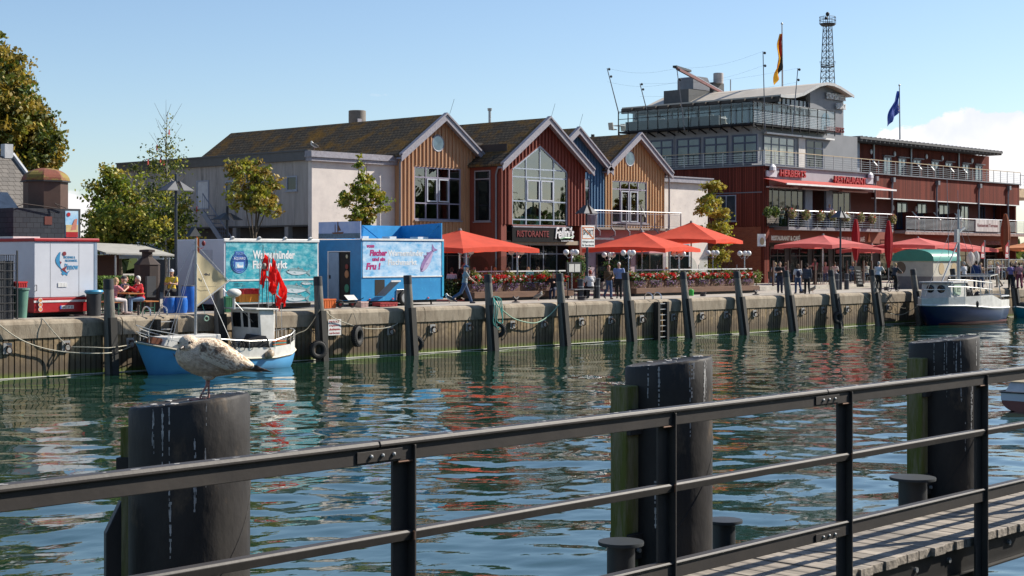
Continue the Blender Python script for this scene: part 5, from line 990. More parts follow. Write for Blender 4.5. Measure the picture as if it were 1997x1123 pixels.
text('lettering', 'Pinnow', T, (gx(126, y0), y0, gz(526, x0+1, y0)), XR, .22, .54, BL, .006, .02); text('lettering', 'FISCHFANG &', T, (gx(124, y0), y0, gz(504, x0+1, y0)), XR, .085, .46, BL, .006, .015); text('lettering', 'FISCHHANDEL', T, (gx(127, y0), y0, gz(510.5, x0+1, y0)), XR, .085, .48, BL, .006, .015)
lz = gz(510, x0+1, y0); lx = gx(115, y0); b = MB(); n = 14   # leaping fish emblem
up = [(lx+.02-.20*math.sin(PI*i/n)*1.0+.10*(i/n), lz+.33-.62*i/n) for i in range(n+1)]; wd = [.03+.13*math.sin(PI*min(1, i/n*1.15))**.8 if i/n*1.15 < 1 else .03 for i in range(n+1)]
b.prism([(x, y0-.012, z) for x, z in up]+[(x+w_, y0-.012, z+w_*.25) for (x, z), w_ in list(zip(up, wd))[::-1]], (0, .01, 0)); b.build('fish_emblem', BL, T)
b = MB(); x_, z_ = up[-1]; b.prism([(x_-.03, y0-.014, z_+.03), (x_+.20, y0-.014, z_+.14), (x_+.12, y0-.014, z_), (x_+.20, y0-.014, z_-.13)], (0, .01, 0)); b.cyl((up[0][0]+.19, y0-.014, up[0][1]-.05), (up[0][0]+.19, y0-.004, up[0][1]-.05), .075, n=10); b.prism([(lx+.02, y0-.016, lz+.02), (lx+.10, y0-.016, lz-.02), (lx+.05, y0-.016, lz-.10)], (0, .01, 0)); b.build('red_fin', RDL, T)
b = MB(); zs = gz(533, x0+1, y0); xs = gx(127, y0); b.prism([(xs-.15, y0-.01, zs+.0), (xs-.10, y0-.01, zs+.03), (xs-.17, y0-.01, zs+.12), (xs-.04, y0-.01, zs+.05), (xs+.02, y0-.01, zs+.10), (xs+.06, y0-.01, zs+.04), (xs+.2, y0-.01, zs+.11), (xs+.10, y0-.01, zs), (xs+.08, y0-.01, zs-.08), (xs, y0-.01, zs-.03), (xs-.08, y0-.01, zs-.07)], (0, .008, 0)); b.build('splash_emblem', BL, T)
b = MB(); b.box(x0+.2, x1-.3, y0+.4, y0+6, ZQ+.02, 2.12); b.build('chassis', TAR, T)
wheel(T, x0+.12, y0+2.5, ZQ+.32); wheel(T, x1-.25, y0+2.5, ZQ+.32)
for xs in (x0+.62, x1-.75): b = MB(); b.box(xs, xs+.008, y0-.004, y0, zw+.02, zt-.12); b.build('panel_seam', TAR, T)
b = MB(); b.box(x0+.05, x0+1.1, y0+1.5, y0+3.2, zt+.03, zt+.10); b.build('roof_hatch', WP, T)
# --- printed trailer with wave picture
x0, x1, y0, y1 = 36.7, 41.45, 49.5, 52.7; T = thing('fish_trailer', 'white box trailer printed with turquoise waves and mackerel, between smoker and blue trailer', 'trailer', (39, y0, ZQ), group='fish stall trailers'); z1 = 4.72
b = MB(); b.box(x0, x1, y0, y1, 2.17, z1); b.build('body', WT_, T, bevel=.03)
b = MB(); b.box(x0-.02, x1+.02, y0-.05, y0+.03, z1-.10, z1+.03); b.build('roof_edge', WP, T, bevel=.02)
for k in range(4): b = MB(); b.cyl((x0+.4+k*1.3, y0-.04, z1+.03), (x0+.4+k*1.3, y0+.0, z1+.09), .10, .06, n=10); b.build('roof_lamp', WP, T)
za, zb, zc = gz(472, 39, y0), gz(544, 39, y0), gz(589, 39, y0)
b = MB(); b.box(x0+.10, x1-.06, y0-.012, y0, zb, za); b.build('wave_picture', sea_material('wave_print', (.012, .19, .27), (.03, .38, .46), (.42, .70, .72), 1.5, .54), T)
b = MB(); b.box(x0+.10, x1-.06, y0-.012, y0, zc, zb-.06); b.build('wave_picture', sea_material('wave_print_low', (.01, .20, .28), (.03, .36, .42), (.20, .55, .60), 3.2, .58, 3.), T)
b = MB(); b.box(x0+.10, x1-.06, y0-.03, y0, zb-.06, zb); b.build('white_strip', WP, T)
WL = mat('white_letters', ()); q = lambda u, v, Yp: (gx(u, Yp), Yp, gz(v, gx(u, Yp), Yp)); wd = lambda a, c, Yp: gx(c, Yp)-gx(a, Yp)
text('lettering', 'Warnemünder', T, q(493, 505, y0-.013), XR, .34, wd(493, 575, y0), WL, .006, .03); text('lettering', 'Fischmarkt', T, q(493, 524, y0-.013), XR, .32, wd(493, 560, y0), WL, .006, .03)
text('lettering', 'AQUARO GmbH', T, q(456, 555, y0-.013), XR, .05, .42, TAR, .003); text('lettering', 'Carl-Hopp-Straße 12', T, q(456, 559, y0-.013), XR, .05, .55, TAR, .003)
cx, _, cz = q(466.5, 512, y0); NV = mat('emblem_blue', (.02, .10, .40), .5); LB2 = mat('emblem_pale', (.30, .55, .80), .5)
b = MB(); b.ring((cx, y0-.014, cz), .40, .022, (0, 1, 0), 36, 4); b.ring((cx, y0-.014, cz), .34, .018, (0, 1, 0), 36, 4); b.build('emblem_ring', NV, T)
b = MB(); n = 24; b.prism([(cx+(.27+.03*math.cos(4*a))*math.cos(a), y0-.016, cz-.02+.34*math.sin(a)) for a in [2*PI*i/n for i in range(n)]], (0, .006, 0)); b.box(cx-.22, cx+.22, y0-.022, y0-.006, cz+.28, cz+.44); e_ = b.build('emblem_barrel', NV, T)
b = MB(); b.prism([(cx-.20, y0-.024, cz-.22), (cx+.20, y0-.024, cz-.22), (cx+.20, y0-.024, cz+.02), (cx-.20, y0-.024, cz+.02)], (0, .006, 0)); b.build('emblem_sea', LB2, e_)
text('emblem_lettering', 'FISCH', T, (cx-.17, y0-.024, cz+.31), XR, .10, .34, LB2, .004); text('emblem_lettering', 'AQUARO', T, (cx-.28, y0-.026, cz+.10), XR, .12, .56, WL, .004)
b = MB(); b.box(cx-.30, cx+.30, y0-.0265, y0-.020, cz+.08, cz+.24); b.build('emblem_band', NV, T)
b = MB(); b.prism([(cx-.10, y0-.03, cz-.20), (cx-.14, y0-.03, cz-.10), (cx-.08, y0-.03, cz-.02), (cx-.02, y0-.03, cz-.10), (cx+.12, y0-.03, cz-.12), (cx+.16, y0-.03, cz-.05), (cx+.17, y0-.03, cz-.18)], (0, .004, 0)); b.build('emblem_figure', WL, T)
SIL = mat('silver_fish', (.55, .62, .66), .4, col2=(.4, .47, .5), vs=30); SBK = mat('mackerel_back', (.05, .16, .20), .4, col2=(.25, .36, .38), vs=26, mix=.55)
for u, v, ln, h in ((581, 530, 1.25, .30), (598, 552, .62, .16), (577, 564, 1.45, .36), (577, 581, 1.35, .30)): x_, _, z_ = q(u, v, y0); fish(T, x_, z_, y0-.012, ln, h, R(-3), SBK, SIL)
b = MB(); yy0, yy1 = gy(376, x0), gy(415, x0); b.box(x0-.012, x0, min(yy0, yy1), max(yy0, yy1), 2.6, gz(487, x0, y0+1)); b.build('side_door', mat('door_white', (.52, .52, .56), .45), T)
b = MB(); b.box(x0+.3, x1-.2, y0+.25, y1-.2, ZQ+.04, 2.17); b.build('chassis', TAR, T); wheel(T, x0+2.4, y0+.22, ZQ+.30, .30)
# --- blue trailer
x0, x1, y0, y1 = 43.6, 48.4, 49.3, 52.05; T = thing('fish_trailer', 'blue fish trailer with wave picture, magenta words, open door and wheel arch', 'trailer', (46, y0, ZQ), group='fish stall trailers'); z1 = 4.78
BP = mat('trailer_blue', (.025, .25, .52), .4, col2=(.018, .20, .44), vs=1.6, col3=(.05, .33, .58), vs3=5, thr3=.62); BP2 = mat('trailer_side_blue', (.015, .20, .44), .45); DKI = mat('dark_inside', ())
ya, yb_ = gy(683, x0), gy(641, x0); zd0, zd1 = 2.12, gz(491, x0, 50.5)
b = MB(); b.box(x0+.05, x1, y0+.0, y1, 2.17, z1-.02); b.build('body', BP, T)
b = MB(); b.box(x0, x0+.05, y0, ya, 2.17, z1-.02); b.box(x0, x0+.05, yb_, y1, 2.17, z1-.02); b.box(x0, x0+.05, ya, yb_, zd1, z1-.02); b.build('side_wall', BP2, T)
b = MB(); b.box(x0+.045, x0+.049, ya+.01, yb_-.01, 2.2, zd1); b.build('doorway', DKI, T)
b = MB(); b.box(x0-.04, x0-.0, yb_-.02, yb_+.03, zd0, zd1+.03); b.box(x0-.03, x0, ya-.03, yb_, zd1, zd1+.03); b.build('door_frame', WP, T)
b = MB(); b.box(x0-.02, x0+.02, ya+.52*(yb_-ya), yb_-.02, zd0, zd1-.02); dr = b.build('door_leaf', mat('pale_blue_door', (.20, .30, .42), .5), T); b = MB(); b.box(x0-.06, x0-.02, yb_-.14, yb_-.08, 3.1, 3.25); b.build('handle', TAR, dr)
for (c, rr, nm) in (((.20, .04, .03), (3.62, .1), 'red'), ((.35, .17, .08), (3.3, .14), 'tan'), ((.05, .22, .14), (2.7, .15), 'green'), ((.5, .45, .3), (4.05, .07), 'cream')): b = MB(); b.ell((x0+.01, ya+.22+.1*rr[1], rr[0]), (.03, rr[1], rr[1]*1.2), 10, 8); b.build('hanging_gear', mat(nm+'_gear', c, .8), T, smooth=True)
za, zb = gz(472, 46, y0), gz(538, 46, y0); b = MB(); b.box(x0+.08, x1-.08, y0-.012, y0, zb, za); b.build('wave_picture', sea_material('pale_wave_print', (.04, .32, .62), (.30, .55, .78), (.60, .72, .84), 1.3, .44, 1.), T)
b = MB(); b.box(x0+.02, x1+.02, y0-.04, y0+.02, z1-.05, z1+.03); b.box(x0+.08, x1, y0-.03, y0, zb-.05, zb); b.build('white_trim', WP, T)
b = MB(); b.box(x1-.08, x1+.03, y0-.03, y0, 2.3, z1-.06); b.build('corner_post', mat('bright_blue_post', (.04, .38, .62), .35), T)
MG = mat('magenta_letters', (.42, .01, .16), .5)
for s_, u, v, h, u1 in (('vom', 715, 483, .12, 730), ('Fischer', 721, 499, .26, 755), ('und sin', 726, 509, .17, 751), ('Fru !', 714, 526, .30, 742)): text('lettering', s_, T, q(u, v, y0-.013), XR, h, wd(u, u1, y0), MG, .006, .05, .15)
text('lettering', 'Warnemünder', T, q(757, 499, y0-.013), XR, .25, wd(757, 826, y0), WL, .006, .02); text('lettering', 'Fischmarkt', T, q(757, 517, y0-.013), XR, .25, wd(757, 813, y0), WL, .006, .02)
x_, _, z_ = q(834, 506, y0); fish(T, x_, z_, y0-.012, 1.35, .42, R(52), mat('violet_fish', (.20, .10, .28), .45, col2=(.32, .22, .42), vs=9), mat('pale_violet_belly', (.52, .42, .62), .5), 'painted_cod')
za_, zb2 = gz(545, 45, y0), gz(576, 45, y0); xa, xb = gx(731, y0), gx(750, y0); b = MB(); b.box(xa, xb, y0-.008, y0-.001, zb2, za_); b.build('service_hatch', DKI, T)
b = MB(); b.prism([(xa+.05, y0-.01, zb2-.02), (xb+.02, y0-.01, zb2-.02), (xb+.35, y0-.55, za_-.1), (xa+.38, y0-.55, za_-.1)], (.0, -.03, .03)); hf = b.build('hatch_flap', mat('blue_grey_flap', (.12, .22, .34), .5), T); b = MB(); b.bar((xa+.38, y0-.6, za_-.06), (xb+.36, y0-.6, za_-.06), .05, .07); b.build('edge', WP, hf)
xw = gx(787, y0); b = MB(); b.box(xw-.42, xw+.42, y0-.014, y0-.002, 2.17, 2.62); b.build('wheel_arch', TAR, T); b = MB(); b.tube([(xw-.44, y0-.03, 2.18), (xw-.42, y0-.03, 2.62), (xw+.44, y0-.03, 2.64)], .02, 6); b.build('arch_trim', WP, T); wheel(T, xw, y0-.06, ZQ+.33, .33)
for u in (720, 765, 834): b = MB(); x_ = gx(u, y0); b.ell((x_, y0-.04, 2.24), (.06, .03, .04), 8, 6); b.build('marker_lamp', mat('red_lens', (.5, .03, .03), .3), T)
b = MB(); b.box(x0+.3, x1-.1, y0+.3, y1-.2, ZQ+.10, 2.17); b.build('chassis', TAR, T)
for u in (812, 850): x_ = gx(u, y0); b = MB(); b.cyl((x_, y0+.3, ZQ), (x_, y0+.3, 2.17), .04, n=6); b.build('prop', TAR, T)
z2 = z1+.03; zs = gz(437, x0, 51)
b = MB(); b.box(x0-.0, x0+.05, y0+.05, y1, z2, zs+.1); bd = b.build('painted_board', mat('painted_sky', (.22, .30, .52), .6, col2=(.36, .42, .58), vs=2), T)
b = MB(); b.box(x0-.012, x0-.002, y0+.05, y1, z2, z2+.22); b.build('painted_sea', mat('painted_sea', (.04, .08, .12), .6, col2=(.10, .16, .22), vs=9), bd)
ym = (y0+y1)/2+.1; b = MB(); b.prism([(x0-.02, ym+.32, z2+.20), (x0-.02, ym-.32, z2+.20), (x0-.02, ym-.38, z2+.28), (x0-.02, ym+.38, z2+.26)], (.01, 0, 0)); b.box(x0-.02, x0-.01, ym-.02, ym+.02, z2+.27, z2+.72); b.box(x0-.02, x0-.01, ym+.16, ym+.19, z2+.27, z2+.6); b.prism([(x0-.02, ym+.02, z2+.32), (x0-.02, ym+.02, z2+.66), (x0-.02, ym-.2, z2+.34)], (.01, 0, 0)); b.build('painted_ship', mat('painted_brown', (.16, .07, .04), .7), bd)
b = MB(); b.box(x0+.1, x1-.02, y1-.1, y1-.05, z2, z2+.62); b.build('roof_board', mat('roof_board_blue', (.03, .30, .62), .45), T)
b = MB(); b.prism([(x1-.05, y1-.1, z2), (x1-.05, y0+.05, z2), (x1-.05, y0+.05, z2+.72), (x1-.05, y1-.1, z2+.62)], (.05, 0, 0)); b.build('roof_board', mat('roof_board_blue', ()), T)
b = MB()
for xx in (x0+.9, x0+2.4): b.bar((xx, y1-.12, z2+.6), (xx+.55, y1-.6, z2), .04, .04); b.bar((xx, y1-.12, z2+.6), (xx-.4, y1-.5, z2), .04, .04); b.bar((xx, y1-.13, z2), (xx, y1-.13, z2+.62), .05, .05)
b.bar((x1-.06, y0+.2, z2+.6), (x1-.6, y0+.5, z2), .04, .04); b.build('board_strut', mat('trailer_blue', ()), T); kids(T)[-1]['kind'] = 'stuff'
for u0, u1 in ((705, 716), (757, 770), (812, 832)): b = MB(); b.box(gx(u0, y0+.5), gx(u1, y0+.5), y0+.4, y0+.9, z2-.02, z2+.10); b.build('roof_vent', WP, T)
# ------------------------------------------------------------------ gear on the quay
def crate(label, u0, u1, v0, Y, col, grp='fish crates on the quay', zb=ZQ, nm='fish_crate', dep_=.35, slots=True):
    xa, xb = gx(u0, Y), gx(u1, Y); zt = gz(v0, xa, Y); t = thing(nm, label, 'crate', ((xa+xb)/2, Y, zb), group=grp); b = MB()
    b.box(xa, xb, Y, Y+.03, zb, zt); b.box(xa, xb, Y+dep_-.03, Y+dep_, zb, zt); b.box(xa, xa+.03, Y+.03, Y+dep_-.03, zb, zt); b.box(xb-.03, xb, Y+.03, Y+dep_-.03, zb, zt); b.box(xa, xb, Y+.03, Y+dep_-.03, zb, zb+.03); b.build('tub', mat(col[0], col[1], .5), t)
    b = MB(); b.box(xa-.015, xb+.015, Y-.015, Y+.0, zt-.06, zt); b.box(xa-.015, xa, Y, Y+dep_, zt-.06, zt)
    for k in range(5): x_ = xa+(xb-xa)*(k+.5)/5; b.box(x_-.012, x_+.012, Y-.012, Y, zb+.03, zt-.06)
    b.build('rim', mat(col[0], ()), t); return t
crate('orange plastic fish crate beside the trailer doorway, left of the trolley', 631, 655, 583, 48.6, ('orange_plastic', (.62, .13, .02)))
crate('dark red slatted crate lying on the quay under the blue trailer', 742, 775, 590, 48.5, ('dark_red_plastic', (.33, .03, .03)), dep_=.5)
crate('pale pink tub on the quay at the corner of the blue trailer', 704, 718, 588, 48.4, ('pale_pink_plastic', (.60, .42, .38)))
crate('red crate on top of an orange crate on the blue boat wheelhouse', 466, 506, 563, 46.3, ('red_plastic', (.55, .02, .02)), zb=2.62, dep_=.3)
crate('orange crate under the red crate behind the blue boat wheelhouse', 467, 506, 574, 46.3, ('amber_plastic', (.65, .24, .02)), zb=2.36, dep_=.32)
crate('green tub on the quay edge left of the stacked crates', 440, 458, 578, 48.0, ('green_plastic', (.02, .16, .07)), dep_=.3)
crate('red crate resting on the dull green bin at the left edge', 31, 53, 549, 48.1, ('red_plastic', ()), zb=gz(561, 27, 48.1), dep_=.3)
t = thing('quay_trolley', 'small hand trolley with red wheels parked before the blue trailer doorway', 'trolley', (gx(672, 48.5), 48.5, ZQ)); 
for u in (663, 687): x_ = gx(u, 48.5); b = MB(); b.ring((x_, 48.5, ZQ+.17), .12, .05, (.3, 1, 0), 16, 6); w_ = b.build('wheel', TYRE, t, smooth=True); b = MB(); b.cyl((x_, 48.46, ZQ+.17), (x_, 48.54, ZQ+.17), .08, n=10); b.build('rim', mat('dark_red_plastic', ()), w_)
b = MB(); xa, xb = gx(660, 48.5), gx(694, 48.5); b.bar((xa, 48.55, ZQ+.22), (xb, 48.55, ZQ+.22), .3, .05); b.bar((xb-.1, 48.5, ZQ+.2), (xb+.25, 48.3, ZQ+.4), .03, .03); b.build('frame', DKMET, t)
b = MB(); xa, xb = gx(676, 48.5), gx(695, 48.5); b.prism([(xa, 48.4, ZQ+.32), (xb, 48.4, ZQ+.32), (xb-.05, 48.6, ZQ+.52), (xa-.05, 48.6, ZQ+.52)], (0, .03, 0)); b.build('board', mat('grey_white_board', (.5, .5, .47), .6), t)
t = thing('wheelie_bin', 'dull green plastic bin with a wide rim at the left edge', 'bin', (gx(43, 48.1), 48.3, ZQ)); x_ = gx(43, 48.2); b = MB(); zt = gz(562, x_, 48.2); b.lathe([(.20, ZQ+.02), (.27, zt-.05), (.27, zt-.05)], (x_, 48.3, 0), 20); b.build('tub', mat('dull_green_plastic', (.10, .22, .17), .5), t, smooth=True); b = MB(); b.lathe([(.27, zt-.06), (.31, zt-.05), (.31, zt), (.26, zt)], (x_, 48.3, 0), 20); b.build('rim', mat('dull_green_plastic', ()), t)
t = thing('waste_bin', 'black bin with a blue bag over its rim beside the first pile', 'bin', (gx(182, 48.6), 48.6, ZQ)); x_ = gx(183, 48.6); b = MB(); zt = gz(567, x_, 48.6); b.lathe([(.24, ZQ), (.27, zt-.02)], (x_, 48.6, 0), 16); b.build('tub', TAR, t, smooth=True); b = MB(); b.lathe([(.28, zt-.10), (.34, zt-.03), (.30, zt+.03), (.22, zt)], (x_, 48.6, 0), 12); b.build('bag', mat('blue_bag', (.04, .28, .48), .4), t, smooth=True)
# wire cage at the left edge
t = thing('wire_cage', 'tall black wire mesh cage holding dark equipment at the left edge', 'cage', (gx(10, 48.2), 48.2, ZQ)); xa, xb = gx(-30, 48.0), gx(30, 48.0); zt = gz(497, xb, 48); b = MB()
for i in range(14): x_ = xa+(xb-xa)*i/13; b.cyl((x_, 48, ZQ), (x_, 48, zt), .010, n=4)
for i in range(9): z = ZQ+(zt-ZQ)*i/8; b.cyl((xa, 47.99, z), (xb, 47.99, z), .012, n=4); b.cyl((xb, 48, z), (xb, 49, z), .010, n=4)
for i in range(8): y_ = 48+i/7; b.cyl((xb, y_, ZQ), (xb, y_, zt), .010, n=4)
b.build('mesh', TAR, t); b = MB(); b.box(xa, gx(28, 48.1), 48.15, 48.8, ZQ, zt-.2); b.build('dark_cabinet', mat('dark_cabinet', (.035, .038, .045), .6), t)
b = MB(); b.box(gx(27, 48.2), gx(29.5, 48.2), 48.0, 48.05, ZQ, zt+.15); b.build('corner_post', TAR, t)
# brown smoker with hooded roof
t = thing('smoker_oven', 'rusty brown smoking oven with pyramid hood left of the white trailer', 'smoker', (gx(300, 51), 51, ZQ)); Ys = 50.6; xa, xb = gx(280, Ys), gx(322, Ys); xm = (xa+xb)/2; hw_ = (xb-xa)/2; RB = mat('rusty_brown_steel', (.035, .02, .016), .8, col2=(.02, .013, .012), vs=3, col3=(.09, .04, .02), vs3=4, thr3=.68)
zt = gz(516, xm, Ys); b = MB(); b.lathe([(hw_*1.02, ZQ), (hw_*1.02, zt)], (xm, Ys+hw_, 0), 8, a0=PI/8); b.build('body', RB, t)
b = MB(); b.lathe([(hw_*1.08, zt), (hw_*.42, gz(501, xm, Ys)), (hw_*.42, gz(492, xm, Ys)), (hw_*.62, gz(491.5, xm, Ys)), (hw_*.62, gz(487, xm, Ys)), (.05, gz(486, xm, Ys))], (xm, Ys+hw_, 0), 8, a0=PI/8); b.build('hood', RB, t)
b = MB(); b.box(xm-.35, xm+.05, Ys-.03, Ys+.1, 2.5, 3.3); b.build('oven_door', mat('dark_cabinet', ()), t)
# blue barrels
def barrel(label, u, u1, v0, Y):
    xa, xb = gx(u, Y), gx(u1, Y); r = (xb-xa)/2*1.05; x_ = (xa+xb)/2; zt = gz(v0, x_, Y); h = zt-ZQ; t = thing('plastic_barrel', label, 'barrel', (x_, Y, ZQ), group='blue barrels beside the trailer')
    b = MB(); b.lathe([(r*.86, ZQ), (r*.9, ZQ+.04), (r, ZQ+.25*h), (r*.985, ZQ+.3*h), (r, ZQ+.35*h), (r, ZQ+.65*h), (r*.985, ZQ+.7*h), (r, ZQ+.75*h), (r*.86, ZQ+.97*h), (r*.82, zt-.02)], (x_, Y, 0), 24); b.build('drum', mat('blue_barrel_plastic', (.012, .13, .52), .35, spec=.5), t, smooth=True)
    b = MB(); b.lathe([(r*.84, zt-.045), (r*.89, zt-.04), (r*.89, zt), (r*.5, zt+.005)], (x_, Y, 0), 24); b.build('lid', mat('barrel_lid', (.12, .13, .15), .5) if v0 < 570 else STEEL, t, smooth=True)
barrel('short blue barrel, leftmost, beside the man in yellow', 320, 341, 578, 48.9); barrel('short blue barrel with steel ring lid, in the middle', 341, 363, 578, 48.75); barrel('tall blue barrel against the white trailer end', 356, 381, 556, 49.3)
# beer tables
def bench_set(kind, label, u0, u1, v, Y, wd_, hgt):
    xa, xb = gx(u0, Y), gx(u1, Y); t = thing(kind, label, 'table' if 'table' in kind else 'bench', ((xa+xb)/2, Y, ZQ)); z = ZQ+hgt; OR_ = mat('orange_varnished_wood', (.50, .20, .06), .4, col2=(.4, .15, .05), vs=3, stretch=(1, 1, 1)); GRN = mat('green_frame', (.02, .12, .08), .5)
    b = MB(); b.box(xa, xb, Y, Y+2.1, z-.035, z); b.build('top' if 'table' in kind else 'seat', OR_, t)
    for y_ in (Y+.2, Y+1.8): b = MB(); b.bar((xa+.06, y_, ZQ), (xa+.06, y_, z-.035), .03, .03); b.bar((xb-.06, y_, ZQ), (xb-.06, y_, z-.035), .03, .03); b.bar((xa+.06, y_, z-.25), (xb-.06, y_, z-.25), .03, .03); b.bar((xa+.06, y_, ZQ+.12), (xb-.06, y_, ZQ+.12), .03, .03); b.build('folding_leg', GRN, t)
    return t
YT_ = 48.7
bench_set('beer_table', 'orange folding beer table where the seated group eats', 251, 283, 572, YT_, .5, .77); bench_set('beer_bench', 'folding bench carrying the woman in pink, left of the beer table', 216, 240, 588, YT_, .25, .47); bench_set('beer_bench', 'folding bench carrying the man in red, right of the beer table', 285, 310, 588, YT_, .25, .47)
# mooring bollards and posts on the quay
def quay_bollard(label, u, vt, Y, r, h, kind='post'):
    x_ = gx(u, Y); t = thing('quay_bollard', label, 'bollard', (x_, Y, ZQ), group='bollards on the far quay'); b = MB()
    if kind == 'post': b.lathe([(r, 0), (r, h*.92), (r*1.12, h*.93), (r*1.12, h), (r*.9, h+.015)], (x_, Y, ZQ), 18); b.build('post', mat('charcoal_bollard', (.04, .045, .055), .5), t, smooth=True); b = MB(); b.lathe([(r*1.02, h*.60), (r*1.03, h*.62), (r*1.02, h*.64)], (x_, Y, ZQ), 18); b.build('band', STEEL, t)
    elif kind == 'drum': b.lathe([(r, 0), (r*.92, h*.8), (r*1.15, h*.82), (r*1.15, h), (.02, h+.01)], (x_, Y, ZQ), 16); b.build('drum', mat('brown_black_iron', (.05, .04, .04), .6), t, smooth=True)
    else:
        b.lathe([(r*1.6, 0), (r*1.6, .03), (r*.55, .06), (r*.55, h*.7)], (x_, Y, ZQ), 14); b.build('base', mat('brown_black_iron', ()), t, smooth=True); b = MB(); b.tube([(x_-r*1.5, Y, ZQ+h), (x_-.04, Y, ZQ+h*.62), (x_+.04, Y, ZQ+h*.62), (x_+r*1.5, Y, ZQ+h)], [.045, .06, .06, .045], 8); b.build('horn', mat('brown_black_iron', ()), t, smooth=True)
quay_bollard('slim grey steel post on a round base plate at the beer tables', 270, 0, 47.9, .045, .36, 'drum')
quay_bollard('low double-horned cleat on the quay between the first two piles of the flower row', 1006, 0, 48.6, .12, .26, 'horn'); quay_bollard('low double-horned cleat near the last flower box', 1474, 0, 48.6, .12, .26, 'horn')
quay_bollard('squat iron drum bollard under the sign post', 1135, 0, 48.8, .20, .18, 'drum'); quay_bollard('tall charcoal bollard left of the sign post', 1132, 0, 50.2, .16, .98); quay_bollard('tall charcoal bollard right of the sign post', 1164, 0, 50.2, .16, 1.0)
quay_bollard('squat iron drum bollard right of the watering can', 1371, 0, 49, .16, .22, 'drum'); quay_bollard('squat drum bollard at the feet of the woman with a backpack', 1564, 0, 49, .16, .22, 'drum'); quay_bollard('tall charcoal bollard left of the hotel street lamp', 1632, 0, 52.3, .15, 1.0); quay_bollard('tall charcoal bollard right of the hotel street lamp', 1651, 0, 52.3, .15, 1.0); quay_bollard('squat drum bollard below the cyclist', 1729, 0, 49, .16, .22, 'drum')
# ladder cut into the wall, with bent grab rails
def wall_ladder(label, u):
    x_ = gx(u, WALL-.1); t = thing('quay_ladder', label, 'ladder', (x_, WALL, ZQ), group='ladders down the quay wall')
    for dx in (-.42, .30): b = MB(); b.box(x_+dx, x_+dx+.16, WALL-.42, WALL-.13, -1, ZQ-.12); b.build('side_timber', mat('black_fender_timber', ()), t)
    b = MB(); z = .1
    while z < ZQ-.05: b.box(x_-.26, x_+.30, WALL-.36, WALL-.31, z, z+.035); z += .27
    b.build('rung', mat('galvanised_rung', (.45, .45, .44), .5, .4), t); kids(t)[-1]['kind'] = 'stuff'
    for dx in (-.50, .20): b = MB(); b.tube([(x_+dx, WALL-.12, ZQ)]+[(x_+dx, WALL+.12-.24*math.cos(PI*i/8), ZQ+.10+.22*math.sin(PI*i/8)) for i in range(9)]+[(x_+dx, WALL+.36, ZQ)], .028, 8); b.T = None; b.build('grab_rail', mat('polished_steel', ()), t, smooth=True)
wall_ladder('ladder with two bent grab rails behind the blue boat bow', 316); wall_ladder('ladder with two bent grab rails below the flower boxes', 1284)
# tyres hung as fenders
def tyre(label, u, v, Y, r, nrm, rp=None):
    x_ = gx(u, Y); z = gz(v, x_, Y); t = thing('tyre_fender', label, 'tyre', (x_, Y, z), group='old tyres hung on the quay wall'); b = MB(); b.ring((x_, Y, z), r*.72, r*.30, nrm, 28, 10); b.build('tyre', TYRE, t, smooth=True)
    n3 = Vector(nrm).normalized(); a = n3.cross(UPZ).normalized(); c_ = n3.cross(a); b = MB()
    for i in range(30): e = a*math.cos(2*PI*i/30)+c_*math.sin(2*PI*i/30); p = Vector((x_, Y, z))+e*r*1.0; b.bar(p-n3*r*.22, p+n3*r*.22, .02, .03, e)
    b.build('tread', TYRE, t); kids(t)[-1]['kind'] = 'stuff'
    b = MB(); b.tube([(x_, Y, z+r*.6), (x_, Y+.1, z+r*1.6), (x_, WALL-.12, min(ZQ-.05, z+r*2.2))], .014, 5); b.build('rope', mat('grey_rope', (.16, .15, .12), .9), t)
tyre('black tyre under the pile right of the blue boat', 620, 682, WALL-.62, .36, (.25, 1, 0)); tyre('largest chunky tyre hanging beside the warning board', 697, 655, WALL-.38, .42, (-.45, 1, 0)); tyre('tyre at the foot of the pile before the trailer wheel', 811, 670, WALL-.55, .32, (.8, 1, 0)); tyre('tyre hanging under the looped green rope', 971, 643, WALL-.55, .34, (.9, 1, 0)); tyre('round tyre on the pile near the hotel street lamp', 1634, 619, WALL-.72, .33, (.35, 1, 0))
# ropes
def rope(label, pts, r=.018, col=('pale_rope', (.48, .45, .36)), sag=0):
    P3 = [Vector((gx(u, Y), Y, gz(v, gx(u, Y), Y))) for u, v, Y in pts]; out = []
    for i in range(len(P3)-1):
        p0 = P3[max(i-1, 0)]; p1, p2 = P3[i], P3[i+1]; p3 = P3[min(i+2, len(P3)-1)]
        for k in range(7): t_ = k/7; out.append(.5*((2*p1)+(p2-p0)*t_+(2*p0-5*p1+4*p2-p3)*t_*t_+(3*p1-p0-3*p2+p3)*t_**3))
    out.append(P3[-1]); b = MB(); b.tube(out, r, 6); return tag(b.build('mooring_rope', mat(col[0], col[1], .9, bump=.5, bs=60), None, loc=P3[0], smooth=True), label, 'rope')
W1 = WALL-.25
rope('long pale rope sagging from the left edge to the ring by the boat bow', [(-20, 618, WALL-.1), (40, 662, W1), (110, 684, W1), (200, 689, WALL-.75), (240, 682, W1), (256, 674, WALL-.2)], .022)
rope('taut pale rope passing in front of the first pile', [(128, 676, WALL-.2), (180, 677, WALL-.7), (215, 678, WALL-.75), (256, 672, WALL-.2)], .016); rope('pale rope running up over the quay edge at the left', [(128, 672, WALL-.2), (105, 648, WALL-.3), (86, 625, WALL-.12), (80, 620, WALL+.3)], .016)
rope('slack pale rope sagging from the pile to a ring under the blue trailer', [(636, 608, WALL-.55), (655, 622, W1), (700, 638, W1), (735, 641, W1), (762, 637, W1), (776, 630, WALL-.15)], .018)
GRR = ('green_rope', (.08, .36, .32))
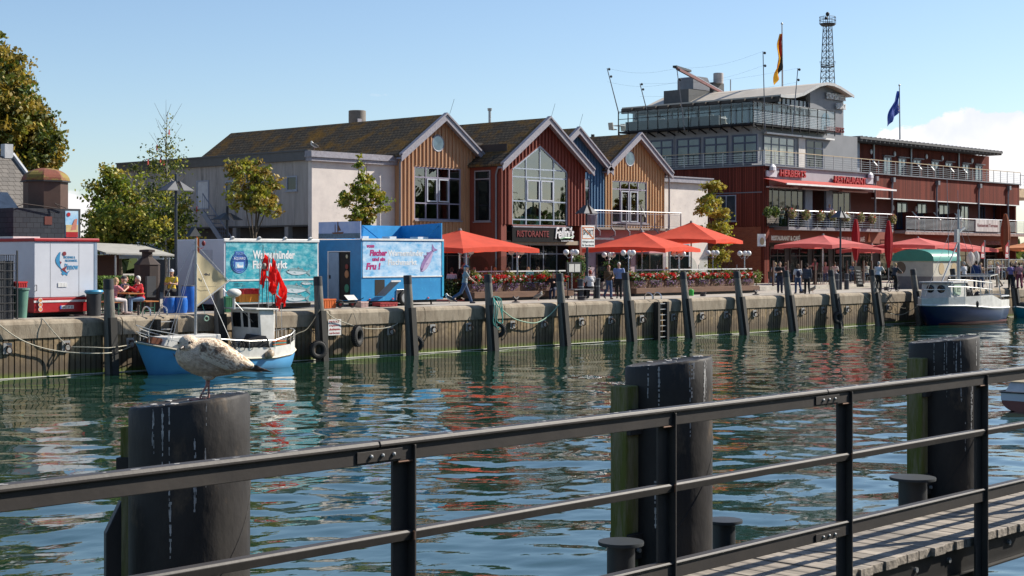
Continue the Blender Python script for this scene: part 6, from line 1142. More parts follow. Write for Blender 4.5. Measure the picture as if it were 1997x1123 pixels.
rope('sagging green rope slung between two piles', [(967, 590, WALL-.5), (975, 600, W1-.1), (1000, 620, W1), (1030, 629, W1), (1050, 628, W1), (1072, 614, W1), (1090, 594, WALL-.4)], .026, ('pale_green_rope', (.34, .50, .38)))
for k, (a, dx) in enumerate(((58, 0), (64, 4), (50, 7))): rope('hanging coil of green rope on the pile, '+('innermost loop' if k == 0 else 'longest loop' if k == 1 else 'shortest loop'), [(962, 580, WALL-.55), (964+dx, 600, WALL-.75), (962+dx, 600+a*.5, WALL-.7), (972+dx, 580+a, WALL-.66), (980, 600+a*.4, WALL-.6), (970+dx, 584, WALL-.6), (962, 578, WALL-.5)], .02, GRR)
rope('pale rope from the quay to the ring near the cyclist', [(1683, 573, WALL-.05), (1700, 590, W1), (1722, 605, WALL-.2)], .016); rope('dark rope looping to the ring below the tent', [(1729, 573, WALL-.05), (1740, 592, W1), (1762, 601, W1), (1768, 598, WALL-.2)], .018, ('dark_rope', (.12, .11, .08)))
rope('pale rope mooring the navy boat bow to the wall', [(1735, 611, WALL-.2), (1755, 614, W1), (1775, 606, WALL-.8), (1800, 590, 45.0)], .02); rope('dark rope from the pile down to the blue boat stern', [(624, 603, WALL-.5), (600, 640, 46.6), (580, 650, 46.2), (562, 662, 46)], .018, ('dark_rope', ()))
# warning board on the wall
t = thing('warning_board', 'white notice board with red lines on the quay wall behind the second rope', 'sign', (gx(650, WALL-.1), WALL-.1, 1)); xa, xb = gx(640, WALL-.15), gx(665, WALL-.15); za, zb = gz(623, xa, WALL), gz(654, xa, WALL); b = MB(); b.box(xa, xb, WALL-.16, WALL-.13, zb, za); b.build('board', WP, t)
for k, s_ in enumerate(('PRIVAT', 'Liegeplatz', 'Anlegen', 'verboten')): text('lettering', s_, t, (xa+.05, WALL-.162, za-.14-.145*k), XR, .09, (xb-xa)*.8, mat('red_letters', (.45, .03, .02), .5), .004)
b = MB(); b.box(xa+.03, xb-.03, WALL-.164, WALL-.161, zb+.20, zb+.225); b.build('red_line', mat('red_letters', ()), t)
# ------------------------------------------------------------------ boats
def hull(b, st, nseg=10, pw=2.4):
    """st: (x, half beam, sheer z, keel z, rake) ; symmetric about y=0"""
    rows = []
    for x, bm, sh, kl, rk in st:
        half = []
        for j in range(nseg+1):
            f = j/nseg; half.append((x+rk*f, bm*(1-f**pw)**(.62) if f < 1 else 0, sh+(kl-sh)*f))
        rows.append([(p[0], -p[1], p[2]) for p in half]+[(p[0], p[1], p[2]) for p in half[-2::-1]])
    n = len(rows[0]); b.add([p for r in rows for p in r], [(i*n+j, i*n+j+1, (i+1)*n+j+1, (i+1)*n+j) for i in range(len(rows)-1) for j in range(n-1)]+[tuple(range(n))[::-1], tuple((len(rows)-1)*n+j for j in range(n))])
    return rows
def sheer(st, side, dz=0, dy=0): return [(x, side*(bm+dy), sh+dz) for x, bm, sh, kl, rk in st]
def wall_strip(b, pts, h0, h1, t=.03, inn=0.):
    """upright strip standing on a line of points"""
    for p, q in zip(pts, pts[1:]):
        p, q = Vector(p), Vector(q); d = (q-p).normalized(); nn = Vector((-d.y, d.x, 0))*t
        hp, hq = (h0, h1) if not isinstance(h0, list) else (0, 0); b.add([p, q, q+UPZ*h1, p+UPZ*h0, p+nn, q+nn, q+nn+UPZ*h1, p+nn+UPZ*h0], [(0, 1, 2, 3), (5, 4, 7, 6), (3, 2, 6, 7), (0, 4, 5, 1), (0, 3, 7, 4), (1, 5, 6, 2)])
ROPEY = mat('dark_rope', ())
# --- light blue cutter, bow to the left
XB, YBt = gx(265, 45.9), 45.9; T = thing('fishing_boat', 'light blue and white small fishing boat with tan riding sail and wheelhouse', 'boat', (XB, YBt, 0)); XL = gx(565, 45.9)-XB; O = lambda x, y, z: (XB+x, YBt+y, z)
st = [(0, .03, 1.12, -.1, .55), (.35, .30, 1.03, -.3, .42), (.9, .62, .90, -.5, .28), (1.7, .90, .72, -.5, .12), (2.8, 1.06, .53, -.5, 0), (4.0, 1.10, .42, -.5, 0), (5.2, 1.04, .40, -.5, 0), (6.1, .82, .48, -.45, -.05), (XL-.15, .50, .60, -.3, -.15), (XL, .25, .64, -.1, -.2)]
SB = mat('sky_blue_hull', (.10, .34, .60), .35, col2=(.08, .29, .54), vs=1.2, spec=.5, col3=(.16, .22, .22), vs3=6, thr3=.74)
b = MB(T=Matrix.Translation((XB, YBt, 0))); hull(b, st); b.build('hull', SB, T, smooth=True, ang=50)
b = MB(T=Matrix.Translation((XB, YBt, 0)))
for s_ in (-1, 1): b.tube(sheer(st, s_, .0, .015), .045, 6)
b.build('rubbing_strake', mat('cream_strake', (.62, .55, .42), .6), T, smooth=True)
b = MB(T=Matrix.Translation((XB, YBt, 0))); b.tube([(0.02, -.06, 1.16), *[(x, -(bm+.012), sh+.03) for x, bm, sh, k, r in st[1:5]]], .032, 6); b.build('black_strake', TAR, T, smooth=True)
for s_ in (-1, 1): b = MB(T=Matrix.Translation((XB, YBt, 0))); wall_strip(b, [(x, s_*(bm-.02), sh) for x, bm, sh, k, r in st[4:]], .38, .36, .03); b.build('bulwark', mat('boat_white', (.66, .65, .62), .4, col2=(.5, .49, .45), vs=3, col3=(.32, .24, .15), vs3=7, thr3=.72), T); BW = mat('boat_white', ())
b = MB(T=Matrix.Translation((XB, YBt, 0))); b.add([(x, -bm*.93, sh-.03) for x, bm, sh, k, r in st]+[(x, bm*.93, sh-.03) for x, bm, sh, k, r in st], [(i, i+1, i+1+len(st), i+len(st)) for i in range(len(st)-1)]); b.build('deck', mat('grey_deck', (.32, .31, .29), .8), T)
b = MB(); b.prism([O(.75, -.42, .84), O(3.1, -.62, .6), O(3.1, -.62, 1.30), O(1.0, -.42, 1.26)], (0, 1.05, 0)); b.build('cabin_trunk', BW, T, bevel=.03)
b = MB(); n = 14; b.prism([O(1.65+.30*(math.cos(2*PI*i/n)), -.545, 1.06+.10*math.sin(2*PI*i/n)) for i in range(n)], (0, -.02, 0)); b.build('cabin_window', DG, T)
b = MB(); b.prism([O(.45, -.2, .98), O(.8, -.25, .9), O(.9, -.25, 1.22), O(.55, -.2, 1.28)], (0, .3, 0)); b.build('hatch_board', mat('brown_board', (.16, .05, .02), .5), T)
text('boat_name', 'WAR 11', T, O(.95, -.80, .60), Vector((1, -.28, -.02)).normalized(), .13, .62, TAR, .02, .01)
# wheelhouse
wx0, wx1 = gx(507, 45.1)-XB, gx(536, 45.1)-XB; zr = 2.13; y_ = -.80
b = MB(); b.prism([O(wx0+.10, y_, .50), O(wx1, y_, .50), O(wx1-.05, y_, zr), O(wx0-.03, y_, zr)], (0, 1.72, 0)); b.build('wheelhouse', BW, T, bevel=.02)
b = MB(); b.prism([O(wx0-.24, y_-.10, zr), O(wx1+.12, y_-.10, zr-.03), O(wx1+.12, y_-.10, zr+.03), O(wx0-.24, y_-.10, zr+.05)], (0, 1.94, 0)); b.build('wheelhouse_roof', BW, T, bevel=.015)
for i, (a, c) in enumerate(((.10, .58), (.69, 1.00), (1.12, 1.62))):
    b = MB(); b.prism([O(wx0+.025, y_+a, zr-.68), O(wx0+.025, y_+c, zr-.68), O(wx0-.035, y_+c, zr-.12), O(wx0-.035, y_+a, zr-.12)], (.03, 0, 0)); b.build('wheelhouse_window', DG, T, bevel=.03)
b = MB(); b.prism([O(wx0-.75, y_+.1, .6), O(wx0+.3, y_-.28, .6), O(wx0+.2, y_-.1, 1.18), O(wx0-.25, y_+.2, 1.24)], (.25, .6, 0)); b.build('black_tarp', mat('black_tarp', (.012, .012, .014), .6), T)
# mast, sail, boom, rigging
mx_ = gx(381, 45.9)-XB; xm = gx(445, 45.9)-XB
b = MB(); b.tube([O(mx_, 0, .7), O(mx_+.03, 0, 4.7)], [.055, .04], 8); b.build('mast', STEEL, T, smooth=True)
b = MB(); b.tube([O(mx_+.02, 0, gz(598, XB+mx_, YBt)), O(gx(450, 45.9)-XB, 0, gz(545, XB+xm, YBt))], .028, 6); b.build('boom', STEEL, T, smooth=True)
zt, zb, ze = gz(488, XB+mx_, YBt), gz(600, XB+mx_, YBt), gz(551, XB+xm, YBt); rows = []
for i in range(13):
    f = i/12; lo = Vector(O(mx_+.05, 0, zb)).lerp(Vector(O(xm, 0, ze)), f); hi = Vector(O(mx_+.06, 0, zt)).lerp(Vector(O(xm, 0, ze+.06)), f**.9); rows.append([tuple(lo.lerp(hi, g/8)+Vector((0, .10*math.sin(PI*f)*math.sin(PI*g/8)+.02*math.sin(f*14), 0))) for g in range(9)])
b = MB(); b.grid(rows); sl_ = b.build('sail', cloth('tan_sailcloth', (.72, .60, .36), .4), T, smooth=True)
text('sail_lettering', 'www.fischkutter-warnemuende.de', T, O(mx_+.15, -.03, gz(560, XB+mx_, YBt)), Vector((1, 0, 0)), .04, .72, mat('faded_print', (.25, .22, .16), .8), .004)
b = MB(); c_ = O(mx_+.42, -.05, gz(535, XB+mx_, YBt)); b.prism([(c_[0]-.12, c_[1], c_[2]), (c_[0], c_[1], c_[2]+.05), (c_[0]+.10, c_[1], c_[2]-.01), (c_[0]+.17, c_[1], c_[2]+.05), (c_[0]+.15, c_[1], c_[2]-.06), (c_[0]+.08, c_[1], c_[2]-.04), (c_[0]-.02, c_[1], c_[2]-.05)], (0, -.006, 0)); b.build('fish_emblem', TAR, T)
b = MB()
for p, q in ((O(mx_, 0, 4.6), O(.3, 0, 1.2)), (O(mx_-.02, 0, 4.3), O(.95, -.5, 1.1)), (O(mx_, 0, 4.3), O(1.1, -.5, 1.1)), (O(mx_, 0, 3.9), O(mx_+.95, -.9, .9)), (O(mx_, 0, 4.5), O(xm, 0, ze+.1)), (O(mx_+1.2, 0, 2.9), O(wx1-.1, -.6, 1.0))): b.cyl(p, q, .010, n=4)
b.build('rigging', STEEL, T); b = MB(); z = gz(455, XB+mx_, YBt)
b.ell(O(mx_+.35, 0, z-.35), (.07, .07, .10), 8, 6); b.cyl(O(mx_, 0, z-.6), O(mx_+.35, 0, z-.5), .012, n=4); b.build('mast_lamp', mat('dark_red_lens', (.2, .02, .02), .4), T)
b = MB(); b.prism([O(mx_-.25, 0, z-.10), O(mx_+.25, 0, z-.10), O(mx_, 0, z+.22)], (0, .25, 0)); b.build('radar_reflector', mat('dark_cabinet', ()), T)
b = MB(); zf = gz(480, XB+mx_, YBt); b.grid([[O(mx_+.06+.05*i, .02*math.sin(i*2), zf+.35-.5*j-.05*i) for i in range(3)] for j in range(2)]); b.build('small_pennant', cloth('red_gold_pennant', (.55, .12, .02), .3), T)
# bow and deck rails
RAILM = mat('white_tube_rail', (.62, .61, .58), .35, .3); b = MB()
for s_ in (-1, 1):
    for dz in (.30, .52): b.tube([O(.02, 0, 1.12+dz+.06)]+[O(x, s_*(bm-.02), sh+dz) for x, bm, sh, k, r in st[1:5]], .016, 5)
    for x, bm, sh, k, r in st[1:5]: b.cyl(O(x, s_*(bm-.03), sh), O(x, s_*(bm-.02), sh+.52), .014, n=5)
    b.tube([O(x, s_*(bm-.02), sh+.62+(.08 if x > 6 else 0)) for x, bm, sh, k, r in st[4:]]+([O(XL+.02, 0, st[-1][2]+.72)] if s_ == -1 else []), .022, 6)
    for x, bm, sh, k, r in st[4:]: b.cyl(O(x, s_*(bm-.03), sh+.3), O(x, s_*(bm-.02), sh+.66), .015, n=5)
b.build('rail', RAILM, T, smooth=True)
b = MB(); b.cyl(O(wx1+.15, -.45, .6), O(wx1+.20, -.45, 1.95), .07, n=10); b.build('exhaust_pipe', BW, T, smooth=True)
b = MB(); x_ = gx(466, 45.4)-XB; b.ell(O(x_, -.2, gz(571, XB+x_, 45.7)), (.30, .2, .16), 12, 8); b.cyl(O(x_, -.2, 2.15), O(x_, -.2, 2.6), .05, n=8); b.build('radar_drum', BW, T, smooth=True)
b = MB(); q_ = random.Random(4)
for k in range(26): x_ = 3.3+q_.uniform(0, 1.7); z0 = 1.02+q_.uniform(-.02, .08); b.ring(O(x_, -.98-.02*k/26, z0-.14), q_.uniform(.10, .17), .012, (q_.uniform(.3, 1), q_.uniform(-.5, .5), .1), 12, 4)
b.build('hung_net', mat('black_net', (.02, .02, .02), .8), T, ); kids(T)[-1]['kind'] = 'stuff'
for k in range(6): b = MB(); z = .66+k*.055; b.box(XB+5.25, XB+5.85, YBt-.86, YBt-.5, z, z+.045); b.build('stacked_fish_box', mat(('green_rope', 'orange_plastic')[k % 2], ()), T)
x_ = gx(524, 44.8); t = thing('boat_fender', 'cream ball fender with dark underside hanging at the light blue boat stern', 'fender', (x_, 44.75, .4)); b = MB(); Q = Matrix.Rotation(R(-35), 3, 'Y'); b.ell((x_, 44.75, gz(691, x_, 44.75)), (.20, .16, .15), 14, 10, Q); b.build('ball', mat('cream_fender', (.50, .38, .25), .5, col2=(.06, .05, .04), vs=3, mix=.42), t, smooth=True); b = MB(); b.cyl((x_+.12, 44.8, gz(684, x_, 44.75)), (x_+.05, 44.95, .95), .01, n=4); b.build('rope', ROPEY, t)
t = thing('life_ring_hook', 'small pale green ring hanging from the mast of the light blue boat', 'ring', O(mx_+.25, -.3, 1.6)); zc = gz(621, XB+mx_, YBt); b = MB(); b.ring(O(mx_+.26, -.3, zc), .08, .022, (.2, 1, 0), 16, 6); b.build('ring', mat('pale_green_rope', (.34, .50, .38)), t, smooth=True); b = MB(); b.cyl(O(mx_+.22, -.3, zc+.1), O(mx_+.22, -.1, zc+.5), .008, n=4); b.build('line', GRR and mat('green_rope', ()), t)
# marker flags standing on the stern
RF = cloth('red_marker_cloth', (.88, .025, .02), .45, bump=.4); MK = []
fl = [(507, 495, 512, 'l', 'tallest left'), (513, 478, 497, 's', 'upper pole with a small flag'), (524, 500, 520, 'l', 'behind the float'), (531, 492, 508, 'l', 'thin pole in the centre'), (538, 488, 530, 'l', 'broad flag at the right'), (519, 520, 545, 's', 'low left'), (546, 508, 548, 'l', 'rightmost and lowest hanging'), (534, 545, 575, 's', 'lowest over the bulwark')]
for i, (u, vt, vf, kd, nm_) in enumerate(fl):
    Yf = 46.1-.12*(i % 3); x_ = gx(u, Yf); zt = gz(vt, x_, Yf); zb_ = .8 if i != 7 else 1.2; t = thing('marker_flag', 'red net marker flag at the light blue boat stern, '+nm_, 'marker flag', (x_, Yf, zb_), group='red net marker flags on the light blue boat')
    b = MB(); b.cyl((x_+(i-3)*.035, Yf, zb_), (x_, Yf, zt), .014, n=5); b.build('pole', DKMET if i % 2 else STEEL, t); rows = []; z0 = gz(vf, x_, Yf)+.15; ln = (.95 if kd == 'l' else .55)
    for a in range(9):
        f = a/8; w_ = (.30+.10*(i % 3))*math.sin(PI*min(1, .12+f*.62))*(1-.55*f); rows.append([(x_+g*w_+f*.10*(1 if i > 3 else .3), Yf-.05-.10*math.sin(g*7+f*5+i)*min(1, f*3+.2), z0-f*ln-g*.22+.03*math.sin(g*9)) for g in (0, .25, .5, .75, 1)])
    b = MB(); b.grid(rows); b.build('cloth', RF, t, smooth=True)
    if i in (1, 3): b = MB(); b.ell((x_+.03, Yf-.03, gz(569 if i == 3 else 519, x_, Yf)), (.10, .09, .13), 10, 8); b.build('float', mat('scuffed_float', (.35, .32, .26), .7, vs=9), t, smooth=True)
# --- navy cutter at the right
XB, YBt = gx(1797, 44.9), 44.9; T = thing('fishing_boat', 'navy and white fishing cutter with round wheelhouse windows and steel mast', 'boat', (XB, YBt, 0)); XL = gx(1962, 44.2)-XB; O = lambda x, y, z: (XB+x, YBt+y, z); TM = Matrix.Translation((XB, YBt, 0))
st = [(0, .03, 1.16, -.2, 1.2), (.5, .5, 1.14, -.4, 1.0), (1.4, 1.0, 1.12, -.5, .7), (2.7, 1.4, 1.10, -.6, .3), (4.3, 1.6, 1.0, -.6, 0), (5.8, 1.6, .90, -.6, 0), (7.2, 1.5, .86, -.6, -.1), (XL-.5, 1.15, .86, -.5, -.3), (XL, .55, .90, -.3, -.6)]
b = MB(T=TM); hull(b, st); b.build('hull', mat('navy_hull', (.008, .018, .075), .3, spec=.5, vs=2, col3=(.05, .03, .03), vs3=5, thr3=.75), T, smooth=True, ang=50)
b = MB(T=TM); hull(b, [(x+rk*.80 if i < 4 else x, bm*.86+.03, .17, k+.25, 0) for i, (x, bm, sh, k, rk) in enumerate(st)][1:], 4); b.build('red_boot_top', mat('dull_red_antifouling', (.12, .02, .02), .6), T, smooth=True)
bu = [.42, .46, .50, .56, .68, .80, .52, .50, .48]
for s_ in (-1, 1):
    b = MB(T=TM)
    for (p, q, h0, h1) in zip(sheer(st, s_), sheer(st, s_)[1:], bu, bu[1:]): wall_strip(b, [(p[0], p[1], p[2]+.02), (q[0], q[1], q[2]+.02)], h0, h1, .04*(-s_))
    b.build('bulwark', BW, T)
b = MB(T=TM)
for s_ in (-1, 1): b.tube(sheer(st, s_, .04, .02), .05, 6)
b.build('rubbing_strake', WP, T, smooth=True)
b = MB(T=TM); b.add([(x, -bm*.95, sh+.02) for x, bm, sh, k, r in st]+[(x, bm*.95, sh+.02) for x, bm, sh, k, r in st], [(i, i+1, i+1+len(st), i+len(st)) for i in range(len(st)-1)]); b.build('deck', mat('grey_deck', ()), T)
wx0, wx1 = gx(1854, 43.95)-XB, gx(1884, 43.95)-XB; b = MB(); b.prism([O(wx0-.1, -.95, 1.5), O(wx0+.05, -.95, 2.45), O(wx1, -.95, 2.45), O(wx1+.1, -.95, 1.0), O(wx0-.1, -.95, .9)], (0, 1.9, 0)); b.build('wheelhouse', BW, T, bevel=.04)
b = MB(); b.box(XB+wx0-.15, XB+wx1+.1, YBt-1.05, YBt+1.05, 2.45, 2.56); b.build('wheelhouse_roof', mat('pale_roof_edge', ()), T, bevel=.03)
for y_ in (-.35, .35): b = MB(); b.ell((XB+wx0-.03, YBt+y_, 2.12), (.04, .26, .24), 16, 8); b.build('round_window', DG, T, smooth=True)
x_ = gx(1860, YBt-.97); b = MB(); b.box(x_, x_+.85, YBt-1.0, YBt-.955, 1.78, 2.38); b.build('number_board', mat('pale_green_board', (.40, .52, .40), .6), T); text('board_lettering', 'K 022', T, (x_+.06, YBt-1.0, 1.95), XR, .24, .72, TAR, .006)
mx_ = gx(1869, 44.9)-XB; b = MB(); b.tube([O(mx_, 0, 1.2), O(mx_, 0, 6.9)], [.13, .07], 10); b.build('mast', STEEL, T, smooth=True); b = MB(); b.bar(O(mx_-.35, 0, 6.35), O(mx_+.5, 0, 6.45), .06, .06); b.build('cross_bar', STEEL, T); b = MB(); b.tube([O(mx_-.1, 0, 4.9), O(mx_-2.1, 0, 2.5)], .05, 6); b.build('stay', STEEL, T); b = MB(); b.bar(O(mx_, 0, 5.5), O(mx_+.8, 0, 5.8), .1, .1); b.build('davit', STEEL, T); b = MB(); b.box(XB+mx_-.35, XB+mx_-.12, YBt-.1, YBt+.1, 4.9, 5.7); b.build('radar', STEEL, T)
b = MB()
for u, v0 in ((1847, 350), (1868, 370)): b.cyl(O(gx(u, YBt)-XB+.2, 0, 4.0), O(gx(u, YBt)-XB, 0, gz(v0, XB+4, YBt)), .02, n=4)
for p, q in ((O(mx_, 0, 6.8), O(.4, 0, 1.7)), (O(mx_, 0, 6.8), O(XL-.5, 0, 1.4)), (O(mx_, 0, 6), O(wx1+1.5, -1.3, 1.6))): b.cyl(p, q, .012, n=4)
b.build('antenna', STEEL, T)
b = MB()
for dz in (.45, .85): b.tube([O(x, -(bm-.04), sh+.7+dz) for x, bm, sh, k, r in st[2:6]], .03, 6)
b.tube([O(.3, 0, 1.75), O(.3, 0, 2.1), O(1.5, -.95, 2.1)], .03, 6); b.tube([O(.3, 0, 2.1), O(1.5, .95, 2.1)], .03, 6)
for x, bm, sh, k, r in st[2:6]: b.cyl(O(x, -(bm-.04), sh+.5), O(x, -(bm-.04), sh+1.55), .028, n=6)
b.tube([O(5.8, -1.4, 1.5), O(6.0, -1.35, 2.85), O(6.0, 1.35, 2.85), O(5.8, 1.4, 1.5)], .045, 6); b.tube([O(8.0, -1.1, 1.4), O(7.5, -1.1, 2.95), O(7.5, 1.1, 2.95), O(8.0, 1.1, 1.4)], .045, 6); b.bar(O(6.0, -1.3, 2.85), O(7.5, -1.1, 2.95), .05, .05)
b.tube([O(x, -(bm-.04), sh+.75) for x, bm, sh, k, r in st[6:]]+[O(XL+.05, 0, 1.66)]+[O(x, bm-.04, sh+.75) for x, bm, sh, k, r in st[:5:-1]], .045, 6); b.build('rail', RAILM, T, smooth=True)
for x_, y_, z_, r_ in ((5.2, -.3, 1.95, .35), (5.6, .2, 1.8, .4), (6.3, -.4, 1.6, .3), (5.0, .4, 2.4, .25), (4.6, -.5, 1.9, .3), (3.4, 0, 2.7, .12), (6.8, .2, 1.5, .3)): b = MB(); b.ell(O(x_, y_, z_), (r_, r_*.8, r_*1.1), 8, 6); b.build('winch_gear', mat('dark_machinery', (.035, .035, .035), .6, .3, vs=9), T); b = MB(); b.ell((gx(1905, 43.2), 43.16, 1.22), (.13, .08, .2), 10, 8); b.build('hull_port', TAR, T)
# --- teal boat at the right edge
XB, YBt = gx(1969, 46), 45.6; T = thing('fishing_boat', 'teal hulled open boat cut off by the right edge behind the navy cutter', 'boat', (XB, YBt, 0)); O = lambda x, y, z: (XB+x, YBt+y, z); TM = Matrix.Translation((XB, YBt, 0)); st = [(0, .05, .75, -.1, .4), (.6, .5, .66, -.3, .3), (1.6, .9, .58, -.4, .1), (3.5, 1.1, .5, -.4, 0), (6, .9, .6, -.4, 0)]
b = MB(T=TM); hull(b, st, 8); b.build('hull', mat('teal_hull', (.01, .20, .30), .35), T, smooth=True, ang=50); b = MB(T=TM)
for s_ in (-1, 1): b.tube(sheer(st, s_, .02, .01), .05, 6)
b.build('gunwale', WP, T, smooth=True); b = MB(); 
for x_, z_ in ((.9, .9), (1.5, .8), (2.2, 1.0), (2.8, .85), (3.6, 1.1)): b.ell(O(x_, -.1, z_), (.3, .3, .18), 8, 6)
b.build('net_pile', mat('dark_machinery', ()), T); b = MB(); b.cyl(O(1.1, 0, .6), O(2.6, -.3, 2.1), .035, n=6); b.cyl(O(2, 0, .6), O(2, 0, 2.4), .03, n=6); b.build('gaff', RAILM, T)
# --- white motor boat at the right edge
XB, YBt = gx(1952, 18.7), 17.95; T = thing('motor_boat', 'small white and dark red motor boat with cream cover at the right edge', 'boat', (XB, YBt, 0)); O = lambda x, y, z: (XB+x, YBt+y, z); TM = Matrix.Translation((XB, YBt, 0)); TM = TM @ Matrix.Diagonal((1, 1, .62, 1)); st = [(0, .75, .74, -.1, .06), (.15, .82, .74, -.2, 0), (1.5, .95, .76, -.25, 0), (3, .9, .82, -.25, 0), (4.4, .3, .95, -.1, -.3)]
b = MB(T=TM); hull(b, [(x, bm*.97, .42, k, 0) for x, bm, sh, k, r in st], 8); b.build('hull', mat('dark_red_hull', (.16, .02, .02), .35), T, smooth=True, ang=50)
b = MB(T=TM)
for s_ in (-1, 1): wall_strip(b, [(x, s_*bm, .42) for x, bm, sh, k, r in st], .34, .34, -.03*s_)
b.box(0, .03, -.75, .75, .42, .76); b.build('topside', WT_, T); b = MB(T=TM)
for s_ in (-1, 1): b.tube(sheer(st, s_, .03, .02), .03, 6)
b.tube([(-.02, -.77, .77), (-.02, .77, .77)], .03, 6); b.build('black_gunwale', TAR, T, smooth=True)
b = MB(T=TM); b.prism([(.12, -.7, .78), (.45, -.7, 1.18), (1.2, -.7, 1.22), (3.2, -.7, 1.2), (3.6, -.7, .8)], (0, 1.4, 0)); b.build('cockpit', mat('pale_coaming', (.55, .53, .50), .5), T, bevel=.03); b = MB(T=TM); b.prism([(.38, -.76, 1.19), (1.0, -.76, 1.52), (3.2, -.76, 1.55), (3.2, -.76, 1.2)], (0, 1.5, 0)); b.build('cream_cover', cloth('cream_canvas', (.62, .52, .36), .2), T)
b = MB(T=TM); b.ell((.12, -.5, .95), (.16, .16, .20), 12, 8); b.build('red_fender', mat('dark_red_lens', ()), T, smooth=True); b = MB(T=TM); b.box(.75, 1.5, -.79, -.765, 1.22, 1.32); b.build('side_window', DG, T)
# ------------------------------------------------------------------ umbrellas
def umbrella(label, u, v, Y, half, drop, col, ztop=None, rot=0, val=.22, pole=True, grp='open square parasols over the terraces'):
    X = gx(u, Y); zp = gz(v, X, Y); t = thing('parasol', label, 'parasol', (0, 0, 0), group=grp); ze = -drop; b = MB(); n = 8
    cor = [(-half, -half), (half, -half), (half, half), (-half, half)]
    for k in range(4):
        a, c = cor[k], cor[(k+1) % 4]; rows = []
        for i in range(n+1):
            r_ = i/n; row = []
            for j in range(n+1):
                s_ = j/n; x = (a[0]+(c[0]-a[0])*s_)*r_; y = (a[1]+(c[1]-a[1])*s_)*r_; row.append((x, y, ze*r_**.92-.11*math.sin(PI*s_)*r_*r_*-.9-.05*math.sin(PI*r_)*math.sin(PI*s_)))
            rows.append(row)
        b.grid(rows)
        e = rows[-1]; b.grid([e, [(p[0]*1.004, p[1]*1.004, p[2]-val+.03*math.sin(i*1.7+k)) for i, p in enumerate(e)]])
    b.build('canopy', col, t, smooth=True, ang=20); b = MB(); b.cyl((0, 0, -.02), (0, 0, .09), .10, .06, 8); b.build('finial', mat('grey_rafter', ()), t)
    if pole:
        b = MB(); b.cyl((0, 0, ZQ-zp), (0, 0, -.05), .05, n=8); b.build('pole', mat('polished_steel', ()), t, smooth=True)
        for cx_, cy_ in cor: b = MB(); b.bar((0, 0, -.12), (cx_*.98, cy_*.98, ze-.03), .03, .03); b.build('rib', mat('grey_rafter', ()), t)
    t.location = (X, Y, zp); t.rotation_euler = (0, 0, rot); return t
RU = cloth('orange_red_canvas', (.80, .10, .05), .38); PU = cloth('faded_red_canvas', (.72, .17, .16), .35); OU = cloth('orange_canvas', (.72, .30, .14), .35)
umbrella('bright orange-red parasol right of the blue trailer', 897, 448.5, 54.0, 2.75, .92, RU, rot=R(2)); umbrella('bright orange-red parasol right of the no-mooring sign', 1252, 452, 54.5, 2.5, .95, RU, rot=R(14)); umbrella('bright orange-red parasol higher and behind, before the pale annex', 1348, 433, 58, 2.5, 1.15, RU, rot=R(16))
umbrella('faded red parasol under the hotel lettering, around its street lamp', 1605, 458, 57.2, 2.35, .70, PU, rot=R(-3), val=.26); umbrella('faded red parasol left of the navy boat mast', 1790, 463, 57.2, 2.4, .62, PU, rot=R(4), val=.26); umbrella('faded red parasol behind the navy boat mast', 1862, 471, 60, 2.6, .62, PU, rot=R(4), val=.26)
umbrella('orange parasol at the right edge', 2025, 468, 57.5, 2.8, .75, OU); umbrella('faded red parasol partly hidden, second behind the restaurant lamp', 1700, 477, 60, 1.9, .4, PU, val=.26)
def closed(label, u, v0, v1, Y, col, w_=.26, nm='folded_parasol', cat='folded parasol', grp='folded parasols and flags'):
    X = gx(u, Y); z0, z1 = gz(v0, X, Y), gz(v1, X, Y); t = thing(nm, label, cat, (X, Y, z1), group=grp); b = MB(); b.cyl((X, Y, ZQ), (X, Y, z0+.05), .035, n=6); b.build('pole', STEEL, t); h = z0-z1
    b = MB(); n = 24; rr = [.25, .7, .95, 1, .95, .72, .3]; vs = [(X+w_*r_*(1+.16*math.cos(j*2*PI/n*6))*math.cos(2*PI*j/n), Y+w_*r_*(1+.16*math.cos(j*2*PI/n*6))*math.sin(2*PI*j/n), z1+h*i/6) for i, r_ in enumerate(rr[::1]) for j in range(n)]
    b.add(vs, [(i*n+j, i*n+(j+1) % n, (i+1)*n+(j+1) % n, (i+1)*n+j) for i in range(6) for j in range(n)]); b.build('furled_cloth', col, t, smooth=True); return t
DR = cloth('deep_red_canvas', (.42, .012, .02), .2); closed('deep red folded parasol right of the hotel street lamp', 1669, 427, 512, 57.5, DR); closed('deep red folded parasol left of the green roofed tent', 1733, 430, 522, 57.5, DR); closed('tall brown folded parasol near the right edge', 1961, 417, 500, 57, cloth('brown_canvas', (.30, .09, .04), .2), .34)
closed('small white and red folded parasol behind the navy boat mast', 1893, 491, 519, 56, cloth('white_canvas', (.7, .68, .66), .3), .28); closed('small white folded parasol beside the first eis flag', 1904, 490, 516, 57, cloth('white_canvas', ()), .24)
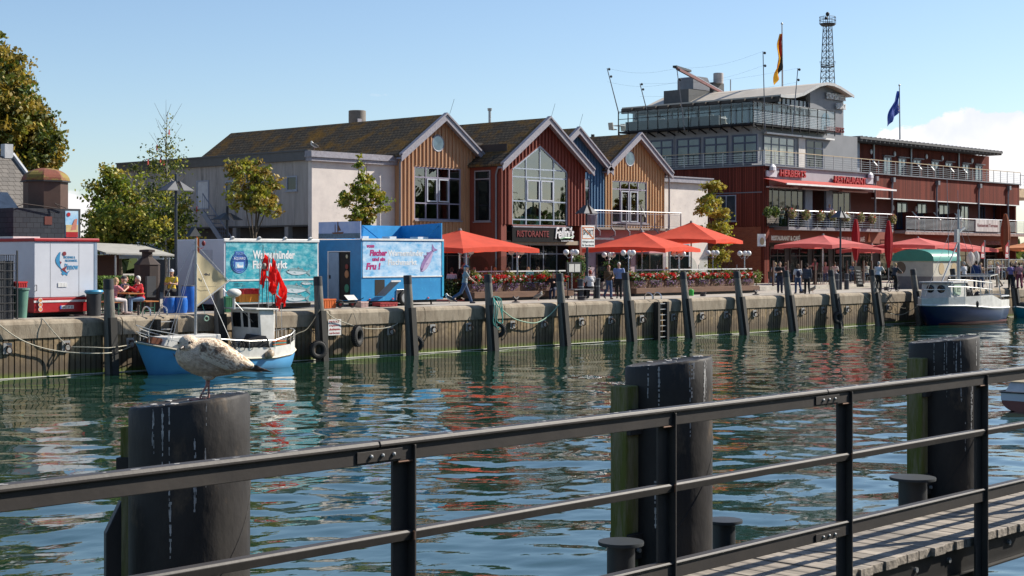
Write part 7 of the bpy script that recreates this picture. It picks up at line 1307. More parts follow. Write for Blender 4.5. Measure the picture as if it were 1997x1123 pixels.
# beach flags with EIS
for u, nm_ in ((1915, 'left of the crowd, first of the two'), (1962, 'near the right edge, second of the two')):
    X = gx(u+5, 54.5); t = thing('ice_cream_flag', 'upright deep red ice cream flag, '+nm_, 'flag', (X, 54.5, ZQ), group='ice cream flags'); z0, z1 = gz(471, X, 54.5), gz(504, X, 54.5); w_ = .62; b = MB(); b.cyl((X, 54.5, ZQ), (X, 54.5, z0+.1), .05, n=8); b.build('pole', STEEL, t)
    b = MB(); b.prism([(X-w_, 54.48, z1), (X-.04, 54.48, z1), (X-.04, 54.48, z0+.02), (X-w_, 54.48, z0-.35)], (0, .02, 0)); b.build('banner', DR, t); text('lettering', 'EIS', t, (X-w_+.06, 54.475, z1+.08), XR, .27, w_-.16, WL, .006, .02)
    b = MB(); b.prism([(X-.50, 54.474, z1+.50), (X-.20, 54.474, z1+.45), (X-.12, 54.474, z1+.85), (X-.30, 54.474, z1+1.0), (X-.48, 54.474, z1+.85)], (0, .004, 0)); b.build('ice_emblem', mat('pale_pink_plastic', ()), t)
# green roofed tent hut
X0, X1, Y0, Y1 = 93.2, 96.8, 49.4, 52.3; t = thing('market_tent', 'cream canvas hut with barrel-shaped green roof and round window behind the navy boat', 'tent', (95, 50.8, ZQ)); zm, zt, zr = gz(539, 93.2, 50), gz(509, 93.2, 50), gz(486, 93.2, 50.8); CRM = cloth('cream_tent_canvas', (.58, .54, .45), .15)
b = MB(); b.box(X0, X1, Y0, Y1, ZQ, zm); b.build('grey_base', mat('grey_tent_base', (.20, .18, .17), .8), t); b = MB(); b.box(X0, X1, Y0, Y1, zm, zt); b.build('cream_wall', CRM, t); b = MB(); n = 14; ym = (Y0+Y1)/2; hw_ = (Y1-Y0)/2+.08
prof = [(ym-hw_*math.cos(PI*i/n), zt+(zr-zt)*math.sin(PI*i/n)**.7) for i in range(n+1)]; b.prism([(X0-.08, y, z) for y, z in prof], (X1-X0+.16, 0, 0)); b.build('green_roof', mat('green_tarpaulin', (.02, .22, .16), .4, spec=.6), t, smooth=True, ang=40)
b = MB(); b.cyl((X0-.02, gy(1756, X0), gz(522, X0, 51.5)), (X0, gy(1756, X0), gz(522, X0, 51.5)), .40, n=24); b.build('round_window', mat('brown_mesh', (.16, .11, .07), .8), t)
b = MB(); b.cyl((X0+1.1, Y0-.02, (zm+zt)/2), (X0+1.1, Y0, (zm+zt)/2), .38, n=12); b.cyl((X0+2.8, Y0-.02, (zm+zt)/2), (X0+2.8, Y0, (zm+zt)/2), .38, n=12); b.build('sun_emblem', mat('tan_disc', ()), t)
# ------------------------------------------------------------------ street lamps and signs
LP = mat('lamp_blue_black', (.03, .04, .055), .45, .2)
def street_lamp(label, u, vt, vh0, vh1, hw_, Y, z0=ZQ):
    X = gx(u, Y); t = thing('street_lamp', label, 'street lamp', (X, Y, z0), group='street lamps with pyramid hoods'); b = MB(); b.cyl((X, Y, z0), (X, Y, gz(vt, X, Y)), .065, .055, 10); b.cyl((X, Y, z0), (X, Y, z0+1.1), .10, n=10); b.build('pole', LP, t, smooth=True)
    za, zb = gz(vh0, X, Y), gz(vh1, X, Y); b = MB()
    for s_ in (-1, 1): b.prism([(X+s_*.10, Y-.12, za), (X+s_*.10, Y+.12, za), (X+s_*hw_, Y+hw_*.55, zb), (X+s_*hw_, Y-hw_*.55, zb)], (0, 0, -.03)); b.prism([(X+s_*.10, Y-.12, za), (X+s_*hw_, Y-hw_*.55, zb), (X+s_*.12, Y-hw_*.55, zb)], (0, 0, -.03))
    b.build('hood', mat('grey_lamp_hood', (.10, .105, .12), .7, .0), t); return t
street_lamp('street lamp rising behind the short blue barrels', 343, 339, 353, 371, .62, 50.7); street_lamp('street lamp just left of the mast, seen over the white trailer', 443, 402, 415, 428, .62, 58); street_lamp('street lamp behind the no-mooring sign', 1144, 390, 400, 416, .62, 58.0); street_lamp('street lamp before the flower balcony of the hotel', 1639, 403, 411, 424, .62, 52.3)
X = gx(1146, 50.4); Y = 50.4; t = thing('no_mooring_sign', 'white no-mooring sign with orange frame, struck-out word and two text lines', 'sign', (X, Y, ZQ)); b = MB(); b.cyl((X+.02, Y+.05, ZQ), (X+.02, Y+.05, gz(442, X, Y)), .06, n=10); b.build('pole', LP, t, smooth=True)
xa, xb = gx(1133, Y), gx(1159, Y); za, zb = gz(440, X, Y), gz(482, X, Y); b = MB(); b.box(xa, xb, Y-.03, Y, zb, za); b.build('board', WP, t, bevel=.01); zc = gz(466, X, Y); b = MB(); e = .035; OR2 = mat('orange_frame', (.60, .17, .03), .5)
for q_ in ((xa+.06, xb-.06, za-.10, za-.06), (xa+.06, xb-.06, zc, zc+.04), (xa+.06, xa+.10, zc+.04, za-.10), (xb-.10, xb-.06, zc+.04, za-.10)): b.box(q_[0], q_[1], Y-.036, Y-.031, q_[2], q_[3])
b.prism([(xa+.07, Y-.042, za-.09), (xa+.12, Y-.042, za-.07), (xb-.07, Y-.042, zc+.04), (xb-.12, Y-.042, zc+.02)], (0, .004, 0)); b.build('orange_frame', OR2, t)
text('lettering', 'SPORT', t, (xa+.12, Y-.031, (za+zc)/2-.13), XR, .26, xb-xa-.24, TAR, .004, .02); text('lettering', 'Anlegeverbot', t, (xa+.06, Y-.031, zc-.20), XR, .12, xb-xa-.12, TAR, .004, .012); text('lettering', 'für Sportboote', t, (xa+.06, Y-.031, zc-.38), XR, .12, xb-xa-.12, TAR, .004, .012)
X = gx(1120, 51.6); t = thing('menu_case', 'dark glass menu case with white menus before the shrub', 'menu case', (X, 51.6, ZQ)); b = MB(); z0, z1 = gz(532, X, 51.6), gz(514, X, 51.6); b.box(X-.55, X+.55, 51.6, 51.7, z0, z1+.08); b.cyl((X-.45, 51.65, ZQ), (X-.45, 51.65, z0), .03, n=6); b.cyl((X+.45, 51.65, ZQ), (X+.45, 51.65, z0), .03, n=6); b.build('frame', DKMET, t); b = MB(); b.box(X-.42, X-.03, 51.58, 51.598, z0+.05, z1-.02); b.box(X+.03, X+.42, 51.58, 51.598, z0+.05, z1-.02); b.build('menu_sheets', mat('grey_white_board', ()), t)
X = gx(1673, 53.5); t = thing('chalkboard', 'black chalkboard easel with faint writing before the restaurant', 'chalkboard', (X, 53.5, ZQ)); z0, z1 = ZQ+.1, gz(519, X, 53.5); b = MB(); b.prism([(X-.42, 53.3, z0), (X+.42, 53.3, z0), (X+.40, 53.55, z1), (X-.40, 53.55, z1)], (0, .04, 0)); b.build('board', mat('black_board', ()), t)
for k in range(5): z = z1-.35-.2*k; text('chalk_writing', ('Matjes', 'Fischsuppe', 'Scholle', 'Eis', 'Kaffee')[k], t, (X-.3, 53.5-.045*k-.06, z), XR, .10, .5-.06*(k % 3), mat('chalk', (.45, .45, .45), .9), .01)
# globe lamps on the terrace edge
GB = mat('opal_globe', (.80, .78, .76), .3); 
def globe_lamp(label, u, v, Y):
    X = gx(u, Y); z = gz(v, X, Y); t = thing('globe_lamp', label, 'lamp', (X, Y, ZQ), group='triple globe lamps on the terrace'); b = MB(); b.cyl((X, Y, ZQ), (X, Y, z+.02), .04, n=8)
    for k in range(3): a = 2*PI*k/3+.5; b.tube([(X, Y, z-.22), (X+.18*math.cos(a), Y+.18*math.sin(a), z-.30), (X+.30*math.cos(a), Y+.30*math.sin(a), z-.16)], .015, 5)
    b.build('stand', mat('polished_steel', ()), t, smooth=True)
    for k in range(3): a = 2*PI*k/3+.5; b = MB(); b.ell((X+.30*math.cos(a), Y+.30*math.sin(a), z), .155, 16, 12); b.build('globe', GB, t, smooth=True)
for u, v, Yg, nm_ in ((910, 490, 52.4, 'behind the man in a cap'), (1009, 491, 52.4, 'under the right corner of the first parasol'), (1115, 492, 52.6, 'above the menu case'), (1226, 493, 52.4, 'right of the couple'), (1324, 495, 52.6, 'under the middle parasol'), (1390, 493, 54, 'beside the yellow tree'), (1452, 494, 53, 'at the right end of the flower boxes'), (1188, 497, 58, 'by the pink wall')): globe_lamp('triple white globe lamp '+nm_, u, v, Yg)
# ------------------------------------------------------------------ flower boxes
PW = mat('planter_wood', (.16, .085, .05), .8, col2=(.10, .05, .03), vs=3, stretch=(.6, 3, 3)); LG = [(.045, .10, .015), (.07, .14, .02), (.03, .07, .012)]; FR = [(.62, .012, .02), (.50, .008, .015), (.70, .03, .03)]; FW = [(.75, .70, .66)]; FV = [(.22, .14, .28), (.30, .20, .34)]
fb0 = len(COL.objects)
def flower_box(label, x0, x1, Y, k):
    t = thing('flower_box', label, 'flower box', ((x0+x1)/2, Y, ZQ), group='flower boxes along the terrace edge'); b = MB(); b.box(x0, x1-.03, Y, Y+.42, ZQ+.42, ZQ+.80); b.build('box', PW, t); n = 620; q_ = NR
    P = np.stack([q_.uniform(x0, x1, n), q_.normal(Y+.18, .16, n), ZQ+.86+np.abs(q_.normal(0, .15, n))], 1); leaves('foliage', P, .085, pick(LG, n), t)
    nf = 72; C = np.stack([q_.uniform(x0, x1, nf), q_.uniform(Y-.12, Y+.30, nf), q_.uniform(ZQ+.88, ZQ+1.16, nf)], 1); P = (C[:, None, :]+q_.normal(0, .032, (nf, 14, 3))).reshape(-1, 3); wt = (q_.rand(nf) < (.15 if k % 3 else .35)); cc = np.where(np.repeat(wt, 14)[:, None], pick(FW, nf*14), pick(FR, nf*14)); leaves('blossom', P, .068, cc, t, asp=1.1); kids(t)[-1]['kind'] = 'stuff'
    n = 190; P = np.stack([q_.uniform(x0+.1, x0+.1+(x1-x0)*.7, n), q_.normal(Y-.06, .05, n), ZQ+.80-np.abs(q_.normal(0, .14, n))], 1); leaves('trailing_plant', P, .05, pick(FV+LG[:1], n), t); kids(t)[-1]['kind'] = 'stuff'
def long_trough(label, x0, x1, Y): t = thing('planter_bench', label, 'planter', ((x0+x1)/2, Y, ZQ)); b = MB(); b.box(x0, x1, Y-.25, Y+.55, ZQ+.13, ZQ+.41); b.build('trough', PW, t, bevel=.01); b = MB(); b.box(x0+.1, x1-.1, Y-.05, Y+.5, ZQ, ZQ+.125); b.build('plinth', TAR, t)
xa, xb = gx(918, 51.6), gx(1112, 51.6); long_trough('long brown timber trough carrying the left row of red flowers', xa, xb, 51.6); xc, xd = gx(1234, 51.9), gx(1474, 51.9); long_trough('long brown timber trough carrying the right row of red flowers', xc, xd, 51.9)
names = ['first from the left, beside the dark hedge', 'left of the looped rope pile', 'right of the looped rope pile', 'below the woman with long fair hair', 'below the reader with the blue paper', 'last of the left row, near the menu case', 'first of the right row, beside the couple', 'second of the right row', 'above the ladder', 'left of the watering can pile', 'right of the watering can pile', 'below the small yellow tree', 'before the last globe lamp', 'last of the right row']
def boxes(x0, x1, Y, names):
    n = len(names)
    for i in range(n): flower_box('planted flower box with red geraniums, '+names[i], x0+(x1-x0)*i/n+.02, x0+(x1-x0)*(i+1)/n, Y, i)
boxes(xa, xb, 51.7, names[:6]); boxes(xc, xd, 52.0, names[6:])
def shrub(label, u, v, Y, ru, rv, cols, n=900, size=.08, pot=None, name='shrub'):
    X = gx(u, Y); z = gz(v, X, Y); s_ = dep(X, Y)/FPX; t = thing(name, label, 'shrub', (X, Y, ZQ)); P, cid = clumps([(X, Y, z, ru*s_, ru*s_, rv*s_)], 26, n//26, .3*ru*s_, .3); leaves('foliage', P, size, pick(cols, len(P)), t)
    b = MB(); b.cyl((X, Y, ZQ), (X, Y, z), .03, n=6); b.build('stem', PW, t)
    if pot: b = MB(); b.lathe([(.2, 0), (.28, pot), (.28, pot)], (X, Y, ZQ), 14); b.build('pot', TAR, t, smooth=True)
YG = [(.16, .20, .035), (.10, .15, .02), (.30, .30, .10)]; GN = [(.05, .10, .02), (.03, .07, .015), (.09, .14, .03)]
for u, nm_ in ((922, 'left end of the flower row'), (990, 'between the first and second flower groups'), (1063, 'left of the seated woman in black')): shrub('yellow-green flowering bush, '+nm_, u, 541, 51.9, 10, 13, YG, 500, .07)
for u, nm_ in ((1235, 'right of the couple'), (1296, 'above the ladder'), (1357, 'above the watering can'), (1417, 'under the small yellow tree'), (1475, 'last at the right')): shrub('round light green bush among the flowers, '+nm_, u, 540, 52.2, 10, 12, YG, 480, .07)
shrub('big green shrub behind the menu case', 1130, 523, 53.2, 17, 22, GN, 1200); shrub('big green shrub behind the walking couple', 1200, 530, 54, 20, 20, GN, 1200)
x0, x1 = gx(868, 52.2), gx(918, 52.2); P = np.stack([NR.uniform(x0, x1, 3200), NR.normal(52.6, .25, 3200), NR.uniform(ZQ+.15, ZQ+1.02, 3200)], 1); tag(leaves('clipped_hedge', P, .07, pick(GN, 3200, .4)*.5, None, (x0, 52.6, ZQ)), 'low dark hedge behind the man in a cap', 'hedge')
# terrace handrail and curved glass wind screens
for (u0, u1, Y, nm_) in ((905, 1118, 52.7, 'left flower row'), (1240, 1466, 52.9, 'right flower row')):
    xa, xb = gx(u0, Y), gx(u1, Y); t = thing('terrace_railing', 'white topped handrail with glass behind the '+nm_, 'railing', ((xa+xb)/2, Y, ZQ)); b = MB(); z = ZQ+1.38; b.box(xa, xb, Y-.03, Y+.03, z-.04, z+.02); b.build('handrail', WP, t); b = MB(); x = xa
    while x <= xb: b.cyl((x, Y, ZQ), (x, Y, z+.25), .022, n=6); x += 1.9
    b.build('post', STEEL, t); kids(t)[-1]['kind'] = 'stuff'
    x = xa; gm = glass('screen_glass', (.86, .9, .9), .03); k = 0
    while x < xb-1.8: b = MB(); n = 10; b.prism([(x+.05, Y+.04, ZQ+.5), (x+1.85, Y+.04, ZQ+.5), *[(x+.95+.9*math.cos(PI*i/n), Y+.04, z+.0+.75*math.sin(PI*i/n)) for i in range(n+1)]], (0, .012, 0)); b.build('glass_arch', gm, t); x += 1.9; k += 1
# street furniture in front
x0, x1 = gx(1118, 50.0), gx(1156, 50.0); t = thing('steel_bench', 'low steel frame bench under the sign where a man in white sits', 'bench', (x0, 50, ZQ)); b = MB(); b.box(x0, x1, 49.9, 50.4, ZQ+.46, ZQ+.50); b.build('seat', mat('bright_rail_bar', ()), t)
for x_ in (x0+.02, x1-.02): b = MB(); b.tube([(x_, 49.92, ZQ), (x_, 49.92, ZQ+.45), (x_, 50.38, ZQ+.45), (x_, 50.38, ZQ)], .025, 6); b.build('leg', TAR, t)
X = gx(1348, 50.0); t = thing('watering_can', 'bright green watering can on the quay beside the trough', 'watering can', (X, 50, ZQ)); b = MB(); b.lathe([(.13, 0), (.13, .30), (.10, .33)], (X, 50, ZQ), 14); b.build('body', mat('can_green', (.04, .40, .05), .4), t, smooth=True); b = MB(); b.tube([(X+.11, 50, ZQ+.05), (X+.24, 50, ZQ+.30)], [.03, .02], 6); b.build('spout', mat('can_green', ()), t); b = MB(); b.tube([(X-.12, 50, ZQ+.15), (X-.2, 50, ZQ+.3), (X-.05, 50, ZQ+.42), (X+.08, 50, ZQ+.32)], .014, 6); b.build('handle', mat('can_green', ()), t)
b = MB(); b.box(gx(1482, 55.2), gx(1990, 55.2), 55.2, 62.0, ZQ-.018, ZQ+.22); b.box(gx(1630, 54.8), gx(1990, 54.8), 54.7, 55.19, ZQ-.018, ZQ+.11); struct('raised_terrace', b, CONC, 'raised paved terrace before the hotel', loc=(100, 55, ZQ))
# glass wind break posts of the hotel terrace, tables and chairs
for k, u in enumerate((1508, 1536, 1562, 1590, 1618, 1652, 1668, 1684, 1700, 1716)):
    X = gx(u, 55.6); t = thing('wind_screen', 'brown framed glass wind screen of the hotel terrace, number '+str(k+1)+' from the left', 'wind screen', (X, 55.6, ZQ+.22), group='wind screens of the hotel terrace'); b = MB(); b.box(X-.06, X+.06, 55.55, 55.65, ZQ+.22, gz(508, X, 55.6)); b.build('post', BRN, t); b = MB(); b.box(X+.07, gx(u+14, 55.6), 55.6, 55.61, ZQ+.4, gz(513, X, 55.6)); b.build('pane', glass('screen_glass', ()), t)
    t['label'] = 'brown post with glass wind screen, '+('leftmost, behind the man in black', 'between the man in black and the backpack woman', 'behind the backpack woman', 'beside the waitress', 'left of the hotel street lamp', 'right of the hotel street lamp', 'behind the chalkboard left edge', 'behind the chalkboard right edge', 'behind the cyclist', 'rightmost, near the tent')[k]
b = MB(); x0, x1 = gx(1925, 55.8), gx(2010, 55.8); t = thing('glass_fence', 'steel and glass terrace fence at the right below the orange parasol', 'fence', (x0, 55.8, ZQ)); 
for i in range(7): x_ = x0+(x1-x0)*i/6; b.cyl((x_, 55.8, ZQ+.2), (x_, 55.8, gz(505, x_, 55.8)), .03, n=5)
for v in (506, 522): b.bar((x0, 55.8, gz(v, x0, 55.8)), (x1, 55.8, gz(v, x0, 55.8)), .04, .04)
b.build('frame', STEEL, t); b = MB(); b.box(x0, x1, 55.82, 55.83, ZQ+.4, gz(506, x0, 55.8)); b.build('pane', glass('screen_glass', ()), t)
def cafe_set(u, Y, label, z0=ZQ, wicker=(.05, .03, .02)):
    X = gx(u, Y); t = thing('cafe_table', label, 'table', (X, Y, z0), group='cafe tables on the terraces'); b = MB(); b.lathe([(.38, 0), (.38, .03)], (X, Y, z0+.72), 18); b.build('top', mat('grey_white_board', ()), t); b = MB(); b.cyl((X, Y, z0), (X, Y, z0+.72), .03, n=8); b.build('leg', STEEL, t)
def chair(u, Y, rz, label, z0=ZQ, c=('dark_wicker', (.06, .04, .03))):
    X = gx(u, Y); t = thing('cafe_chair', label, 'chair', (0, 0, 0), group='cafe chairs on the terraces'); m_ = mat(c[0], c[1], .8); b = MB(); b.box(-.24, .24, -.24, .24, .42, .46); b.build('seat', m_, t); b = MB(); b.prism([(-.24, .22, .46), (.24, .22, .46), (.22, .30, .90), (-.22, .30, .90)], (0, .03, 0)); b.build('backrest', m_, t)
    for a, c_ in ((-.21, -.21), (.21, -.21), (-.21, .21), (.21, .21)): b = MB(); b.cyl((a, c_, 0), (a, c_, .42), .018, n=5); b.build('leg', STEEL, t)
    t.location = (X, Y, z0); t.rotation_euler = (0, 0, rz)
for u, Yc, nm_ in ((940, 54.6, 'behind the first flower boxes'), (985, 54.6, 'behind the fair-haired woman'), (1050, 54.6, 'behind the reader'), (1275, 55, 'left in the right terrace'), (1330, 55.4, 'middle of the right terrace'), (1400, 55.2, 'right in the right terrace')): cafe_set(u, Yc, 'round white cafe table '+nm_); chair(u-14, Yc+.2, R(90), 'dark wicker chair left of the round table '+nm_); chair(u+14, Yc, R(-90), 'dark wicker chair right of the round table '+nm_)
for u, nm_ in ((1520, 'under the left side of the lettered parasol'), (1600, 'beside the parasol pole'), (1680, 'behind the chalkboard'), (1940, 'behind the glass fence')): cafe_set(u, 57.5, 'round white cafe table '+nm_, ZQ+.22); chair(u+10, 57.7, R(-90), 'dark wicker chair right of the round table '+nm_, ZQ+.22); chair(u-12, 57.2, R(90), 'dark wicker chair left of the round table '+nm_, ZQ+.22)
# hotel balcony flower baskets
for i, (u, v) in enumerate(((1498, 414), (1512, 413), (1545, 416), (1573, 419), (1601, 421), (1624, 420), (1650, 423), (1679, 424), (1701, 426), (1741, 427))):
    X = gx(u, 60.6); z = gz(v, X, 60.6); t = thing('flower_basket', '', 'flower basket', (X, 60.6, z), group='flower baskets on the hotel balcony'); n = 520; P = NR.normal(0, 1, (n, 3)); P /= np.linalg.norm(P, axis=1)[:, None]; P = P*NR.uniform(.5, 1, (n, 1))*np.array([.48, .22, .40])+np.array([X, 60.6, z]); base = pick(GN+YG[:1] if i < 2 else YG+[(.45, .38, .28), (.40, .30, .25)], n)
    if i >= 2: fl_ = (NR.rand(n) < .22) & (P[:, 2] > z+.1); base[fl_] = pick(FR+FW, int(fl_.sum()))
    leaves('foliage', P, .09, base, t); b = MB(); b.box(X-.4, X+.4, 60.72, 60.82, z-.2, z-.02); b.build('box', TAR, t)
    t['label'] = 'overflowing flower basket on the hotel balcony rail, '+('all green, leftmost', 'green and wide, second from the left', 'before the seated couple', 'right of the seated couple', 'greenest, in the middle', 'under the standing woman', 'left of the lamp hood', 'right of the lamp hood', 'above the folded parasol', 'rightmost, at the rail end')[i]
# ------------------------------------------------------------------ people
SKIN = [mat('fair_skin', (.52, .30, .21), .55, col2=(.46, .25, .17)), mat('tanned_skin', (.42, .23, .15), .55, col2=(.36, .19, .12))]
def taper(b, p, q, r0, r1, n=10): b.tube([p, q], [r0, r1], n); b.ell(p, r0, n, 7); b.ell(q, r1, n, 7)
def gp(u, v, z=ZQ):
    d = (CZ-z)*FPX/(v-HZ); o = (u-UC)/FPX*d; return d*cs+o*sn, d*sn-o*cs
PG = {}
def person(label, X, Y, face, shirt, legs, hair, z=ZQ, h=1.72, lean=0., seat=None, leg=((0, 0), (0, 0)), arms=((8, 10, 12, 0), (8, 10, 12, 0)), sleeve=.55, skin=0, cap=None, shoes=(.03, .03, .03), longhair=0, shorts=False, jacket=0., hx=0., group=None, build=1., vox=.0095):
    t = thing('person', label, 'person', (0, 0, 0), group=group); hz = (.93 if seat is None else seat/h*1.72+.09); la = R(lean); P0 = Vector((0, 0, hz)); up = Vector((math.sin(la), 0, math.cos(la))); fw = Vector((math.cos(la), 0, -math.sin(la)))
    MT = Matrix((fw, (0, 1, 0), up)).transposed(); V = Vector; w_ = build
    neck = P0+up*.52; hc = neck+V((math.sin(la*.6)+.12, 0, math.cos(la*.6))).normalized()*.165; RM_ = Matrix.Rotation(R(hx), 3, 'Z'); J = []
    for s_, (a, k) in zip((1, -1), leg):
        hip = P0+V((0, s_*.09, -.02)); kn = hip+.43*V((math.sin(R(a)), s_*.02, -math.cos(R(a)))); an = kn+.41*V((math.sin(R(a-k)), 0, -math.cos(R(a-k)))); ft = R(max(-60, min(0, a-k)))*.6; J.append((hip, kn, an, V((math.cos(ft), s_*.12, math.sin(ft)))))
    if seat is None: dz = -min(j[2].z+min(0, j[3].z*.16) for j in J)+.075
    else: dz = 0
    dz = V((0, 0, dz)); P0 = P0+dz; neck = neck+dz; hc = hc+dz; J = [(a+dz, k+dz, n_+dz, f) for a, k, n_, f in J]; A = []
    for s_, (f, o, e, inn) in zip((1, -1), arms):
        sh = P0+up*.455+V((0, s_*.175*w_, 0)); f = R(f)+la*.4; d1 = V((math.sin(f)*math.cos(R(o)), s_*math.sin(R(o)), -math.cos(f)*math.cos(R(o)))).normalized(); el = sh+.29*d1; f2 = f+R(e); d2 = V((math.sin(f2), -s_*math.sin(R(inn)), -math.cos(f2))).normalized(); A.append((sh, el, el+.25*d2, d2, s_))
    b = MB(); ins = lambda c, r, M=MT: b.ell(c, r, 14, 10, M)
    ins(P0+up*.0, (.115*w_, .155*w_, .11)); ins(P0+up*.14, (.10*w_, .135*w_, .14)); ins(P0+up*.33, (.115*w_, .16*w_, .16)); ins(P0+up*.44, (.085, .175*w_, .07)); taper(b, neck-up*.05, hc-V((0, 0, .06)), .062, .052)
    for hip, kn, an, f in J: taper(b, hip, kn, .083*w_, .056); taper(b, kn, kn.lerp(an, .35), .056, .054); taper(b, kn.lerp(an, .35), an, .054, .038); taper(b, an-V((0, 0, .03)), an+f*.15-V((0, 0, .045)), .036, .03)
    for sh, el, wr, d2, s_ in A:
        taper(b, sh, el, .05*w_, .038); taper(b, el, wr, .038, .027); pal = wr+d2*.05; side = d2.cross(V((0, s_, 0))).normalized() if abs(d2.y) < .9 else V((1, 0, 0)); b.ell(pal, (.040, .018, .046), 10, 8, Matrix((side, d2.cross(side), d2)).transposed())
        nrm = V((0, -s_, 0)); nrm = (nrm-d2*nrm.dot(d2)).normalized()
        for i, ln in enumerate((.062, .072, .068, .052)):
            b0 = pal+d2*.035+side*(.030-.0205*i); m1 = b0+d2*ln*.5+nrm*.008; taper(b, b0, m1, .0095, .009, 6); taper(b, m1, m1+(d2*.7+nrm*.7).normalized()*ln*.5, .009, .0075, 6)
        b0 = pal+side*.032-d2*.012; m1 = b0+(side*.8+d2*.6+nrm*.3).normalized()*.035; taper(b, b0, m1, .011, .0095, 6); taper(b, m1, m1+(d2+nrm*.4).normalized()*.026, .0095, .008, 6)
    H = lambda x, y, z_: hc+RM_ @ V((x, y, z_))
    b.ell(hc, (.092, .074, .112), 16, 12, RM_); b.ell(H(.018, 0, -.055), (.066, .056, .058), 12, 8, RM_); taper(b, H(.082, 0, .012), H(.105, 0, -.018), .011, .015, 6); b.ell(H(.072, 0, -.092), (.025, .024, .02), 8, 6, RM_)
    for s_ in (-1, 1): b.ell(H(-.005, s_*.078, -.01), (.018, .010, .030), 8, 6, RM_)
    me = remesh(b, vox, 1, .4); me.materials.append(SKIN[skin]); link(bpy.data.objects.new('body', me), t)
    def shell(nm, b, m_, vx=.016): me = remesh(b, vx, 3, .5); me.materials.append(m_); link(bpy.data.objects.new(nm, me), t)
    cm = lambda c: mat('cloth_%d_%d_%d' % tuple(int(k*999) for k in c), c, .9, vs=6, bump=.5, bs=14)
    b = MB(); j_ = jacket; k = .016+j_
    ins(P0+up*(.05-.05*(j_ > 0)), (.115*w_+k, .155*w_+k, .11)); ins(P0+up*.14, (.105*w_+k, .14*w_+k, .15)); ins(P0+up*.33, (.115*w_+k, .16*w_+k, .16)); ins(P0+up*.445, (.085+k, .175*w_+k, .07)); 
    for sh, el, wr, d2, s_ in A:
        if sleeve <= 1: e_ = sh.lerp(el, sleeve); taper(b, sh, e_, .05*w_+k, .048*w_+k)
        else: taper(b, sh, el, .05*w_+k, .044+k); e_ = el.lerp(wr, sleeve-1); taper(b, el, e_, .044+k, .034+k)
    shell('shirt', b, cm(shirt)); b = MB(); ins(P0, (.115*w_+.012, .155*w_+.01, .105))
    for hip, kn, an, f in J:
        taper(b, hip, kn, .083*w_+.016, .062+.012)
        if not shorts: taper(b, kn, an+V((0, 0, .03)), .062+.014, .052+.012)
    shell('trousers', b, cm(legs)); 
    for hip, kn, an, f in J: b = MB(); taper(b, an-V((0, 0, .035)), an+f*.16-V((0, 0, .045)), .046, .038); b.ell(an-V((.03, 0, .04)), .042, 10, 7); shell('shoe', b, cm(shoes), .014)
    b = MB(); b.ell(H(-.018, 0, .028), (.094, .084, .102), 16, 12, RM_); b.ell(H(-.05, 0, -.02), (.06, .078, .08), 12, 8, RM_)
    if longhair: b.ell(H(-.045, 0, -.08-.05*longhair), (.06, .085, .10+.05*longhair), 12, 8, RM_)
    hm = mat('hair_%d_%d_%d' % tuple(int(k_*999) for k_ in hair), hair, .85, vs=40, bump=.6, bs=80); b2 = b; shell('hair', b2, hm, .013)
    if cap: b = MB(); b.ell(H(-.012, 0, .055), (.105, .092, .085), 16, 10, RM_); b.ell(H(.10, 0, .038), (.075, .065, .012), 12, 6, RM_); shell('cap', b, cm(cap), .012)
    for s_ in (-1, 1): b = MB(); b.ell(H(.084, s_*.030, .012), (.008, .012, .008), 8, 6, RM_); b.build('eye', TAR, t)
    b = MB(); b.ell(H(.086, 0, -.055), (.008, .022, .006), 8, 6, RM_); b.build('mouth', mat('lip_tone', (.30, .11, .09), .6), t)
    t.location = (X, Y, z); t.rotation_euler = (0, 0, face); t.scale = (h/1.72,)*3; return t
TOCAM = lambda X, Y: math.atan2(-Y, -X); RT = YAW-R(90)     # facing the viewer / facing right in view
SITL = ((88, 88), (84, 80)); W = lambda a: ((a, 8), (-a, 26)); CHAT = ((45, 12, 55, 25), (35, 14, 60, 20)); REST = ((30, 8, 60, 20), (30, 8, 60, 20)); FOLD = ((28, 12, 75, 62), (28, 12, 75, 62))
JEAN = (.05, .085, .17); NAVY = (.015, .022, .05); BLACK = (.014, .014, .016); WHITE = (.62, .62, .64); GREYH = (.45, .42, .38); BLOND = (.50, .34, .16); DKH = (.03, .02, .015); REDH = (.28, .07, .03); BRH = (.12, .065, .035)
X, Y = gp(906, 591.5); person('man in blue cap, grey-green shirt and jeans striding right past the blue trailer', X, Y, RT+R(8), (.20, .24, .26), JEAN, GREYH, h=1.76, leg=((24, 6), (-24, 30)), arms=((-18, 8, 10, 0), (34, 8, 18, 0)), cap=(.03, .07, .16), lean=5, shoes=(.04, .04, .06))
X, Y = gx(893, 53.6), 53.6; person('waiter in black with dark hair bending over a guest behind the man in a cap', X, Y, RT+R(-20), BLACK, BLACK, DKH, h=1.84, lean=22, arms=((40, 8, 25, 10), (30, 8, 30, 10)))
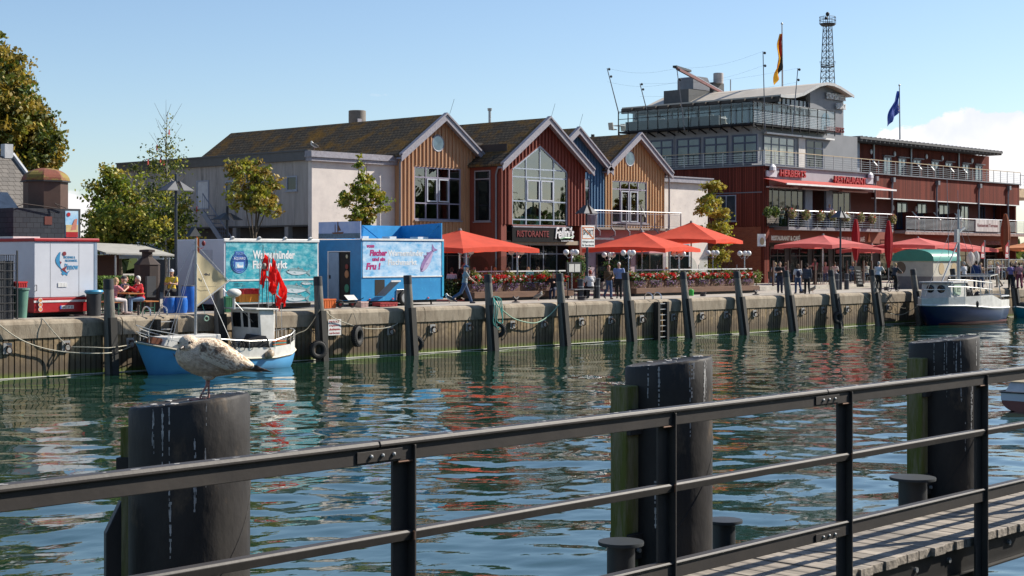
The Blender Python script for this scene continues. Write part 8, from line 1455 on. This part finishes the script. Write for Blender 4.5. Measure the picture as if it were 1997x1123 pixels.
for (u, Ys, lb, f, sh_, hr, lh, sk) in ((881, 53.3, 'dark-haired woman in white seated at the left end of the terrace', YAW, WHITE, DKH, 0, 0), (925, 53.6, 'grey-haired guest seated behind the left flower bush', YAW, (.2, .2, .25), GREYH, 0, 0), (948, 53.3, 'bald-looking man in pink seated behind the red flowers', YAW, (.45, .22, .22), (.34, .2, .14), 0, 1), (966, 53.2, 'woman with long fair hair and pale top seated with her back to us', YAW, (.42, .40, .46), (.62, .46, .24), 1, 0), (1030, 53.4, 'auburn-haired reader seated in the middle of the left terrace', YAW+R(160), (.5, .5, .5), (.35, .13, .05), .6, 0), (1049, 53.9, 'tanned guest seated right of the auburn-haired reader', YAW+R(120), (.24, .16, .12), BRH, 0, 1), (992, 53.9, 'brown-haired guest seated behind the yellow bush', YAW+R(100), (.16, .12, .1), BRH, .4, 1)):
    person(lb, gx(u, Ys), Ys, f, sh_, JEAN, hr, h=1.74, seat=.66, leg=SITL, arms=REST, longhair=lh, skin=sk, vox=.012, group='seated guests of the terrace')
X = gx(1033, 52.95); b = MB(); b.prism([(X-.28, 52.98, ZQ+1.05), (X+.28, 52.98, ZQ+1.05), (X+.28, 52.92, ZQ+1.32), (X-.28, 52.92, ZQ+1.36)], (0, .01, 0)); tag(b.build('newspaper', mat('pale_blue_paper', (.16, .42, .58), .7), None, loc=(X, 53.5, ZQ+1)), 'pale blue paper held by the auburn-haired reader', 'newspaper')
X, Y = gx(1081, 51.2), 51.25; person('woman in black with sunglasses sitting on the timber trough beside a pile', X, Y, R(-90)+R(-58), BLACK, NAVY, (.22, .12, .07), h=1.68, seat=.44, leg=((86, 80), (70, 74)), arms=CHAT, sleeve=1.9, longhair=.3)
X, Y = gx(1151, 50.15), 50.15; person('red-haired man in white shirt on the steel bench, back to us, behind the sign pole', X, Y, YAW+R(20), WHITE, BLACK, (.30, .05, .03), h=1.78, seat=.50, leg=SITL, arms=REST, build=1.1, sleeve=.8)
X, Y = gp(1187, 583); person('red-haired woman in brown shirt and jeans with a shoulder bag, out walking', X, Y, TOCAM(X, Y)+R(25), (.10, .055, .025), JEAN, REDH, h=1.66, leg=W(9), arms=((20, 10, 60, 40), (0, 10, 10, 0)), sleeve=1.3, longhair=.2, skin=1, shoes=(.3, .2, .15))
b = MB(); Xb, Yb2 = X-.30, Y+.05; b.box(Xb-.16, Xb+.12, Yb2-.06, Yb2+.06, ZQ+.48, ZQ+.85); b.build; ob = b.build('shoulder_bag', mat('taupe_leather', (.17, .13, .11), .7), None, loc=(Xb, Yb2, ZQ+.5), bevel=.02); tag(ob, 'taupe shoulder bag at the side of the red-haired woman', 'bag'); b = MB(); b.tube([(Xb-.12, Yb2-.03, ZQ+.85), (X-.05, Y-.22, ZQ+1.2), (X+.12, Y-.05, ZQ+1.42)], .010, 5); b.build('strap', mat('taupe_leather', ()), ob)
X, Y = gp(1207, 582.5); person('white-haired man in light blue shirt and black trousers, out walking', X, Y, TOCAM(X, Y)+R(-8), (.22, .29, .50), BLACK, (.62, .60, .57), h=1.80, leg=W(7), arms=((6, 12, 12, 0), (-4, 12, 14, 0)), build=1.12, sleeve=.75)
X, Y = gp(1521, 571.5); pm = person('man in black printed shirt and jeans with folded arms, facing us', X, Y, TOCAM(X, Y)+R(6), BLACK, NAVY, (.10, .07, .05), h=1.78, arms=FOLD, build=1.08)
pm.children; t = text('shirt_print', 'HARD', kids(pm)[1], (0, 0, 0), Vector((0, 1, 0)), .06, .20, WHT, .003); t.location = (.165, -.10, 1.24); t.rotation_euler = (0, 0, 0)
X, Y = gp(1556, 572.5); person('woman in white top and jeans with a navy backpack, walking away', X, Y, YAW+R(8), WHITE, JEAN, BRH, h=1.66, leg=W(10), sleeve=.8, skin=1, longhair=.1)
b = MB(); bx_, by_ = X-.14*math.cos(YAW), Y-.14*math.sin(YAW); b.T = Matrix.Translation((bx_, by_, ZQ+1.12)) @ Matrix.Rotation(YAW, 4, 'Z'); b.ell((-.06, 0, 0), (.10, .14, .20), 12, 8); b.tube([(0, .1, .15), (.1, .12, .22), (.22, .1, .05)], .015, 5); b.tube([(0, -.1, .15), (.1, -.12, .22), (.22, -.1, .05)], .015, 5); tag(b.build('backpack', mat('navy_backpack', (.015, .02, .05), .8), None, loc=(bx_, by_, ZQ+1), smooth=True), 'navy backpack worn by the woman in the white top', 'backpack')
X, Y = gp(1574, 573); person('man in grey-navy jacket and dark trousers walking away beside the backpack woman', X, Y, YAW+R(-5), (.06, .065, .09), BLACK, DKH, h=1.68, leg=W(8), sleeve=1.95, jacket=.014)
person('waitress in pinkish red shirt under the lettered parasol', gx(1590, 56.6), 56.6, YAW+R(120), (.55, .12, .12), BLACK, DKH, z=ZQ+.22, h=1.75, arms=CHAT)
for u, z_, lb, f, sh_, hr in ((1524, 6.15, 'fair-haired woman in white seated at the hotel balcony rail', YAW+R(150), WHITE, BLOND), (1540, 6.15, 'dark-haired man in white seated opposite her on the hotel balcony', YAW+R(-120), WHITE, DKH)): person(lb, gx(u, 61.5), 61.5, f, sh_, JEAN, hr, z=z_, seat=.55, leg=SITL, arms=REST, vox=.012)
person('person in pale lilac shirt standing on the hotel balcony', gx(1618, 61.6), 61.6, YAW+R(165), (.42, .36, .48), JEAN, BLOND, z=6.15, h=1.75, lean=8, arms=CHAT)
# cyclists pushing off
def bicycle(label, X, Y, rz):
    t = thing('bicycle', label, 'bicycle', (0, 0, 0), group='bicycles on the quay')
    for x_ in (-.52, .52): b = MB(); b.ring((x_, 0, .34), .33, .018, (0, 1, 0), 28, 6); w_ = b.build('wheel', TYRE, t, smooth=True); b = MB(); [b.cyl((x_, 0, .34), (x_+.33*math.cos(k*PI/8), 0, .34+.33*math.sin(k*PI/8)), .003, n=3) for k in range(16)]; b.build('spokes', STEEL, w_)
    b = MB(); S_, Hd, Bb = (-.18, 0, .85), (.36, 0, .82), (-.04, 0, .30)
    for p, q in ((S_, Bb), (Hd, Bb), (S_, (.35, 0, .78)), (S_, (-.52, 0, .34)), (Bb, (-.52, 0, .34)), (Hd, (.52, 0, .34)), (Hd, (.33, 0, 1.0))): b.cyl(p, q, .018, n=6)
    b.build('frame', TAR, t); b = MB(); b.tube([(.25, -.28, 1.05), (.35, -.1, 1.02), (.35, .1, 1.02), (.25, .28, 1.05)], .014, 6); b.build('handlebar', STEEL, t); b = MB(); b.ell((-.20, 0, .92), (.13, .07, .035), 10, 6); b.build('saddle', TAR, t); b = MB(); b.tube([(-.06, .1, .42), (-.04, .1, .30), (-.04, -.1, .30), (-.02, -.1, .18)], .01, 5); b.build('crank', STEEL, t)
    t.location = (X, Y, ZQ); t.rotation_euler = (0, 0, rz)
Xc, Yc = gp(1711, 572); bicycle('bicycle ridden by the man in white before the restaurant', Xc, Yc, RT+R(60)); person('grey-haired man in white shirt on a bicycle', Xc-.08, Yc-.08, RT+R(60), WHITE, BLACK, GREYH, h=1.78, seat=.92, leg=((60, 75), (22, 34)), lean=16, arms=((52, 6, 12, 0), (52, 6, 12, 0)), sleeve=.8)
Xc, Yc = gp(1742, 569); bicycle('second bicycle close to the tent wall', Xc, Yc, RT+R(50)); person('fair-haired cyclist in dark clothes close to the tent wall', Xc-.08, Yc-.1, RT+R(50), (.05, .05, .06), BLACK, BLOND, h=1.68, seat=.88, leg=((58, 72), (24, 36)), lean=18, arms=((52, 6, 12, 0), (52, 6, 12, 0)), sleeve=1.8)
for u, v, f, sh_, lg_, hr, h_, lb, g_ in ((1880, 566, 30, WHITE, BLACK, GREYH, 1.76, 'grey-haired man in white shirt right behind the navy boat mast', 0), (1904, 565, 0, (.015, .04, .14), NAVY, DKH, 1.82, 'dark-haired man in royal blue jacket behind the navy boat, seen from behind', .02), (1913, 562, 190, (.45, .28, .18), JEAN, BLOND, 1.66, 'fair-haired woman in tan top beside the man in the blue jacket', 0), (1946, 560, 60, (.55, .42, .40), (.3, .25, .2), GREYH, 1.7, 'grey-haired person in pale pink behind the glass fence', 0), (1971, 563, 10, (.22, .16, .36), BLACK, BRH, 1.68, 'person in violet shirt left of the last pile', 0), (1981, 562, 200, BLACK, NAVY, (.6, .58, .55), 1.78, 'white-haired person in black behind the last pile', 0), (1988, 563, 0, (.55, .25, .28), (.25, .05, .08), BRH, 1.7, 'person in pink top and dark red trousers right of the last pile', 0), (1996, 562, 170, (.02, .16, .11), (.2, .02, .06), BLOND, 1.74, 'fair-haired person in dark green at the right edge', 0)):
    X, Y = gp(u, v); person(lb, X, Y, YAW+R(f), sh_, lg_, hr, h=h_, leg=W(6), jacket=g_, sleeve=1.9 if g_ else .7, vox=.012, group='passers-by at the right')
for i, (u, Ys, f, c) in enumerate(((1512, 57.2, 150, WHITE), (1532, 57.6, -40, (.3, .1, .1)), (1610, 57.2, 170, (.45, .3, .3)), (1628, 57.5, -30, WHITE), (1664, 57, 160, (.1, .2, .35)), (1690, 57.2, 20, (.5, .45, .4)), (1932, 57, 120, WHITE), (1952, 57.4, -40, (.4, .2, .25)), (1300, 54.3, 150, (.5, .5, .52)), (1345, 54.6, 30, (.15, .2, .3)))):
    person('seated terrace guest '+('in white, leftmost under the lettered parasol', 'in dull red, left under the lettered parasol', 'in pinkish grey beside the parasol pole', 'in white left of the hotel street lamp', 'in blue behind the chalkboard', 'in cream right of the chalkboard', 'in white behind the glass fence', 'in plum near the second ice flag', 'in pale grey above the ladder', 'in blue grey right of the ladder')[i], gx(u, Ys), Ys, YAW+R(f), c, JEAN, (BLOND, BRH, GREYH, DKH)[i % 4], z=ZQ+(.22 if u > 1400 else 0), seat=.6, leg=SITL, arms=REST, vox=.013, group='seated guests of the terrace')
# group at the beer table
zb = .47
for u, Ys, f, sh_, lg_, hr, sk, sl_, cap_, lh, lb, sc in ((221, 48.85, 5, (.62, .22, .24), (.55, .5, .5), (.48, .32, .17), 0, .7, None, .2, 'woman in pink top with short fair hair eating at the beer table', 1.68), (209, 49.4, 10, (.62, .25, .22), JEAN, (.6, .38, .16), 0, .8, None, .1, 'blond child in pink behind the first pile', 1.35), (238, 50.0, -10, (.20, .16, .26), BLACK, BRH, 1, 1.8, None, 0, 'brown-haired man in lilac grey at the beer table', 1.78), (247, 49.9, 185, (.03, .04, .05), BLACK, GREYH, 0, 1.9, (.03, .035, .04), 0, 'man in dark jacket and grey cap at the beer table', 1.76), (275, 48.9, 178, (.50, .012, .02), (.14, .22, .36), (.68, .66, .62), 0, 1.95, None, 0, 'white-haired man in bright red jacket eating at the beer table', 1.78)):
    person(lb, gx(u, Ys), Ys, R(-8+f), sh_, lg_, hr, h=sc, seat=.48, leg=SITL, arms=((48, 6, 70, 25), (50, 6, 66, 25)), lean=10, sleeve=sl_, cap=cap_, longhair=lh, skin=sk, jacket=.01 if sl_ > 1.5 else 0, shoes=(.4, .3, .28))
X = gx(263, 48.95); b = MB(); b.prism([(X-.2, 48.8, ZQ+.80), (X+.13, 48.8, ZQ+.80), (X+.22, 48.85, ZQ+1.12), (X+.02, 48.85, ZQ+1.0)], (0, .05, 0)); tag(b.build('paper_bag', mat('white_napkin', (.62, .60, .60), .8), None, loc=(X, 48.9, ZQ+.8)), 'white paper wrapper held up by the man in red', 'paper bag')
person('man in yellow shirt and pale cap behind the short blue barrels', gx(335, 50.0), 50.0, TOCAM(X, 50)+R(-15), (.62, .45, .04), BLACK, GREYH, h=1.66, seat=.75, leg=SITL, arms=FOLD, cap=(.50, .52, .58), skin=1)
# small gulls on the quay
def small_gull(label, u, v, face, wing, z=None, X=None, Y=None, hd=(.72, .70, .66)):
    if X is None: X, Y = gp(u, v)
    t = thing('gull', label, 'gull', (0, 0, 0), group='small gulls on the quay and roof'); b = MB(); M_ = Matrix.Rotation(R(-28), 3, 'Y')
    b.ell((0, 0, .20), (.18, .075, .085), 14, 10, M_); b.ell((.10, 0, .27), (.075, .06, .085), 12, 8); b.ell((.13, 0, .36), (.048, .042, .042), 12, 8); taper(b, (.10, 0, .28), (.13, 0, .35), .05, .036); me = remesh(b, .007, 3); me.materials.append(mat('white_feathers_%d' % int(hd[0]*99), hd, .9)); link(bpy.data.objects.new('body', me), t)
    for s_ in (-1, 1): b = MB(); b.ell((-.05, s_*.065, .205), (.19, .018, .06), 12, 8, M_); b.build('wing', wing, t, smooth=True)
    b = MB(); b.cyl((.17, 0, .355), (.225, 0, .345), .011, .004, 6); b.build('bill', mat('yellow_bill', (.55, .35, .05), .5), t); b = MB(); b.bar((-.17, 0, .10), (-.27, 0, .06), .05, .015); b.build('tail', wing, t)
    for s_ in (-1, 1): b = MB(); b.cyl((0, s_*.03, .14), (.01, s_*.03, .0), .007, n=5); b.bar((-.01, s_*.03, .005), (.05, s_*.03, .005), .03, .006); b.build('leg', mat('pink_leg_skin', ()), t)
    t.location = (X, Y, z if z is not None else ZQ); t.rotation_euler = (0, 0, face); t.scale = (1.12,)*3
SLT = mat('slate_wing', (.06, .06, .065), .8); BRW = mat('brown_wing', (.24, .20, .16), .85, vs=30)
small_gull('white gull with black wings standing behind the walking man', 877, 591, RT+PI-R(10), SLT); small_gull('grey-brown gull facing right on the quay below the reader', 1050, 586, RT+R(10), BRW, hd=(.45, .42, .38)); small_gull('brown gull crouching beside the feet of the man in the jacket', 1585, 571, RT, BRW, hd=(.40, .37, .33)); small_gull('white gull resting on the annex cornice', 0, 0, RT+PI, BRW, 9.6, 52.4, 62.9)
# ------------------------------------------------------------------ left background: house, turret stall, hedge, trees
X0h = 39.8; t = thing('house', 'old house with large dark slate roof and white verge behind the white trailer', 'house', (30, 66, ZQ)); SL = brick_mat('slate_roof', (.17, .155, .14), (.13, .12, .11), (.06, .055, .05), .34, .22, plane='XZ', bump=.8, ms=.012)
b = MB(); b.box(10, X0h-.2, 66.4, 75.6, ZQ, 5.3); b.build('wall', mat('dark_red_house_wall', (.10, .03, .02), .8), t); b = MB(); b.prism([(8, 66, 5.3), (8, 71, 9.0), (8, 76, 5.3), (8, 76, 5.1), (8, 71, 8.8), (8, 66, 5.1)], (X0h-8, 0, 0)); b.build('roof', SL, t)
b = MB(); b.prism([(X0h, 65.9, 5.1), (X0h, 71, 8.9), (X0h, 76.1, 5.1), (X0h, 76.1, 5.4), (X0h, 71, 9.2), (X0h, 65.9, 5.4)], (.12, 0, 0)); b.build('white_verge', mat('pale_verge', (.45, .46, .48), .6), t); b = MB(); b.prism([(X0h, 66.4, 5.1), (X0h, 71, 8.7), (X0h, 75.6, 5.1), (X0h, 75.6, ZQ), (X0h, 66.4, ZQ)], (-.05, 0, 0)); b.build('gable_wall', mat('dark_red_house_wall', ()), t)
b = MB(); b.box(X0h-.5, X0h-.05, 70.8, 71.2, 8.9, 9.6); b.build('ridge_stub', mat('pale_verge', ()), t); x_ = gx(3, 67.5); b = MB(); b.prism([(x_-.7, 67.0, 6.05), (x_+.7, 67.0, 6.05), (x_+.7, 68.3, 7.0), (x_-.7, 68.3, 7.0)], (0, -.08, .10)); b.build('skylight', DG2, t)
Yt = 55.5; xt = gx(89, Yt); t = thing('turret_stall', 'dark slate stall with brown octagonal turret and rusty mossy dome behind the white trailer', 'stall', (xt, Yt, ZQ)); zd = gz(353, xt, Yt); zb1 = gz(408, xt, Yt); ztp = gz(328, xt, Yt); rr = .92
RSD = mat('rusty_dome', (.20, .055, .03), .85, col2=(.14, .04, .025), vs=3, bump=.5, col3=(.20, .15, .03), vs3=2.2, thr3=.53); BRD = mat('brown_turret_panel', (.085, .05, .038), .55, vs=2, spec=.3)
b = MB(); b.lathe([(rr*.93, zb1), (rr*.93, zd-.03)], (xt, Yt, 0), 8, a0=R(10)); b.build('drum', BRD, t); b = MB(); b.lathe([(rr*1.05, zd-.05), (rr*1.05, zd)], (xt, Yt, 0), 8, a0=R(10)); b.build('cornice', TAR, t)
b = MB(); b.lathe([(rr*1.0*math.cos(PI/2*i/7)+.01, zd+.01+(ztp-zd)*math.sin(PI/2*i/7)) for i in range(8)], (xt, Yt, 0), 8, a0=R(10)); b.build('dome', RSD, t)
xa, xb = gx(26, 54.6), gx(126, 54.6); b = MB(); b.box(xa, xb, 54.6, 57, ZQ, zb1); b.build('slate_base', brick_mat('diamond_slate', (.045, .05, .06), (.035, .04, .05), (.02, .02, .025), .3, .2, plane='SUM', ms=.01), t)
b = MB(); b.box(xb, gx(153, 54.9), 54.75, 56.9, ZQ, zb1+.02); b.build('side_bay', TAR, t); xp0, xp1 = gx(127, 54.7), gx(152, 54.7); z0, z1 = gz(463, xp0, 54.7), gz(411, xp0, 54.7); b = MB(); b.box(xp0, xp1, 54.68, 54.74, z0, z1); b.build('poster', mat('poster_sky', (.10, .38, .66), .5, col2=(.45, .6, .7), vs=2.5), t)
b = MB(); b.box(xp0+.02, xp1-.02, 54.66, 54.678, z0+.01, z0+.22); b.build('poster_red', RP, t); b = MB(); b.box(xp0+.02, xp1-.02, 54.664, 54.679, z0+.22, z0+.5); b.build('poster_sand', mat('poster_sand', (.6, .45, .2), .6), t); b = MB(); b.prism([(xp0+.22, 54.66, z0+.28), (xp1-.1, 54.66, z0+.32), (xp1-.05, 54.66, z0+.75), (xp0+.4, 54.66, z0+.72), (xp0+.3, 54.66, z0+.5)], (0, .01, 0)); b.build('poster_figure', mat('poster_figure', (.55, .2, .14), .6), t); b = MB(); b.cyl((xp0+.14, 54.662, z1-.14), (xp0+.14, 54.675, z1-.14), .08, n=12); b.build('poster_badge', RP, t)
b = MB(); b.tube([(xa+.1, 54.5, zb1+.05), (xa+.4, 54.5, zb1+.16), (xt, 54.45, zb1-.0), (xb-.5, 54.5, zb1+.2), (xb, 54.5, zb1+.03)], .02, 5); b.build('garland', mat('rusty_brown_steel', ()), t); b = MB(); x_ = gx(94, 54.6); b.box(x_-.16, x_+.16, 54.58, 54.6, gz(438, x_, 54.6), gz(422, x_, 54.6)); b.build('small_window', mat('dark_red_plain', ()), t)
x0, x1 = gx(186, 56.5), gx(280, 56.5); t = thing('low_shed', 'low dark shed with grey corrugated canopy behind the hedge', 'shed', ((x0+x1)/2, 57, ZQ)); b = MB(); b.box(x0, x1-1.2, 56.5, 60, ZQ, gz(497, x0, 56.5)); b.build('wall', mat('brown_shed', (.07, .03, .02), .8), t); b = MB(); b.prism([(x0-.2, 55.4, 4.15), (x0+3.2, 55.4, 4.05), (x0+3.2, 58, 4.5), (x0-.2, 58, 4.6)], (0, 0, .06)); b.build('canopy', mat('grey_canopy', (.34, .33, .30), .7), t)
for xx in (x0+.3, x0+2.9): b = MB(); b.cyl((xx, 55.5, ZQ), (xx, 55.5, 4.1), .04, n=6); b.build('post', STEEL, t)
x0, x1 = gx(190, 53), gx(283, 53); n = 6500; P = np.stack([NR.uniform(x0, x1, n), NR.normal(53.2, .25, n), ZQ+.2+1.12*NR.rand(n)**.6], 1); tag(leaves('hedge', P, .085, pick([(.10, .17, .02), (.05, .10, .02), (.14, .22, .03)], n), None, (x0, 53, ZQ)), 'bright green clipped hedge behind the beer table', 'hedge')
for u, v, lb in ((270, 470, 'blue-white parasol behind the hedge, left'), (300, 478, 'blue-white parasol behind the hedge, near the smoker')): umbrella(lb, u, v, 60, 1.5, .45, cloth('blue_white_canvas', (.45, .55, .68), .35), grp='blue-white parasols behind the hedge')
def tree(label, X, Y, zt0, zt1, blobs, ncl, per, rad, size, cols, jit=.3, name='tree', bark=None, tr=.12, limb=8, pts=None, surf=.45, group=None):
    t = thing(name, label, 'tree', (X, Y, ZQ), group=group); P, cid = clumps(blobs, ncl, per, rad, surf); base = pick(cols, ncl, jit)[cid]*NR.uniform(.8, 1.2, (len(P), 1)); leaves('crown', P, size, np.clip(base, 0, 1), t)
    b = MB(); tp = Vector((X, Y, zt0)); top = Vector(pts) if pts else Vector((X+.1, Y, zt1)); n = 6; tk = [tp.lerp(top, i/n)+Vector((.06*math.sin(i*2.1), .05*math.cos(i*1.7), 0)) for i in range(n+1)]; b.tube(tk, [tr*(1-.85*i/n) for i in range(n+1)], 8); q_ = random.Random(int(X*10))
    for k in range(limb): bl = blobs[k % len(blobs)]; s_ = tk[2+k % 3]; e = Vector((bl[0]+q_.uniform(-.8, .8)*bl[3], bl[1]+q_.uniform(-.8, .8)*bl[4], bl[2]+q_.uniform(-.4, .7)*bl[5])); m_ = s_.lerp(e, .5)+Vector((0, 0, .15)); b.tube([s_, m_, e], [tr*.4, tr*.22, .01], 5)
    b.build('trunk', bark or mat('bark', (.10, .075, .05), .9, vs=6, bump=.6), t, smooth=True); return t
def B_(u, v, Y, ru, rv, dy=1.): X = gx(u, Y); s_ = dep(X, Y)/FPX; return (X, Y, gz(v, X, Y), ru*s_, ru*s_*dy, rv*s_)
TG = [(.06, .09, .015), (.09, .11, .015), (.045, .075, .012)]; TO = [(.27, .19, .025), (.20, .16, .02), (.16, .17, .02), (.30, .22, .03)]; YL = [(.30, .29, .03), (.21, .24, .02), (.12, .17, .015), (.36, .29, .04)]
tree('huge chestnut with rusty green autumn crown rising above the old house, at the left edge', gx(-40, 84), 84, ZQ, 15, [B_(-70, 190, 84, 120, 110), B_(-10, 215, 84, 88, 80), B_(20, 145, 84, 30, 40), B_(42, 215, 84, 40, 34), B_(50, 268, 84, 60, 26), B_(88, 292, 84, 34, 16), B_(80, 318, 84, 38, 12), B_(20, 310, 84, 60, 30), B_(-20, 110, 84, 32, 46), B_(78, 250, 84, 30, 24)], 900, 46, .27, .20, TO+TG[:2], tr=.45, limb=12, surf=.5)
tree('green tree with a few red twigs left of the birch, behind the hedge', gx(232, 63), 63, ZQ, 8, [B_(215, 372, 63, 38, 42), B_(256, 380, 63, 34, 48), B_(196, 425, 63, 30, 50), B_(240, 450, 63, 50, 56), B_(205, 345, 63, 22, 22), B_(280, 460, 63, 40, 50), B_(185, 480, 63, 30, 30)], 230, 38, .20, .13, TG[1:2]+YL+[(.13, .18, .02), (.20, .21, .03)], tr=.16, limb=14, surf=.3)
tree('sunlit yellow-green bush tree in front of the darker tree, above the hedge', gx(222, 60), 60, ZQ, 6, [B_(222, 440, 60, 34, 48), B_(195, 455, 60, 22, 40), B_(250, 450, 60, 26, 40)], 95, 44, .24, .13, YL, tr=.08, surf=.3)
tree('tall thin birch with sparse top reaching above the grey annex roof', gx(322, 58.5), 58.5, ZQ, gz(218, gx(325, 58.5), 58.5), [B_(325, 385, 58.5, 46, 55), B_(305, 445, 58.5, 54, 50), B_(355, 430, 58.5, 36, 56), B_(340, 480, 58.5, 40, 26)], 190, 26, .22, .10, YL+TG, name='birch_tree', bark=mat('birch_bark', (.50, .46, .40), .8, col2=(.15, .13, .12), vs=14), tr=.07, limb=10, surf=.15)
bt = bpy.data.objects['birch_tree']; P, _ = clumps([B_(325, 285, 58.5, 22, 62), B_(300, 320, 58.5, 28, 40), B_(345, 320, 58.5, 28, 36)], 90, 9, .22, .1); leaves('sparse_top', P, .085, pick(TG+YL[:1], len(P)), bt)
b = MB(); q_ = random.Random(2)
for k in range(26): z = 6+k*.17; s_ = Vector((gx(322, 58.5)+.05, 58.5, z)); e = s_+Vector((q_.uniform(-1, 1)*(1.5-k*.03), q_.uniform(-.5, .5), q_.uniform(.4, 1.2))); b.tube([s_, s_.lerp(e, .5)+Vector((0, 0, -.05)), e], [.012, .008, .004], 4)
b.build('twig', mat('bark', ()), bt); kids(bt)[-1]['kind'] = 'stuff'
for k, (u, v) in enumerate(((306, 288), (313, 312), (320, 318), (330, 258), (289, 316), (384, 408))): x_ = gx(u, 58.2); z = gz(v, x_, 58.2); b = MB(); b.prism([(x_-.03, 58.2, z-.13), (x_+.04, 58.2, z-.08), (x_+.02, 58.2, z+.15), (x_-.02, 58.2, z+.1)], (0, .02, 0)); b.build('red_ribbon', mat('red_ribbon', (.55, .08, .06), .8), bt)
tree('round yellow-orange young tree in front of the streaked grey wall', gx(497, 57), 57, ZQ, gz(330, gx(492, 57), 57), [B_(480, 340, 57, 30, 26), B_(515, 350, 57, 30, 30), B_(470, 375, 57, 24, 24), B_(495, 385, 57, 40, 36), B_(520, 400, 57, 24, 26), B_(490, 325, 57, 22, 18), B_(460, 330, 57, 16, 16), B_(535, 370, 57, 12, 22)], 150, 24, .13, .125, [(.28, .28, .03), (.24, .22, .03), (.16, .19, .02), (.28, .19, .03)], tr=.09, surf=.4)
tree('slender yellow-green tree with orange berries against the white annex wall', gx(712, 58), 58, ZQ, gz(310, gx(702, 58), 58), [B_(704, 325, 58, 7, 22), B_(700, 365, 58, 22, 22), B_(680, 385, 58, 28, 14), B_(718, 375, 58, 20, 22), B_(712, 412, 58, 36, 28), B_(740, 385, 58, 20, 16), B_(700, 430, 58, 28, 18), B_(668, 395, 58, 14, 9), B_(704, 340, 58, 10, 22), B_(700, 318, 58, 5, 12), B_(720, 350, 58, 14, 10), B_(752, 410, 58, 12, 12)], 170, 22, .10, .12, YL+[(.30, .20, .02), (.16, .22, .02), (.22, .26, .03)], tr=.07, limb=16, surf=.2)
tree('bright yellow-green young tree before the dark red hotel side wall', gx(1402, 59.5), 59.5, ZQ, gz(355, gx(1395, 59.5), 59.5), [B_(1395, 362, 59.5, 20, 13), B_(1388, 390, 59.5, 26, 14), B_(1372, 410, 59.5, 20, 8), B_(1402, 415, 59.5, 22, 12), B_(1395, 440, 59.5, 26, 18), B_(1410, 470, 59.5, 16, 30), B_(1402, 505, 59.5, 20, 20)], 120, 30, .16, .14, [(.30, .28, .03), (.22, .24, .02), (.38, .30, .05)], tr=.07, limb=14, surf=.2)
# wooded far side: low trees behind everything, and the tree belt on the near bank
def belt(name, label, x0, x1, Y, z1, n, size, cols):
    P = np.stack([NR.uniform(x0, x1, n), NR.normal(Y, 3, n), NR.rand(n)], 1); hgt = z1*(.75+.35*np.sin(P[:, 0]*.35)*np.sin(P[:, 0]*.13+1)); P[:, 2] = ZQ+hgt*P[:, 2]**.8; tag(leaves(name, P, size, pick(cols, n), None, ((x0+x1)/2, Y, ZQ)), label, kind='stuff')
belt('near_bank_wood', 'belt of trees on the near bank', -60, 260, -26, 11, 15000, 1.5, TG)
belt('distant_wood', 'low wood far behind the quay', -20, 420, 170, 5.5, 9000, 1.6, TG)
